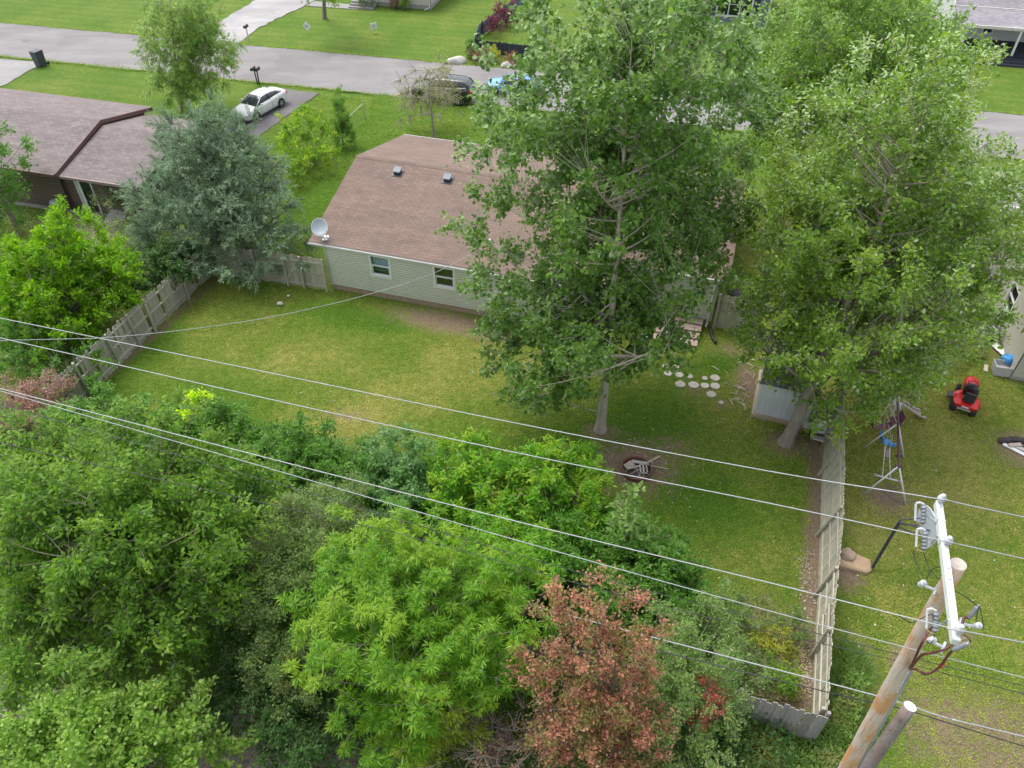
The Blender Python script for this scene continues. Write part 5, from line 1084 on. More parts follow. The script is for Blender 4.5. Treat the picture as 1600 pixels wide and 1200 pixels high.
# ---------------------------------------------------------------- street things
t = box_bin('trash_bin', 'dark wheeled trash bin at the end of the pale driveway', G(65, 103), 0.6, 0.68, 1.05, binm, R_(-25), binm)
for s in (-1, 1): wheel(t, (s*0.3, 0.4, 0.12), 0.12, 0.06, (1, 0, 0), blkp)
def mailbox(label, px, py, postm, double=False, lean=0.0):
    t = thing('mailbox', label, 'mailbox', G(px, py), R_(-13), 'mailboxes along the street')
    for s in ((-0.1, 0.1) if double else (0,)):
        mb = MB(); mb.tube([(s*0.6, 0, -0.1), (s, 0, 1.0)], 0.045, 6); mb.obj('post', postm, t)
    for s in ((-0.17, 0.17) if double else (0,)):
        o = [(0.1*math.cos(a), 0.1*math.sin(a)) for a in [math.pi*j/8 for j in range(9)]]+[(-0.1, -0.1), (0.1, -0.1)]
        mb = MB(); n = len(o); mb.add([(s+x, -0.24, 1.12+z) for x, z in o]+[(s+x, 0.24, 1.12+z) for x, z in o], [tuple(range(n)), tuple(range(2*n-1, n-1, -1))]+[((i+1) % n, i, n+i, n+(i+1) % n) for i in range(n)]); b_ = mb.obj('box', blk, t)
        mb = MB(); mb.cbox((s+0.11, 0.1, 1.2), (0.01, 0.05, 0.16)); mb.obj('flag', redp, b_)
    return t
mailbox('pair of black mailboxes on twin posts by the white car', 404, 132, blk, True)
mailbox('black mailbox on a pale post beside the gravel drive', 389, 64, M('pale_post', (0.5, 0.47, 0.42)))
def yard_sign(label, px, py, rz, mark):
    t = thing('yard_sign', label, 'sign', G(px, py), rz, 'lawn signs')
    for s in (-1, 1): mb = MB(); mb.tube([(s*0.14, 0, -0.05), (s*0.14, 0, 0.35)], 0.012, 5); mb.obj('stake', steel, t)
    mb = MB(); mb.cbox((0, 0, 0.55), (0.55, 0.03, 0.5), Matrix.Rotation(0.75 if mark else 0, 3, 'Y')); p = mb.obj('panel', white_vinyl, t)
    if mark:
        for i in range(3): mb = MB(); mb.cbox((-0.08+0.08*i, -0.019, 0.55), (0.03, 0.006, 0.16)); mb.obj('print', blk, p)
    else: mb = MB(); mb.cbox((0, -0.019, 0.55), (0.3, 0.006, 0.3)); mb.obj('print', M('grey_print', (0.5, 0.5, 0.5)), p)
yard_sign('tilted white lawn sign with dark print near the gravel drive', 481, 52, R_(-20), True)
yard_sign('upright white lawn sign in front of the beige house', 585, 52, R_(35), False)
mh = MB(); mh.lathe([(0.32, 0), (0.32, 0.012), (0.05, 0.016)], (0, 0, 0), 20); tag(mh.obj('manhole_cover', M('iron_cover', (0.16, 0.15, 0.15), (0.12, 0.115, 0.115), 0.8, 9), None, loc=G(41, 63)+Vector((0, 0, RZ+0.004))), 'dark iron manhole cover in the street', 'manhole')
# ---------------------------------------------------------------- cars
car_glass = M('car_glass', (0.05, 0.06, 0.065), (0.035, 0.042, 0.046), 0.08, 2, spec=0.6); lampm = M('head_lamp', (0.6, 0.62, 0.6), (0.5, 0.52, 0.5), 0.15, 9); tailm = M('tail_lamp', (0.55, 0.02, 0.02), (0.45, 0.015, 0.015), 0.2, 9); alloy = M('alloy', (0.55, 0.55, 0.56), (0.45, 0.45, 0.46), 0.3, 6, 0.4)
def car(name, label, pos, rz, paint, sc=1.0, suv=False, cat='car'):
    t = thing(name, label, cat, pos, rz); t.scale = (sc, sc, sc)
    L, Wd = 4.8, 1.84; hw = Wd/2; k = 0.2 if suv else 0.0
    # lower body stations: x, half width, sill z, waist z, deck z
    st = [(2.4, 0.62, 0.34, 0.55, 0.66), (2.28, 0.82, 0.26, 0.62, 0.74), (1.95, 0.89, 0.22, 0.66, 0.82), (1.45, 0.91, 0.2, 0.7, 0.90), (0.95, 0.92, 0.2, 0.74, 0.97), (0.0, 0.92, 0.2, 0.78, 1.0), (-0.9, 0.92, 0.2, 0.82, 1.03), (-1.5, 0.915, 0.2, 0.86, 1.05 if not suv else 1.1), (-2.0, 0.88, 0.24, 0.88, 1.06 if not suv else 1.12), (-2.3, 0.80, 0.32, 0.86, 1.02 if not suv else 1.1), (-2.4, 0.68, 0.4, 0.76, 0.95)]
    secs = []
    for x, w, s, m_, d_ in st:
        m_ += k*0.7; d_ += k
        half = [(w*0.88, s), (w*0.985, s+0.1), (w, (s+m_)/2), (w*0.99, m_), (w*0.93, d_-0.03), (w*0.72, d_), (w*0.3, d_+0.02)]
        secs.append([(x, y, z) for y, z in half]+[(x, -y, z) for y, z in half[::-1]])
    body = loft(secs, 'body', paint, t)
    rt = 1.46+k*1.4
    if suv: gh = [(1.05, 0.84, 1.13, 1.16), (0.35, 0.80, 1.13, rt-0.05), (-0.3, 0.79, 1.13, rt), (-1.5, 0.78, 1.13, rt-0.03), (-2.0, 0.75, 1.13, rt-0.12), (-2.3, 0.72, 1.13, 1.25)]
    else: gh = [(1.15, 0.83, 0.93, 0.96), (0.35, 0.76, 0.93, rt-0.04), (-0.2, 0.75, 0.95, rt), (-0.85, 0.74, 0.96, rt-0.03), (-1.25, 0.73, 0.97, rt-0.12), (-1.95, 0.70, 0.98, 1.06)]
    def gsec(x, w, zb, zt, gw=0.0, top=False):
        tw = w*0.78 if zt-zb > 0.2 else w*0.92
        return [(x, w+gw, zb), (x, (w+tw)/2+gw+0.01, (zb+zt)/2), (x, tw+gw, zt-0.03*(zt-zb > .2)), (x, tw*0.6, zt+gw), (x, -tw*0.6, zt+gw), (x, -tw-gw, zt-0.03*(zt-zb > .2)), (x, -(w+tw)/2-gw-0.01, (zb+zt)/2), (x, -w-gw, zb)]
    gl = loft([gsec(*g) for g in gh], 'glasshouse', car_glass, t)
    # roof panel and pillars in body colour, a little proud of the glass
    rs = gh[1:-1] if suv else gh[1:5]
    mb = MB(); n = 6; vs = []
    for x, w, zb, zt in rs:
        tw = w*0.78; vs += [(x, tw+0.03, zt-0.07), (x, tw+0.012, zt-0.02), (x, tw*0.6, zt+0.014), (x, -tw*0.6, zt+0.014), (x, -tw-0.012, zt-0.02), (x, -tw-0.03, zt-0.07)]
    mb.add(vs, [(i*n+j, i*n+j+1, (i+1)*n+j+1, (i+1)*n+j) for i in range(len(rs)-1) for j in range(n-1)]); mb.obj('roof', paint, t, True)
    for s in (-1, 1):
        g0, g1 = gh[0], gh[1]; ga, gb = (gh[-2], gh[-1]) if not suv else (gh[-2], gh[-1])
        mb = MB(); mb.tube([(g0[0], s*(g0[1]*0.95), g0[3]), (g1[0], s*(g1[1]*0.78+0.015), g1[3]-0.03)], 0.035, 6); mb.obj('pillar', paint, t, True)
        mb = MB(); mb.tube([(ga[0], s*(ga[1]*0.78+0.015), ga[3]-0.03), (gb[0]+0.1, s*(gb[1]*0.96), gb[3]+0.0)], 0.07, 6); mb.obj('pillar', paint, t, True)
        mb = MB(); mb.tube([(-0.32, s*(0.755*0.78+0.03), rt-0.06), (-0.4, s*0.80, 1.0+k)], 0.03, 6); mb.obj('pillar', blkp, t, True)
        mb = MB(); mb.cbox((0.75, s*0.98, 1.03+k), (0.14, 0.2, 0.13), None, 0.04); mb.obj('mirror', paint, t)
        mb = MB(); mb.cbox((2.23, s*0.66, 0.66+k*0.6), (0.22, 0.34, 0.15), rotz(s*-0.5), 0.05); mb.obj('headlight', lampm, t)
        mb = MB(); mb.cbox((-2.27, s*0.66, 0.86+k*0.8), (0.22, 0.32, 0.16), rotz(s*0.45), 0.05); mb.obj('tail_light', tailm, t)
        for x in (1.45, -1.38):
            mb = MB(); mb.lathe([(0.30, 0), (0.385, 0.004), (0.385, 0.012), (0.3, 0.014)], (x, s*(0.915), 0.34), 20, frame_to((0, s, 0))); mb.obj('wheel_arch', blkp, t)
            w_ = wheel(t, (x, s*0.84, 0.33), 0.33, 0.21, (0, s, 0), alloy, 22, 0.68)
            for q in range(5):
                a = 2*math.pi*q/5; mb = MB(); mb.cbox((x+0.12*math.cos(a), s*0.952, 0.33+0.12*math.sin(a)), (0.2, 0.012, 0.055), Matrix.Rotation(-a, 3, 'Y')); mb.obj('spoke', alloy, w_)
        for x in (0.85, -0.42, -1.35):
            mb = MB(); mb.cbox((x, s*0.921, 0.62+k*0.4), (0.012, 0.012, 0.6)); mb.obj('door_seam', blkp, t)
        for x in (-0.15, -1.12): mb = MB(); mb.cbox((x, s*0.93, 0.86+k*0.8), (0.2, 0.03, 0.035), None, 0.01); mb.obj('door_handle', paint, t)
    mb = MB(); mb.cbox((2.36, 0, 0.62+k*0.5), (0.1, 0.85, 0.13), None, 0.02); gl_ = mb.obj('grille', blkp, t)
    mb = MB(); mb.cbox((2.415, 0, 0.62+k*0.5), (0.02, 0.8, 0.03)); mb.obj('grille_bar', alloy, gl_)
    mb = MB(); mb.cbox((2.34, 0, 0.4), (0.14, 1.1, 0.14), None, 0.02); mb.obj('bumper_intake', blkp, t)
    mb = MB(); mb.cbox((-2.385, 0, 0.7+k*0.6), (0.05, 0.5, 0.13), None, 0.01); mb.obj('number_plate', white_vinyl, t)
    return t
white_p = M('white_car_paint', (0.62, 0.62, 0.62), (0.58, 0.58, 0.58), 0.22, 1, spec=0.6)
black_p = M('black_car_paint', (0.025, 0.03, 0.034), (0.02, 0.024, 0.028), 0.16, 1, spec=0.7)
blue_p = M('blue_car_paint', (0.10, 0.27, 0.55), (0.085, 0.235, 0.48), 0.2, 1, spec=0.6)
fw, rw = G(404, 188), G(439, 168); cd_ = fw-rw; ca = math.atan2(cd_.y, cd_.x); nl = Vector((-math.sin(ca), math.cos(ca), 0))
cs_ = 0.86
cpos = (fw+rw)/2-nl*(0.0)
lft = Vector((-cd_.y, cd_.x, 0)).normalized()            # the seen wheels are on the car's left
cpos = (fw+rw)/2-lft*0.84*cs_; cpos.z = RZ+0.006
car('sedan', 'white sedan parked in the driveway', cpos, ca, white_p, cs_)
sa = R_(180-13.4)
p = G(693, 155); p.z = RZ; car('dark_suv', 'black car parked on the street behind the wispy tree', p, sa, black_p, 0.9, True)
p = G(800, 152)+Vector((0.2, 0.6, 0)); p.z = RZ; car('blue_car', 'blue car parked on the street behind the cottonwood leaves', p, sa, blue_p, 0.86)

rock('covered_heap', 'dark covered heap standing behind the side gate', G(1142, 478)+Vector((0, 0, 0.1)), 0.55, M('dark_plum_sheet', (0.05, 0.035, 0.05), (0.03, 0.022, 0.032), 0.6, 6), 77, 1.6)['category'] = 'heap'

# ================================================================== VEGETATION
def unit(a): return a/(np.linalg.norm(a, axis=-1, keepdims=True)+1e-9)
def leaf_mesh(name, P, D, Nn, L, Wd, mat, shape='hex', fold=0.18):
    """P base points, D long axis, Nn leaf normal, L length, Wd width -> one mesh of small folded leaves"""
    D = unit(D); Sd = unit(np.cross(Nn, D)); Nn = np.cross(D, Sd); n = len(P); L = L[:, None]; Wd = Wd[:, None]
    if shape == 'hex':
        T = [(0, 0, 0), (.3, .5, .9), (.72, .34, .7), (1, 0, 0.1), (.72, -.34, .7), (.3, -.5, .9)]; F = np.array([[0, 3, 2, 1], [0, 5, 4, 3]])
    elif shape == 'heart':
        T = [(0.06, 0, 0), (-.05, .3, .5), (.22, .52, .9), (.62, .34, .6), (1, 0, 0.1), (.62, -.34, .6), (.22, -.52, .9), (-.05, -.3, .5)]; F = None
    else:
        T = [(0, 0, 0), (.42, .5, .9), (1, 0, 0), (.42, -.5, .9)]; F = np.array([[0, 2, 1], [0, 3, 2]])
    V = np.stack([P+D*(L*t)+Sd*(Wd*s)+Nn*(Wd*fold*k) for t, s, k in T], 1)
    m = len(T); me = bpy.data.meshes.new(name)
    V = V.reshape(-1, 3).astype(np.float32)
    if F is None: loops = [np.array([0, 4, 3, 2, 1]), np.array([0, 7, 6, 5, 4])]; F = np.stack(loops)
    k = F.shape[1]; base = (np.arange(n)*m)[:, None, None]
    idx = (base+F[None]).reshape(-1).astype(np.int32); nf = n*F.shape[0]
    me.vertices.add(len(V)); me.vertices.foreach_set('co', V.ravel())
    me.loops.add(len(idx)); me.loops.foreach_set('vertex_index', idx)
    me.polygons.add(nf); me.polygons.foreach_set('loop_start', np.arange(nf, dtype=np.int32)*k); me.polygons.foreach_set('loop_total', np.full(nf, k, np.int32))
    me.materials.append(mat); me.update(calc_edges=True)
    return me
def tubes_mesh(name, segs, mat, n=5):
    """segs: list of (points Kx3, radii K); numpy tubes joined to one branch mesh"""
    V = []; F = []; o = 0
    for pts, rad in segs:
        pts = np.asarray(pts, float); k = len(pts); d = unit(np.gradient(pts, axis=0))
        ref = np.where(np.abs(d[:, 2:3]) < 0.9, np.array([[0, 0, 1.0]]), np.array([[1.0, 0, 0]])); a = unit(np.cross(d, ref)); b = np.cross(d, a)
        for i in range(k):
            for j in range(n):
                t = 2*math.pi*j/n; V.append(pts[i]+(a[i]*math.cos(t)+b[i]*math.sin(t))*rad[i])
        F += [(o+i*n+j, o+i*n+(j+1) % n, o+(i+1)*n+(j+1) % n, o+(i+1)*n+j) for i in range(k-1) for j in range(n)]; o += k*n
    me = bpy.data.meshes.new(name); me.from_pydata([tuple(v) for v in V], [], F); me.materials.append(mat)
    me.polygons.foreach_set('use_smooth', [True]*len(me.polygons)); me.update(); return me
def bez(a, b, c, k):
    t = np.linspace(0, 1, k)[:, None]; return (1-t)**2*a+2*t*(1-t)*b+t*t*c
BARK = M('bark', (0.27, 0.235, 0.19), (0.17, 0.145, 0.115), 0.95, 3, bmp=0.6, stretch=(4, 4, 0.8))
BARKP = M('pale_bark', (0.42, 0.37, 0.30), (0.28, 0.24, 0.195), 0.95, 3, bmp=0.6, stretch=(4, 4, 0.8))
BARKD = M('dark_bark', (0.10, 0.08, 0.065), (0.06, 0.048, 0.04), 0.95, 3, bmp=0.5, stretch=(4, 4, 0.8))
NLEAF = 0
def plant(name, label, lobes, mat, base=None, trunk=0.1, clumps=60, twigs=6, per=10, cr=0.6, leaf=(0.12, 0.08), shape='hex', up=0.3, droop=0.2, align=0.35, mode='twig', bark=None, cat='tree',
          group=None, seed=1, shell=0.5, limbs=8, trunks=1, flat=0.6, bare=0, jit=0.2, rag=0.25, crown_name='crown', tips=None, twig_r=0.006, out=0.9, lift=0.35, clear=0.2):
    """lobes: (px, py, z, radius, half height) on the photograph's ground frame. Trunk + limbs + twigs + leaves."""
    global NLEAF
    r = np.random.default_rng(seed); bark = bark or BARK
    Lb = []
    for l in lobes:
        p = G(l[0], l[1], l[2]); Lb.append((np.array(p), l[3], l[4] if len(l) > 4 else l[3], l[5] if len(l) > 5 else l[3]))
    c0 = Lb[0][0]
    if base is None: base = np.array([np.mean([l[0][0] for l in Lb]), np.mean([l[0][1] for l in Lb]), 0.0])
    else: base = np.array(G(*base))
    t = thing(name, label, cat, base, 0, group)
    vol = np.array([l[1]*l[3]*l[2] for l in Lb]); cnt = np.maximum(1, np.round(clumps*vol/vol.sum()).astype(int))
    Cc = []; Od = []
    for (c, R, Hh, Ry), n in zip(Lb, cnt):
        d = unit(r.normal(size=(n, 3))); rad = r.random(n)**shell
        ph = r.uniform(0, 6.28, 6); wob = 1+rag*(np.sin(3*np.arctan2(d[:, 1], d[:, 0])+ph[0])*0.5+np.sin(5*d[:, 2]+ph[1])*0.5+r.normal(size=n)*0.35)
        wob = np.clip(wob, 0.65, 1.22)
        p = c+d*np.array([R, Ry, Hh])*(rad*wob)[:, None]; Cc.append(p); Od.append(unit(p-c+np.array([0, 0, 0.25*Hh])))
    Cc = np.concatenate(Cc)-base; Od = np.concatenate(Od)
    ok = Cc[:, 2] > 0.15; Cc, Od = Cc[ok], Od[ok]
    if tips is not None:
        tp = np.array([np.array(G(*q))-base for q in tips]); Cc = np.concatenate([Cc, tp]); Od = np.concatenate([Od, np.tile([0, 0, 1.0], (len(tp), 1))])
    nC = len(Cc)
    # --- skeleton
    segs = []; top = Cc[:, 2].max(); cen = np.average(Cc, axis=0); nodes = []
    for k in range(trunks):
        a = 2*math.pi*k/max(1, trunks); b0 = np.array([math.cos(a), math.sin(a), 0])*(0.12*(trunks > 1)*max(1, trunks/3))
        tgt = np.array([cen[0]*0.8, cen[1]*0.8, top*0.86])+b0*(6 if trunks > 1 else 0)+np.r_[r.normal(size=2)*0.15, 0]
        mid = np.array([cen[0]*0.15, cen[1]*0.15, top*0.4])+b0*2+np.r_[r.normal(size=2)*0.12, 0]
        pts = bez(b0-np.array([0, 0, 0.15]), mid, tgt, 40); rad = trunk*(1-np.linspace(0, 1, 40)*0.93); rad *= 1+0.55*np.exp(-np.linspace(0, 1, 40)*45)
        segs.append((pts, rad)); nodes += [(p, q) for p, q in zip(pts, rad)]
    use = np.zeros(len(nodes)); nodeP = np.array([n_[0] for n_ in nodes]); nodeR = np.array([n_[1] for n_ in nodes])
    order = r.permutation(nC); prim = order[:min(limbs, nC)]
    def attach(target, k, fac, lo):
        cand = nodeP[:, 2] < target[2]-lo*np.linalg.norm(nodeP[:, :2]-target[:2], axis=1)
        dist = np.linalg.norm(nodeP-target, axis=1)+np.where(cand, 0, 3.0)+use*0.5+np.where(nodeP[:, 2] < (clear*top if trunks == 1 else 0), 6.0, 0)
        i = int(np.argmin(dist)); use[i] += 1; use[max(0, i-1)] += 0.5; use[min(len(use)-1, i+1)] += 0.5; a = nodeP[i]; m_ = (a+target)/2+np.array([0, 0, -lift*0.25*np.linalg.norm(target-a)*(droop < 0.6)])+r.normal(size=3)*0.06*np.linalg.norm(target-a)
        pts = bez(a, m_, target, k); r0 = min(nodeR[i]*0.75, fac); return pts, r0*(1-np.linspace(0, 1, k)*0.8)
    for i in prim:
        pts, rad = attach(Cc[i], 10, trunk*0.5, 0.75); segs.append((pts, rad)); nodeP = np.concatenate([nodeP, pts[2:]]); nodeR = np.concatenate([nodeR, rad[2:]]); use = np.concatenate([use, np.zeros(len(rad)-2)])
    for i in order[len(prim):]:
        pts, rad = attach(Cc[i], 6, trunk*0.2, 0.45); segs.append((pts, np.maximum(rad, 0.005)))
    # --- twigs and leaves
    tw = unit(Od[:, None, :]*out+r.normal(size=(nC, twigs, 3))*0.75+np.array([0, 0, up])[None, None]); tw[..., 2] -= droop*r.random((nC, twigs)); tw = unit(tw)
    tl = cr*(0.55+0.6*r.random((nC, twigs)))
    for i in range(nC):
        for j in range(twigs):
            if twig_r and r.random() < 0.6: e = Cc[i]+tw[i, j]*tl[i, j]; segs.append((np.stack([Cc[i], (Cc[i]+e)/2+r.normal(size=3)*0.03*cr, e]), np.array([twig_r*1.6, twig_r, twig_r*0.5])))
    link('trunk', tubes_mesh('trunk', segs[:trunks], bark, 12), t)
    link('branches', tubes_mesh('branches', segs[trunks:], bark, 4), t)
    keep = r.random(nC) >= bare
    if mode == 'rosette':
        tipP = (Cc[:, None]+tw*tl[..., None]).reshape(-1, 3); ax = unit(tw.reshape(-1, 3)*0.5+np.array([0, 0, 0.9])); m_ = len(tipP)
        e1 = unit(np.cross(ax, r.normal(size=(m_, 3)))); e2 = np.cross(ax, e1)
        an = (np.arange(per)/per*2*math.pi*2.0)[None]+r.random((m_, per))*0.5
        el = r.uniform(-0.35, 0.55, (m_, per))
        D = (e1[:, None]*np.cos(an)[..., None]+e2[:, None]*np.sin(an)[..., None])*np.cos(el)[..., None]+ax[:, None]*np.sin(el)[..., None]
        D[..., 2] -= droop*0.6
        P = tipP[:, None]+D*0.03-ax[:, None]*r.uniform(0, 0.12, (m_, per, 1)); Nn = ax[:, None]+0.35*r.normal(size=D.shape)
        P, D, Nn = P.reshape(-1, 3), D.reshape(-1, 3), Nn.reshape(-1, 3)
    else:
        s = r.random((nC, twigs, per))**0.8
        P = Cc[:, None, None]+tw[:, :, None]*(tl[:, :, None]*s)[..., None]+r.normal(size=(nC, twigs, per, 3))*(cr*jit*0.5)
        rnd = unit(r.normal(size=P.shape)); D = unit(tw[:, :, None]*align+rnd*(1-align)); D[..., 2] -= droop*0.7
        Nn = np.array([0, 0, 1.0])*flat+Od[:, None, None]*0.5+r.normal(size=P.shape)*0.5
        P, D, Nn = (x[keep].reshape(-1, 3) for x in (P, D, Nn))
    m_ = len(P); NLEAF += m_
    k = r.uniform(0.6, 1.25, m_)
    cr_ = link(crown_name, leaf_mesh(crown_name, P, D, Nn, leaf[0]*k, leaf[1]*k, mat, shape), t); cr_['kind'] = 'stuff'
    return t
# leaf colours
COTTON = LEAF('cottonwood_leaf', (0.042, 0.088, 0.016), (0.092, 0.155, 0.028), (0.13, 0.18, 0.09), 0.4)
MAPLE = LEAF('maple_leaf', (0.06, 0.115, 0.014), (0.13, 0.19, 0.026), (0.19, 0.24, 0.13), 0.5, (0.15, 0.195, 0.024), patch=0.5, share=0.57)
MAPLE2 = LEAF('far_maple_leaf', (0.055, 0.115, 0.014), (0.12, 0.185, 0.026), (0.14, 0.2, 0.08), 0.5)
WALNUT = LEAF('walnut_leaf', (0.038, 0.09, 0.010), (0.092, 0.165, 0.018), (0.10, 0.16, 0.04), 0.45, (0.115, 0.185, 0.024))
ASH = LEAF('ash_leaf', (0.038, 0.098, 0.013), (0.078, 0.158, 0.022), (0.10, 0.17, 0.06), 0.4)
BRIGHT = LEAF('bright_leaf', (0.045, 0.13, 0.008), (0.10, 0.21, 0.015), (0.12, 0.2, 0.04), 0.4, (0.16, 0.24, 0.02), patch=0.9)
SUMAC = LEAF('sumac_leaf', (0.045, 0.125, 0.006), (0.105, 0.195, 0.012), (0.11, 0.18, 0.03), 0.35, (0.13, 0.205, 0.015), patch=0.8)
LIME = LEAF('lime_leaf', (0.045, 0.12, 0.004), (0.115, 0.21, 0.008), (0.10, 0.18, 0.02), 0.45, (0.145, 0.24, 0.010), patch=0.9, share=0.54)
CEDAR = LEAF('cedar_spray', (0.075, 0.12, 0.068), (0.14, 0.195, 0.115), None, 0.7, transl=0.2)
WILLOW = LEAF('willow_leaf', (0.06, 0.115, 0.018), (0.14, 0.21, 0.04), (0.16, 0.22, 0.08), 0.5)
HONEY = LEAF('honeysuckle_leaf', (0.055, 0.10, 0.024), (0.12, 0.175, 0.05), (0.15, 0.19, 0.09), 0.6, (0.16, 0.165, 0.055), patch=1.1, share=0.56)
OLIVE = LEAF('grey_green_leaf', (0.062, 0.118, 0.024), (0.14, 0.205, 0.06), (0.2, 0.24, 0.13), 0.6)
PALE = LEAF('pale_mulberry_leaf', (0.075, 0.145, 0.02), (0.165, 0.235, 0.05), (0.2, 0.27, 0.1), 0.45)
RUSSET = LEAF('russet_leaf', (0.12, 0.07, 0.045), (0.36, 0.17, 0.115), (0.28, 0.18, 0.13), 0.6, (0.12, 0.13, 0.04), patch=2.2, share=0.47)
BROWN = LEAF('dry_brown_leaf', (0.12, 0.075, 0.05), (0.25, 0.17, 0.11), None, 0.8)
PURPLE = LEAF('purple_leaf', (0.06, 0.018, 0.028), (0.12, 0.04, 0.055), None, 0.5)
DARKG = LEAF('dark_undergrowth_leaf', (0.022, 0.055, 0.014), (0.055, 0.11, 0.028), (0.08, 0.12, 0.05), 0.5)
YELG = LEAF('yellow_green_leaf', (0.13, 0.15, 0.015), (0.26, 0.26, 0.03), None, 0.6)
HEDGE = LEAF('hedge_leaf', (0.05, 0.115, 0.012), (0.13, 0.22, 0.025), None, 0.5, (0.18, 0.24, 0.03), patch=1.2)
WEED = LEAF('weed_leaf', (0.06, 0.115, 0.022), (0.13, 0.19, 0.045), (0.14, 0.19, 0.08), 0.5, (0.15, 0.16, 0.05), patch=0.8)
WISP = LEAF('wispy_leaf', (0.13, 0.15, 0.05), (0.24, 0.25, 0.10), None, 0.7)

# ---- the tall trees in the middle and on the right
plant('cottonwood_tree', 'tall open cottonwood with heart leaves standing before the brown roof', [(945, 430, 6.0, 4.3, 3.4), (965, 250, 10.0, 4.2, 3.6), (990, 90, 13.4, 3.7, 3.4), (860, 545, 4.2, 2.8, 1.5), (990, 495, 5.2, 2.0, 1.5), (810, 200, 11.0, 1.7, 1.8), (1090, 330, 7.6, 2.2, 2.6), (1110, 180, 10.5, 1.9, 2.2), (830, 510, 4.8, 2.2, 1.5), (855, 605, 2.7, 0.9, 0.8), (980, 560, 3.8, 0.9, 0.7), (800, 460, 5.2, 1.4, 1.3), (760, 330, 8.2, 1.2, 1.4), (935, 555, 3.9, 1.2, 0.7), (880, 570, 3.6, 1.5, 0.9)],
      COTTON, (938, 671), 0.19, 680, 7, 14, 0.72, (0.145, 0.13), 'heart', 0.15, 0.35, 0.3, bark=BARKP, seed=21, shell=0.55, limbs=26, jit=0.3, rag=0.3, twig_r=0.009)
plant('silver_maple', 'broad silver maple shading the grey shed', [(1330, 420, 7.0, 4.4, 3.4), (1440, 330, 8.0, 3.8, 3.0), (1400, 220, 11.0, 3.0, 2.9), (1270, 330, 8.5, 3.0, 2.8), (1510, 420, 6.0, 2.4, 2.2), (1330, 560, 3.8, 3.2, 1.9), (1240, 500, 4.6, 2.2, 2.0), (1410, 525, 4.4, 1.9, 1.4), (1385, 595, 2.6, 1.2, 0.8), (1540, 370, 6.8, 1.9, 1.9), (1555, 290, 7.6, 1.4, 1.4), (1280, 610, 2.6, 1.3, 0.9), (1230, 590, 3.0, 1.2, 1.0), (1480, 470, 5.2, 1.5, 1.2)],
      MAPLE, (1229, 690), 0.25, 960, 7, 15, 0.68, (0.15, 0.085), 'hex', 0.35, 0.3, 0.35, seed=22, shell=0.5, limbs=30, jit=0.3, rag=0.3, twig_r=0.009)
plant('street_maple', 'dark spired maple towering behind the silver maple', [(1330, 110, 8.5, 4.6, 4.2), (1250, 170, 6.5, 4.2, 3.4), (1430, 120, 7.5, 3.6, 3.4), (1200, 120, 7.5, 2.4, 2.6), (1350, 10, 11.5, 3.0, 2.6)],
      MAPLE2, (1315, 330), 0.3, 620, 7, 14, 0.85, (0.17, 0.10), 'hex', 0.45, 0.15, 0.4, seed=23, shell=0.5, limbs=24, jit=0.3, rag=0.35, twig_r=0.01)
plant('blue_cedar', 'broad blue-green cedar over the fence corner', [(345, 330, 2.6, 3.6, 2.4), (335, 270, 4.4, 3.0, 2.2), (330, 225, 5.4, 2.4, 1.5), (400, 360, 2.4, 2.4, 1.8), (280, 340, 2.4, 2.6, 1.8), (310, 180, 6.6, 0.8, 0.8), (340, 185, 6.5, .6, .8), (312, 160, 7.3, .45, .8), (285, 205, 5.8, .8, .7)],
      CEDAR, (370, 395), 0.22, 430, 9, 32, 0.75, (0.15, 0.035), 'rhomb', 0.15, 0.15, 0.72, seed=24, shell=0.45, limbs=30, jit=0.12, flat=0.3, rag=0.25, twig_r=0.01, bark=BARKD)
plant('drooping_willow', 'feathery light green tree beside the street lawn', [(285, 70, 4.6, 2.7, 2.6), (290, 15, 6.2, 2.2, 2.0), (285, 130, 2.4, 2.2, 1.6), (330, 80, 4.2, 1.8, 1.6)],
      WILLOW, (285, 172), 0.14, 330, 8, 20, 0.7, (0.16, 0.045), 'rhomb', -0.2, 0.7, 0.75, seed=25, limbs=16, jit=0.15, twig_r=0.008)
plant('lime_tree', 'bright lime green bush behind the broken fence', [(95, 420, 3.0, 2.3, 2.0), (160, 440, 2.6, 1.7, 1.6), (40, 430, 2.8, 1.9, 1.9), (100, 500, 1.6, 2.2, 1.3), (110, 370, 4.2, 1.4, 1.2)],
      LIME, (100, 545), 0.1, 300, 8, 15, 0.5, (0.17, 0.075), 'hex', 0.6, 0.1, 0.5, seed=26, limbs=14, jit=0.25, trunks=3)
plant('edge_tree', 'dense green tree shading the brown house corner', [(-10, 240, 4.0, 1.7, 2.4), (-30, 320, 2.2, 1.8, 2.0), (18, 300, 2.4, .9, 1.6)], ASH, None, 0.16, 70, 7, 14, 0.6, (0.16, 0.07), 'hex', seed=27)
plant('wispy_tree', 'half dead weeping tree with grey twigs on the front lawn', [(672, 140, 2.6, 1.9, 1.3), (640, 165, 1.8, 1.0, 0.9), (700, 150, 2.2, 1.0, 1.0), (685, 110, 3.4, 1.0, 0.8)],
      WISP, (679, 214), 0.10, 80, 12, 5, 0.75, (0.10, 0.035), 'rhomb', -0.3, 0.9, 0.7, seed=28, limbs=12, jit=0.15, twig_r=0.012, bark=M('grey_twig_bark', (0.30, 0.27, 0.22), (0.2, 0.175, 0.14), 0.95, 3))
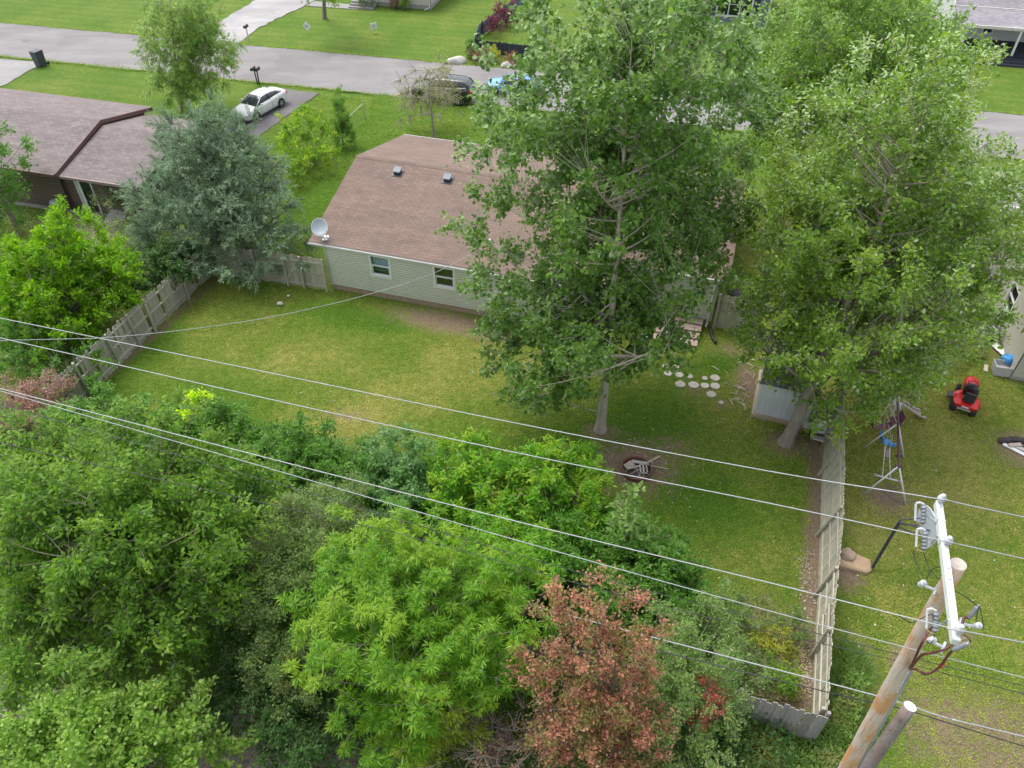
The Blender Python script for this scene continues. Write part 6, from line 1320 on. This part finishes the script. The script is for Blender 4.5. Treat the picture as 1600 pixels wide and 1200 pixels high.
# ---- hedge between the drives
plant('hedge_shrub', 'tall yellow-green shrub beside the asphalt driveway', [(478, 225, 1.2, 1.7, 1.1), (470, 195, 1.9, 1.2, 0.9), (500, 250, 0.9, 1.2, 0.8)], HEDGE, None, 0.06, 80, 7, 16, 0.5, (0.13, 0.06), 'rhomb', 0.7, 0, 0.5, cat='shrub', seed=31, trunks=3)
plant('juniper_shrub', 'pointed dark green juniper at the end of the hedge', [(535, 205, 1.0, 0.75, 1.0), (532, 175, 2.1, 0.5, 0.9), (530, 150, 3.0, 0.22, 0.6)], LEAF('juniper', (0.04, 0.095, 0.015), (0.09, 0.16, 0.03), None, 0.6), (536, 225), 0.05, 80, 7, 18, 0.4, (0.10, 0.03), 'rhomb', 0.7, 0, 0.7, cat='shrub', seed=32)
plant('hedge_shrub', 'low rough shrub between the cedar and the tall hedge', [(455, 265, 0.8, 1.0, 0.8), (440, 300, 0.7, 0.8, 0.7)], HEDGE, None, 0.04, 40, 7, 14, 0.4, (0.11, 0.05), 'rhomb', 0.6, 0, 0.5, cat='shrub', seed=33, trunks=3)
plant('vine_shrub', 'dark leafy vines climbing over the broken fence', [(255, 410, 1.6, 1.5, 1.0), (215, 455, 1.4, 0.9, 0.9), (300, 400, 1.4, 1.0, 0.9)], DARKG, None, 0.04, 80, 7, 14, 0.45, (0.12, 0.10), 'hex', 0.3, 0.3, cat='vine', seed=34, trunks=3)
plant('vine_shrub', 'scraggly olive growth in front of the brown house door', [(205, 320, 1.0, 1.2, 1.0), (165, 318, 1.1, 0.8, 1.0), (230, 350, 1.0, 1.4, 1.0), (190, 375, 0.8, 1.8, .8)], HONEY, None, 0.03, 100, 7, 9, 0.5, (0.10, 0.05), 'rhomb', 0.5, 0, 0.5, cat='vine', seed=35, trunks=4)
plant('vine_shrub', 'leafy vine patch below the lime bush at the fence foot', [(125, 590, 1.0, 1.3, 0.8), (60, 560, 1.2, 1.4, 1.0), (30, 520, 1.4, 1.4, 1.2)], ASH, None, 0.03, 90, 7, 13, 0.45, (0.13, 0.07), 'hex', 0.4, 0.1, cat='vine', seed=36, trunks=3)
plant('dead_shrub', 'brown dying shrub with bare twigs by the fence end', [(40, 640, 1.5, 1.6, 1.1), (95, 620, 1.2, 0.9, 0.9)], LEAF('brown_mauve', (0.15, 0.085, 0.075), (0.27, 0.17, 0.14), None, 0.8, (0.12, 0.13, 0.05)), None, 0.04, 80, 10, 9, 0.5, (0.09, 0.05), 'rhomb', 0.5, 0.1, 0.4, cat='shrub', seed=37, trunks=3, twig_r=0.009)
# ---- saplings along the bottom of the lawn
def band(label, lobes, mat, seed, clumps=60, leaf=(0.16, 0.06), name='sapling', cat='sapling', **k):
    kw = dict(trunk=0.04, clumps=int(clumps*1.5), twigs=7, per=15, cr=0.46, leaf=leaf, shape='hex', up=0.5, droop=0.25, align=0.4, cat=cat, seed=seed, trunks=3, limbs=10, jit=0.25); kw.update(k)
    return plant(name, label, lobes, mat, **kw)
band('grey-green sapling below the broken fence end', [(165, 655, 1.4, 1.3, 1.0), (225, 680, 1.6, 1.2, 1.0), (110, 670, 1.3, 1.0, .9)], ASH, 41, 80)
band('sapling with bright yellow new tips at the lawn edge', [(320, 690, 2.0, 1.5, 1.4), (380, 700, 1.8, 1.3, 1.2), (310, 640, 3.4, 0.6, 0.6), (440, 720, 1.6, 1.0, 1.0)], ASH, 42, 110)
plant('sapling_tips', 'yellow new shoots above the grey-green saplings', [(298, 620, 4.3, 0.25, 0.25), (323, 622, 4.2, 0.22, 0.22), (285, 648, 3.9, 0.25, 0.25), (303, 632, 4.0, 0.2, .2)], LEAF('yellow_tip', (0.22, 0.32, 0.01), (0.34, 0.42, 0.03), None, 0.5), None, 0.015, 14, 5, 8, 0.22, (0.12, 0.05), 'rhomb', 0.8, 0, 0.5, cat='shoots', seed=43)
band('dense sapling left of the powder-green one', [(440, 730, 2.2, 1.6, 1.3), (480, 700, 2.2, 1.0, 1.0), (500, 780, 2.0, 1.3, 1.2), (400, 780, 2.2, 1.6, 1.4)], ASH, 44, 130)
band('grey-green sapling filling the gap beside the powder-green one', [(545, 745, 2.2, 1.1, 1.0), (560, 790, 2.0, 1.2, 1.1), (520, 730, 2.0, .9, .9)], ASH, 441, 80)
band('powder-green sapling beneath the power lines', [(610, 740, 2.4, 1.5, 1.3), (660, 760, 2.0, 1.1, 1.1), (620, 800, 2.0, 1.6, 1.2)], LEAF('powder_leaf', (0.05, 0.115, 0.03), (0.10, 0.18, 0.055), (0.14, 0.2, 0.11), 0.5), 45, 110)
band('vivid green sapling beside the powder-green one', [(735, 740, 2.4, 1.5, 1.3), (760, 800, 2.4, 1.9, 1.5), (700, 800, 2.0, 1.3, 1.2)], BRIGHT, 46, 130)
band('vivid green sapling with yellow tops near the fire pit', [(850, 770, 2.6, 1.6, 1.4), (900, 740, 2.4, 1.1, 1.1), (890, 810, 2.0, 1.5, 1.3), (835, 745, 3.4, 0.7, .7)], BRIGHT, 47, 130)
band('leggy sapling with large pale leaves by the fire pit', [(968, 850, 2.4, 0.5, 1.4), (985, 780, 4.0, 0.3, 0.6), (975, 810, 3.2, 0.4, 0.6), (1000, 870, 2.4, 0.6, 0.6)], OLIVE, 48, 26, (0.22, 0.12), per=5, twigs=5)
band('rounded green sapling below the leggy one', [(1010, 885, 1.8, 1.4, 1.1), (1050, 910, 1.4, 1.0, 0.9), (960, 900, 1.8, 1.2, 1.1)], ASH, 49, 100)
band('dark green sapling under the middle of the lines', [(900, 890, 2.0, 1.6, 1.2), (850, 870, 2.2, 1.5, 1.2), (930, 950, 1.8, 1.4, 1.1), (1010, 950, 1.6, 1.3, 1.1)], LEAF('deep_green', (0.035, 0.10, 0.010), (0.075, 0.165, 0.02), (0.09, 0.15, 0.04), 0.4), 50, 150)
# ---- alley trees in front
plant('walnut_tree', 'large dark leafy walnut filling the alley edge', [(190, 780, 5.6, 2.9, 2.0), (110, 830, 5.0, 2.6, 2.0), (270, 850, 4.8, 2.2, 1.9), (60, 740, 5.2, 1.9, 1.5), (200, 950, 3.6, 2.5, 1.7), (330, 780, 4.4, 1.7, 1.5), (320, 930, 3.4, 1.6, 1.4), (60, 950, 3.4, 1.9, 1.5)],
      WALNUT, (190, 1030), 0.2, 760, 7, 14, 0.6, (0.15, 0.07), 'hex', 0.3, 0.35, 0.4, seed=51, shell=0.45, limbs=24, jit=0.28, rag=0.3)
plant('honeysuckle_thicket', 'dusty small-leaved thicket between the walnut and the sumac', [(470, 850, 3.6, 1.3, 1.2), (440, 930, 3.0, 1.3, 1.2), (520, 810, 3.2, 1.1, 1.0), (450, 1040, 2.2, 1.2, 1.1), (400, 880, 3.4, 0.9, 0.9)], HONEY, None, 0.05, 380, 8, 18, 0.42, (0.075, 0.05), 'rhomb', 0.4, 0.2, cat='shrub', seed=52, trunks=4, jit=0.35)
plant('sumac_tree', 'bright green sumac with starry leaf whorls', [(620, 930, 4.8, 2.3, 1.6), (730, 930, 4.6, 1.7, 1.4), (560, 950, 4.4, 1.5, 1.3), (680, 1020, 4.0, 1.8, 1.3), (580, 1050, 3.4, 1.7, 1.3), (640, 1120, 2.6, 1.6, 1.1), (770, 1000, 3.6, 1.1, 1.0), (600, 870, 5.4, 1.5, 1.0)],
      SUMAC, (640, 1110), 0.1, 420, 5, 26, 0.42, (0.19, 0.034), 'rhomb', 0.8, 0.25, 0.4, 'rosette', seed=53, shell=0.4, limbs=18, trunks=3)
plant('side_sumac', 'darker green sumac leaning toward the russet tree', [(800, 930, 3.6, 1.1, 1.0), (790, 870, 3.6, 1.3, 1.0), (760, 1050, 2.8, 1.2, 1.0)], BRIGHT, None, 0.08, 70, 5, 24, 0.4, (0.22, 0.05), 'rhomb', 0.8, 0.3, 0.4, 'rosette', seed=54, limbs=10, trunks=2)
plant('drooping_juniper', 'yellow-green drooping juniper at the foot of the sumac', [(675, 1095, 3.0, 0.7, 0.9), (660, 1160, 2.2, 0.9, 0.8), (700, 1140, 2.2, .7, .7)], LEAF('yellow_juniper', (0.085, 0.125, 0.01), (0.17, 0.22, 0.02), None, 0.6), None, 0.05, 60, 8, 16, 0.5, (0.13, 0.025), 'rhomb', -0.1, 0.6, 0.75, seed=55, cat='shrub')
plant('russet_tree', 'spired pear tree with dying russet and red leaves', [(920, 1030, 4.8, 1.0, 1.3), (868, 968, 5.9, 0.55, 0.9), (925, 950, 6.3, 0.5, 1.0), (962, 965, 5.9, 0.4, 0.9), (1000, 1010, 4.8, 0.6, 0.9), (900, 1085, 3.9, 1.2, 1.0), (960, 1120, 3.2, 1.1, 1.0), (838, 1040, 4.4, 0.6, 0.5), (1000, 1150, 2.6, 0.9, 0.9), (940, 1180, 2.2, 1.4, .9), (860, 1150, 2.6, 0.8, 0.7), (985, 1070, 3.8, .6, .8)],
      RUSSET, (935, 1190), 0.12, 250, 7, 13, 0.42, (0.085, 0.06), 'rhomb', 0.7, 0.15, 0.35, seed=56, shell=0.42, limbs=20, jit=0.3, bark=BARKD, tips=[(920, 912, 7.2), (870, 925, 6.7), (962, 930, 6.6), (838, 962, 5.9), (825, 1035, 4.8), (1005, 940, 6.0)], twig_r=0.008)
plant('bare_shrub', 'bare twiggy brown shrub below the russet tree', [(830, 1160, 1.8, 1.2, 0.9), (770, 1180, 1.6, 1.1, 0.8), (740, 1150, 1.6, .9, .8)], BROWN, None, 0.04, 60, 10, 5, 0.55, (0.07, 0.04), 'rhomb', 0.4, 0.1, cat='shrub', seed=57, trunks=3, twig_r=0.011, bark=M('grey_bare_bark', (0.3, 0.27, 0.25), (0.2, 0.18, 0.165), 0.9, 3))
plant('olive_shrub', 'grey-green small-leaved shrub beside the russet tree', [(1060, 1020, 2.6, 1.3, 1.1), (1080, 1100, 2.0, 1.3, 1.1), (1040, 1150, 1.8, 1.3, 1.0), (1100, 960, 2.2, 0.9, 0.8), (1120, 1040, 1.8, 1.0, 0.9), (1020, 1090, 2.6, .9, .9)], OLIVE, None, 0.05, 220, 8, 15, 0.42, (0.085, 0.05), 'rhomb', 0.5, 0.15, cat='shrub', seed=58, trunks=4, jit=0.3)
plant('red_shrub', 'small dark red shrub among the grey-green leaves', [(1110, 1095, 2.4, 0.5, 0.5), (1095, 1120, 2.0, .4, .4)], LEAF('dark_red', (0.16, 0.045, 0.035), (0.28, 0.09, 0.07), None, 0.6), None, 0.02, 30, 7, 10, 0.3, (0.07, 0.04), 'rhomb', 0.5, 0, cat='shrub', seed=59)
plant('mulberry_tree', 'pale yellow-green mulberry at the gravel alley corner', [(90, 1150, 3.4, 1.7, 1.3), (210, 1160, 3.0, 1.6, 1.2), (30, 1185, 2.6, 1.0, 0.8), (280, 1140, 2.6, 0.9, 0.9), (120, 1090, 3.8, .9, .8), (230, 1095, 3.4, 0.6, .7), (340, 1185, 1.4, .6, .6)], PALE, None, 0.10, 330, 6, 16, 0.45, (0.125, 0.075), 'hex', 0.6, 0.2, seed=60, limbs=16, jit=0.28)
plant('fern_shrub', 'feathery green shrub beside the gravel patch', [(75, 1070, 1.6, 1.0, 0.8), (55, 1050, 1.5, 0.8, 0.7)], ASH, None, 0.03, 50, 8, 12, 0.4, (0.11, 0.03), 'rhomb', 0.6, 0, cat='shrub', seed=61, trunks=3)
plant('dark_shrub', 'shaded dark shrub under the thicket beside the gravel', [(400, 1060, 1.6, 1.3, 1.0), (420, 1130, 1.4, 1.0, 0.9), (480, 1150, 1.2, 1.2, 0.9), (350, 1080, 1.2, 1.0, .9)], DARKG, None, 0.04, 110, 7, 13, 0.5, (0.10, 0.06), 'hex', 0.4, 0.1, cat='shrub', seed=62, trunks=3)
# ---- gardens across the street
plant('purple_shrub', 'purple smoke shrub against the slate side fence', [(790, 22, 1.0, 1.0, 0.9), (770, 38, 0.8, 0.8, 0.7)], PURPLE, None, 0.04, 50, 7, 12, 0.45, (0.11, 0.07), 'rhomb', 0.6, 0, cat='shrub', seed=71, trunks=3)
plant('barberry_shrub', 'russet barberry mound before the dark front fence', [(748, 86, 0.5, 0.7, 0.5)], LEAF('barberry', (0.09, 0.045, 0.032), (0.15, 0.08, 0.055), None, 0.6), None, 0.03, 26, 7, 12, 0.35, (0.07, 0.04), 'rhomb', 0.5, 0, cat='shrub', seed=72, trunks=3)
plant('golden_shrub', 'golden yellow mound before the dark front fence', [(770, 84, 0.55, 0.65, 0.5)], YELG, None, 0.03, 30, 7, 14, 0.32, (0.07, 0.04), 'rhomb', 0.6, 0, cat='shrub', seed=73, trunks=3)
plant('barberry_shrub', 'russet mound beside the blue gazing ball', [(798, 92, 0.5, 0.6, 0.5)], LEAF('rust_mound', (0.11, 0.06, 0.03), (0.17, 0.1, 0.05), None, 0.6), None, 0.03, 24, 7, 12, 0.32, (0.07, 0.04), 'rhomb', 0.5, 0, cat='shrub', seed=74, trunks=3)
plant('climber', 'green climber on the corner of the slate fence', [(735, 75, 0.7, 0.4, 0.7)], ASH, None, 0.03, 24, 7, 10, 0.3, (0.1, 0.06), 'rhomb', 0.6, 0, cat='vine', seed=75)
plant('yard_tree', 'leafy tree in front of the beige house steps', [(507, -45, 5.0, 2.4, 1.8), (500, -10, 3.6, 1.0, 0.6), (520, -8, 3.6, 0.8, 0.6)], HEDGE, (507, 28), 0.2, 90, 7, 12, 0.6, (0.13, 0.07), 'hex', seed=76)
for i, (px, py, rr_, lab) in enumerate(((575, 6, 0.6, 'clipped dark shrub beside the beige house steps'), (632, 8, 0.55, 'rounded light shrub under the beige house wall'), (615, 6, 0.35, 'small shrub between the others at the beige wall'))):
    plant('foundation_shrub', lab, [(px, py, 0.4, rr_, 0.45)], [DARKG, HEDGE, BROWN][i], None, 0.03, 22, 7, 10, 0.32, (0.08, 0.05), 'rhomb', 0.5, 0, cat='shrub', seed=77+i, trunks=3, group='shrubs at the beige house')
for i, (px, py, rr_, lab) in enumerate(((1118, 52, 0.9, 'loose green shrub under the slate house window'), (1165, 48, 0.8, 'rounded green shrub by the slate house corner'), (1140, 56, 0.8, 'low green shrub between the others at the slate wall'))):
    plant('foundation_shrub', lab, [(px, py, 0.6, rr_, 0.7)], HEDGE, None, 0.03, 34, 7, 10, 0.42, (0.11, 0.06), 'rhomb', 0.5, 0, cat='shrub', seed=81+i, trunks=3, group='shrubs at the slate house')

# dead grey limbs hanging from the silver maple
smp = bpy.data.objects['silver_maple']; smo = smp.location
deadm = M('dead_limb_bark', (0.36, 0.33, 0.29), (0.25, 0.225, 0.195), 0.9, 4)
for pts, r0 in (([(1300, 575, 4.4), (1245, 533, 3.7), (1205, 530, 3.3), (1178, 522, 3.1), (1152, 492, 3.2), (1146, 470, 3.4)], 0.05), ([(1205, 530, 3.3), (1182, 503, 3.5), (1168, 470, 3.7)], 0.025), ([(1178, 522, 3.1), (1160, 525, 2.7), (1148, 513, 2.8)], 0.018), ([(1205, 530, 3.3), (1228, 505, 3.8), (1240, 495, 4.2)], 0.02),
                ([(1215, 465, 5.0), (1185, 455, 4.8), (1165, 445, 4.8), (1145, 430, 5.0)], 0.022), ([(1262, 560, 4.0), (1295, 520, 4.6), (1312, 480, 5.0), (1318, 462, 5.3)], 0.03), ([(1295, 520, 4.6), (1285, 490, 5.0), (1278, 465, 5.3)], 0.02),
                ([(1285, 620, 3.0), (1305, 638, 2.6), (1330, 643, 2.2), (1368, 640, 1.9)], 0.03), ([(1305, 638, 2.6), (1320, 650, 2.0), (1332, 653, 1.8)], 0.016)):
    P = [G(*q)-smo for q in pts]; P = smooth(P, 5); mb = MB(); mb.tube(P, [r0*(1-0.8*i/(len(P)-1)) for i in range(len(P))], 6); mb.obj('dead_limb', deadm, smp, True)

# ================================================================== GRASS BLADES, WEEDS, UNDERGROWTH
def cover_at(x, y):
    ix = np.clip(np.searchsorted(xs, x)-1, 0, nx-2); iy = np.clip(np.searchsorted(ys, y)-1, 0, ny-2)
    return np.stack([dirt[iy, ix], lush_shade[iy, ix], grav[iy, ix], nzv[iy, ix]], -1)
LAWN = ground_mat('grass_blade', 2.25, True)
def px_pts(n, poly, seed):
    """random ground points inside a pixel polygon, even over the ground"""
    r = np.random.default_rng(seed); P = np.array([list(G(*q))[:2] for q in poly]); lo, hi = P.min(0), P.max(0); out = []
    tot = 0
    while tot < n:
        q = lo+(hi-lo)*r.random((n*2, 2)); ins = np.zeros(len(q), bool); j = len(P)-1
        for i in range(len(P)):
            c = ((P[i, 1] > q[:, 1]) != (P[j, 1] > q[:, 1])) & (q[:, 0] < (P[j, 0]-P[i, 0])*(q[:, 1]-P[i, 1])/(P[j, 1]-P[i, 1]+1e-12)+P[i, 0]); ins ^= c; j = i
        out.append(q[ins]); tot += ins.sum()
    return np.concatenate(out)[:n]
def blades(name, label, poly, n, L, w, seed, mat=None, lean=0.95, thin=True, cat='grass', keep_out=None):
    r = np.random.default_rng(seed); q = px_pts(n, poly, seed); cv = cover_at(q[:, 0], q[:, 1])
    if thin:
        k = r.random(n) > np.clip(np.maximum(cv[:, 0], cv[:, 2])*1.4-0.25, 0, 1); q, cv = q[k], cv[k]
    if keep_out is not None:
        k = ~keep_out(q); q, cv = q[k], cv[k]
    n = len(q); a = r.uniform(0, 6.28, n); D = np.stack([np.cos(a)*lean, np.sin(a)*lean, 0.35+0.65*r.random(n)], -1); Nn = r.normal(size=(n, 3))*0.5+np.array([0, 0, 0.8])
    P = np.concatenate([q, np.full((n, 1), -0.025)], 1); k = r.uniform(0.5, 1.5, n)
    me = leaf_mesh(name, P, D, Nn, L*k, w*k, mat or LAWN, 'rhomb')
    if mat is None:
        at = me.color_attributes.new('cover', 'FLOAT_COLOR', 'POINT'); jit = cv.copy(); jit[:, 1] = np.clip(jit[:, 1]+r.normal(size=n)*0.08, 0, 1); jit[:, 0] = 0; jit[:, 2] = 0
        at.data.foreach_set('color', np.repeat(jit, 4, axis=0).astype(np.float32).ravel())
    o = link(name, me); tag(o, label, cat); kind(o, 'stuff'); return o
def in_house(q):
    c, s = math.cos(-AZ), math.sin(-AZ); x = (q[:, 0]-HO.x)*c-(q[:, 1]-HO.y)*s; y = (q[:, 0]-HO.x)*s+(q[:, 1]-HO.y)*c
    return (x > -0.1) & (x < LX+0.1) & (y > -0.1) & (y < D_HOUSE+0.1)
D_HOUSE = ey1-0.4
blades('lawn_grass', 'mown grass of the fenced back lawn', [(335, 432), (520, 455), (760, 500), (1110, 512), (1170, 530), (1290, 640), (1275, 1000), (1160, 1000), (1000, 900), (700, 800), (300, 700), (110, 640)], 330000, 0.06, 0.018, 101)
blades('lawn_grass', 'mown grass of the yard with the swing set', [(1300, 560), (1480, 520), (1580, 600), (1680, 620), (1750, 1000), (1600, 1210), (1300, 1210), (1285, 1100), (1295, 900)], 210000, 0.06, 0.018, 102)
blades('lawn_grass', 'front lawn grass around the ranch house', [(480, 150), (640, 154), (760, 166), (1000, 200), (1600, 280), (1600, 420), (1180, 530), (1130, 430), (1170, 330), (760, 230), (637, 213), (560, 245), (484, 375), (510, 450), (345, 425), (400, 260)], 150000, 0.075, 0.028, 103, keep_out=in_house)
# weeds and undergrowth
def scatter_leaves(name, label, poly, n, h, leaf, mat, seed, cat='weeds', shape='hex', up=0.5):
    r = np.random.default_rng(seed); q = px_pts(n, poly, seed); z = h*r.random(n)**0.7*(0.35+0.65*np_noise(q[:, 0]*1.3+3, q[:, 1]*1.3, seed % 50))
    P = np.concatenate([q, z[:, None]], 1); D = unit(r.normal(size=(n, 3))+np.array([0, 0, up])); Nn = r.normal(size=(n, 3))*0.6+np.array([0, 0, 0.9]); k = r.uniform(0.5, 1.3, n)
    o = link(name, leaf_mesh(name, P, D, Nn, leaf[0]*k, leaf[1]*k, mat, shape)); tag(o, label, cat); return kind(o, 'stuff')
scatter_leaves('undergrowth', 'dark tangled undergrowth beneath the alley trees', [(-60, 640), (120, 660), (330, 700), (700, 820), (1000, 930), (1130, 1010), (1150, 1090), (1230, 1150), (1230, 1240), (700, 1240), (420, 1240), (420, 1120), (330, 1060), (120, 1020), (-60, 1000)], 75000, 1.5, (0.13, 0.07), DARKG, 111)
scatter_leaves('nettle_bed', 'rank green nettles outside the fence corner', [(1150, 1105), (1285, 1135), (1320, 1060), (1345, 1080), (1330, 1150), (1300, 1230), (1100, 1230)], 15000, 0.75, (0.12, 0.05), WEED, 112)
scatter_leaves('corner_weeds', 'pale weeds growing through leaf litter inside the fence corner', [(1100, 930), (1190, 935), (1240, 980), (1250, 1100), (1180, 1095), (1110, 1050)], 2600, 0.5, (0.10, 0.04), OLIVE, 113)
blades('tall_grass', 'long rank grass along the outside of the leaning fence', [(1318, 1000), (1350, 1040), (1370, 1120), (1330, 1180), (1290, 1150), (1300, 1060)], 9000, 0.45, 0.03, 115, WEED, 0.5, False)
scatter_leaves('fence_weeds', 'weeds between the brown house and the broken fence', [(20, 330), (250, 350), (335, 400), (330, 425), (200, 530), (80, 640), (-40, 640), (-40, 420)], 22000, 0.8, (0.11, 0.05), WEED, 116)
scatter_leaves('maple_sprouts', 'leafy maple sprouts on the ground under the silver maple', [(1310, 560), (1480, 470), (1560, 470), (1540, 560), (1450, 600), (1330, 640)], 9000, 0.5, (0.13, 0.06), WEED, 117)
for i, (px, py, lab, m_) in enumerate(((1200, 1005, 'yellowing weed clump in the leaf litter by the fence', YELG), (1225, 1060, 'low yellow-green weed beside the alley fence corner', HEDGE), (1160, 985, 'grey-green weed at the lawn end of the leaf litter', OLIVE), (1235, 985, 'tall green weed against the leaning fence', WEED), (1180, 1050, 'pale bushy weed behind the alley fence', OLIVE), (1140, 950, 'loose pale weed where lawn meets the thicket', OLIVE))):
    plant('weed_clump', lab, [(px, py, 0.45, 0.55, 0.45)], m_, None, 0.012, 26, 6, 9, 0.35, (0.10, 0.04), 'rhomb', 0.8, 0, cat='weed', seed=131+i, trunks=3, group='weeds in the fence corner')

# grass creeping over the street and drive edges
def edge_tufts(name, label, line, n, seed, off=0.22):
    r = np.random.default_rng(seed); i = r.integers(60, 200, n); f = r.random(n); A = np.array([[p.x, p.y] for p in line]); q = A[i]*(1-f[:, None])+A[np.minimum(i+1, len(A)-1)]*f[:, None]
    q = q+r.normal(size=(n, 2))*off*np.repeat(np_noise(q[:, :1]*0.8, q[:, 1:]*0.8, 6), 2, axis=1); a = r.uniform(0, 6.28, n); D = np.stack([np.cos(a), np.sin(a), 0.5+0.5*r.random(n)], -1)
    P = np.concatenate([q, np.full((n, 1), 0.0)], 1); k = r.uniform(0.5, 1.4, n); me = leaf_mesh(name, P, D, r.normal(size=(n, 3))*0.5+np.array([0, 0, 0.8]), 0.12*k, 0.035*k, LAWN, 'rhomb')
    at = me.color_attributes.new('cover', 'FLOAT_COLOR', 'POINT'); cv = np.tile([0, 0.55, 0, 0.5], (n*4, 1)); at.data.foreach_set('color', cv.astype(np.float32).ravel())
    o = link(name, me); tag(o, label, 'grass'); kind(o, 'stuff')
edge_tufts('verge_grass', 'grass creeping over the far edge of the street', far, 16000, 141)
edge_tufts('verge_grass', 'grass creeping over the near edge of the street', near, 16000, 142)
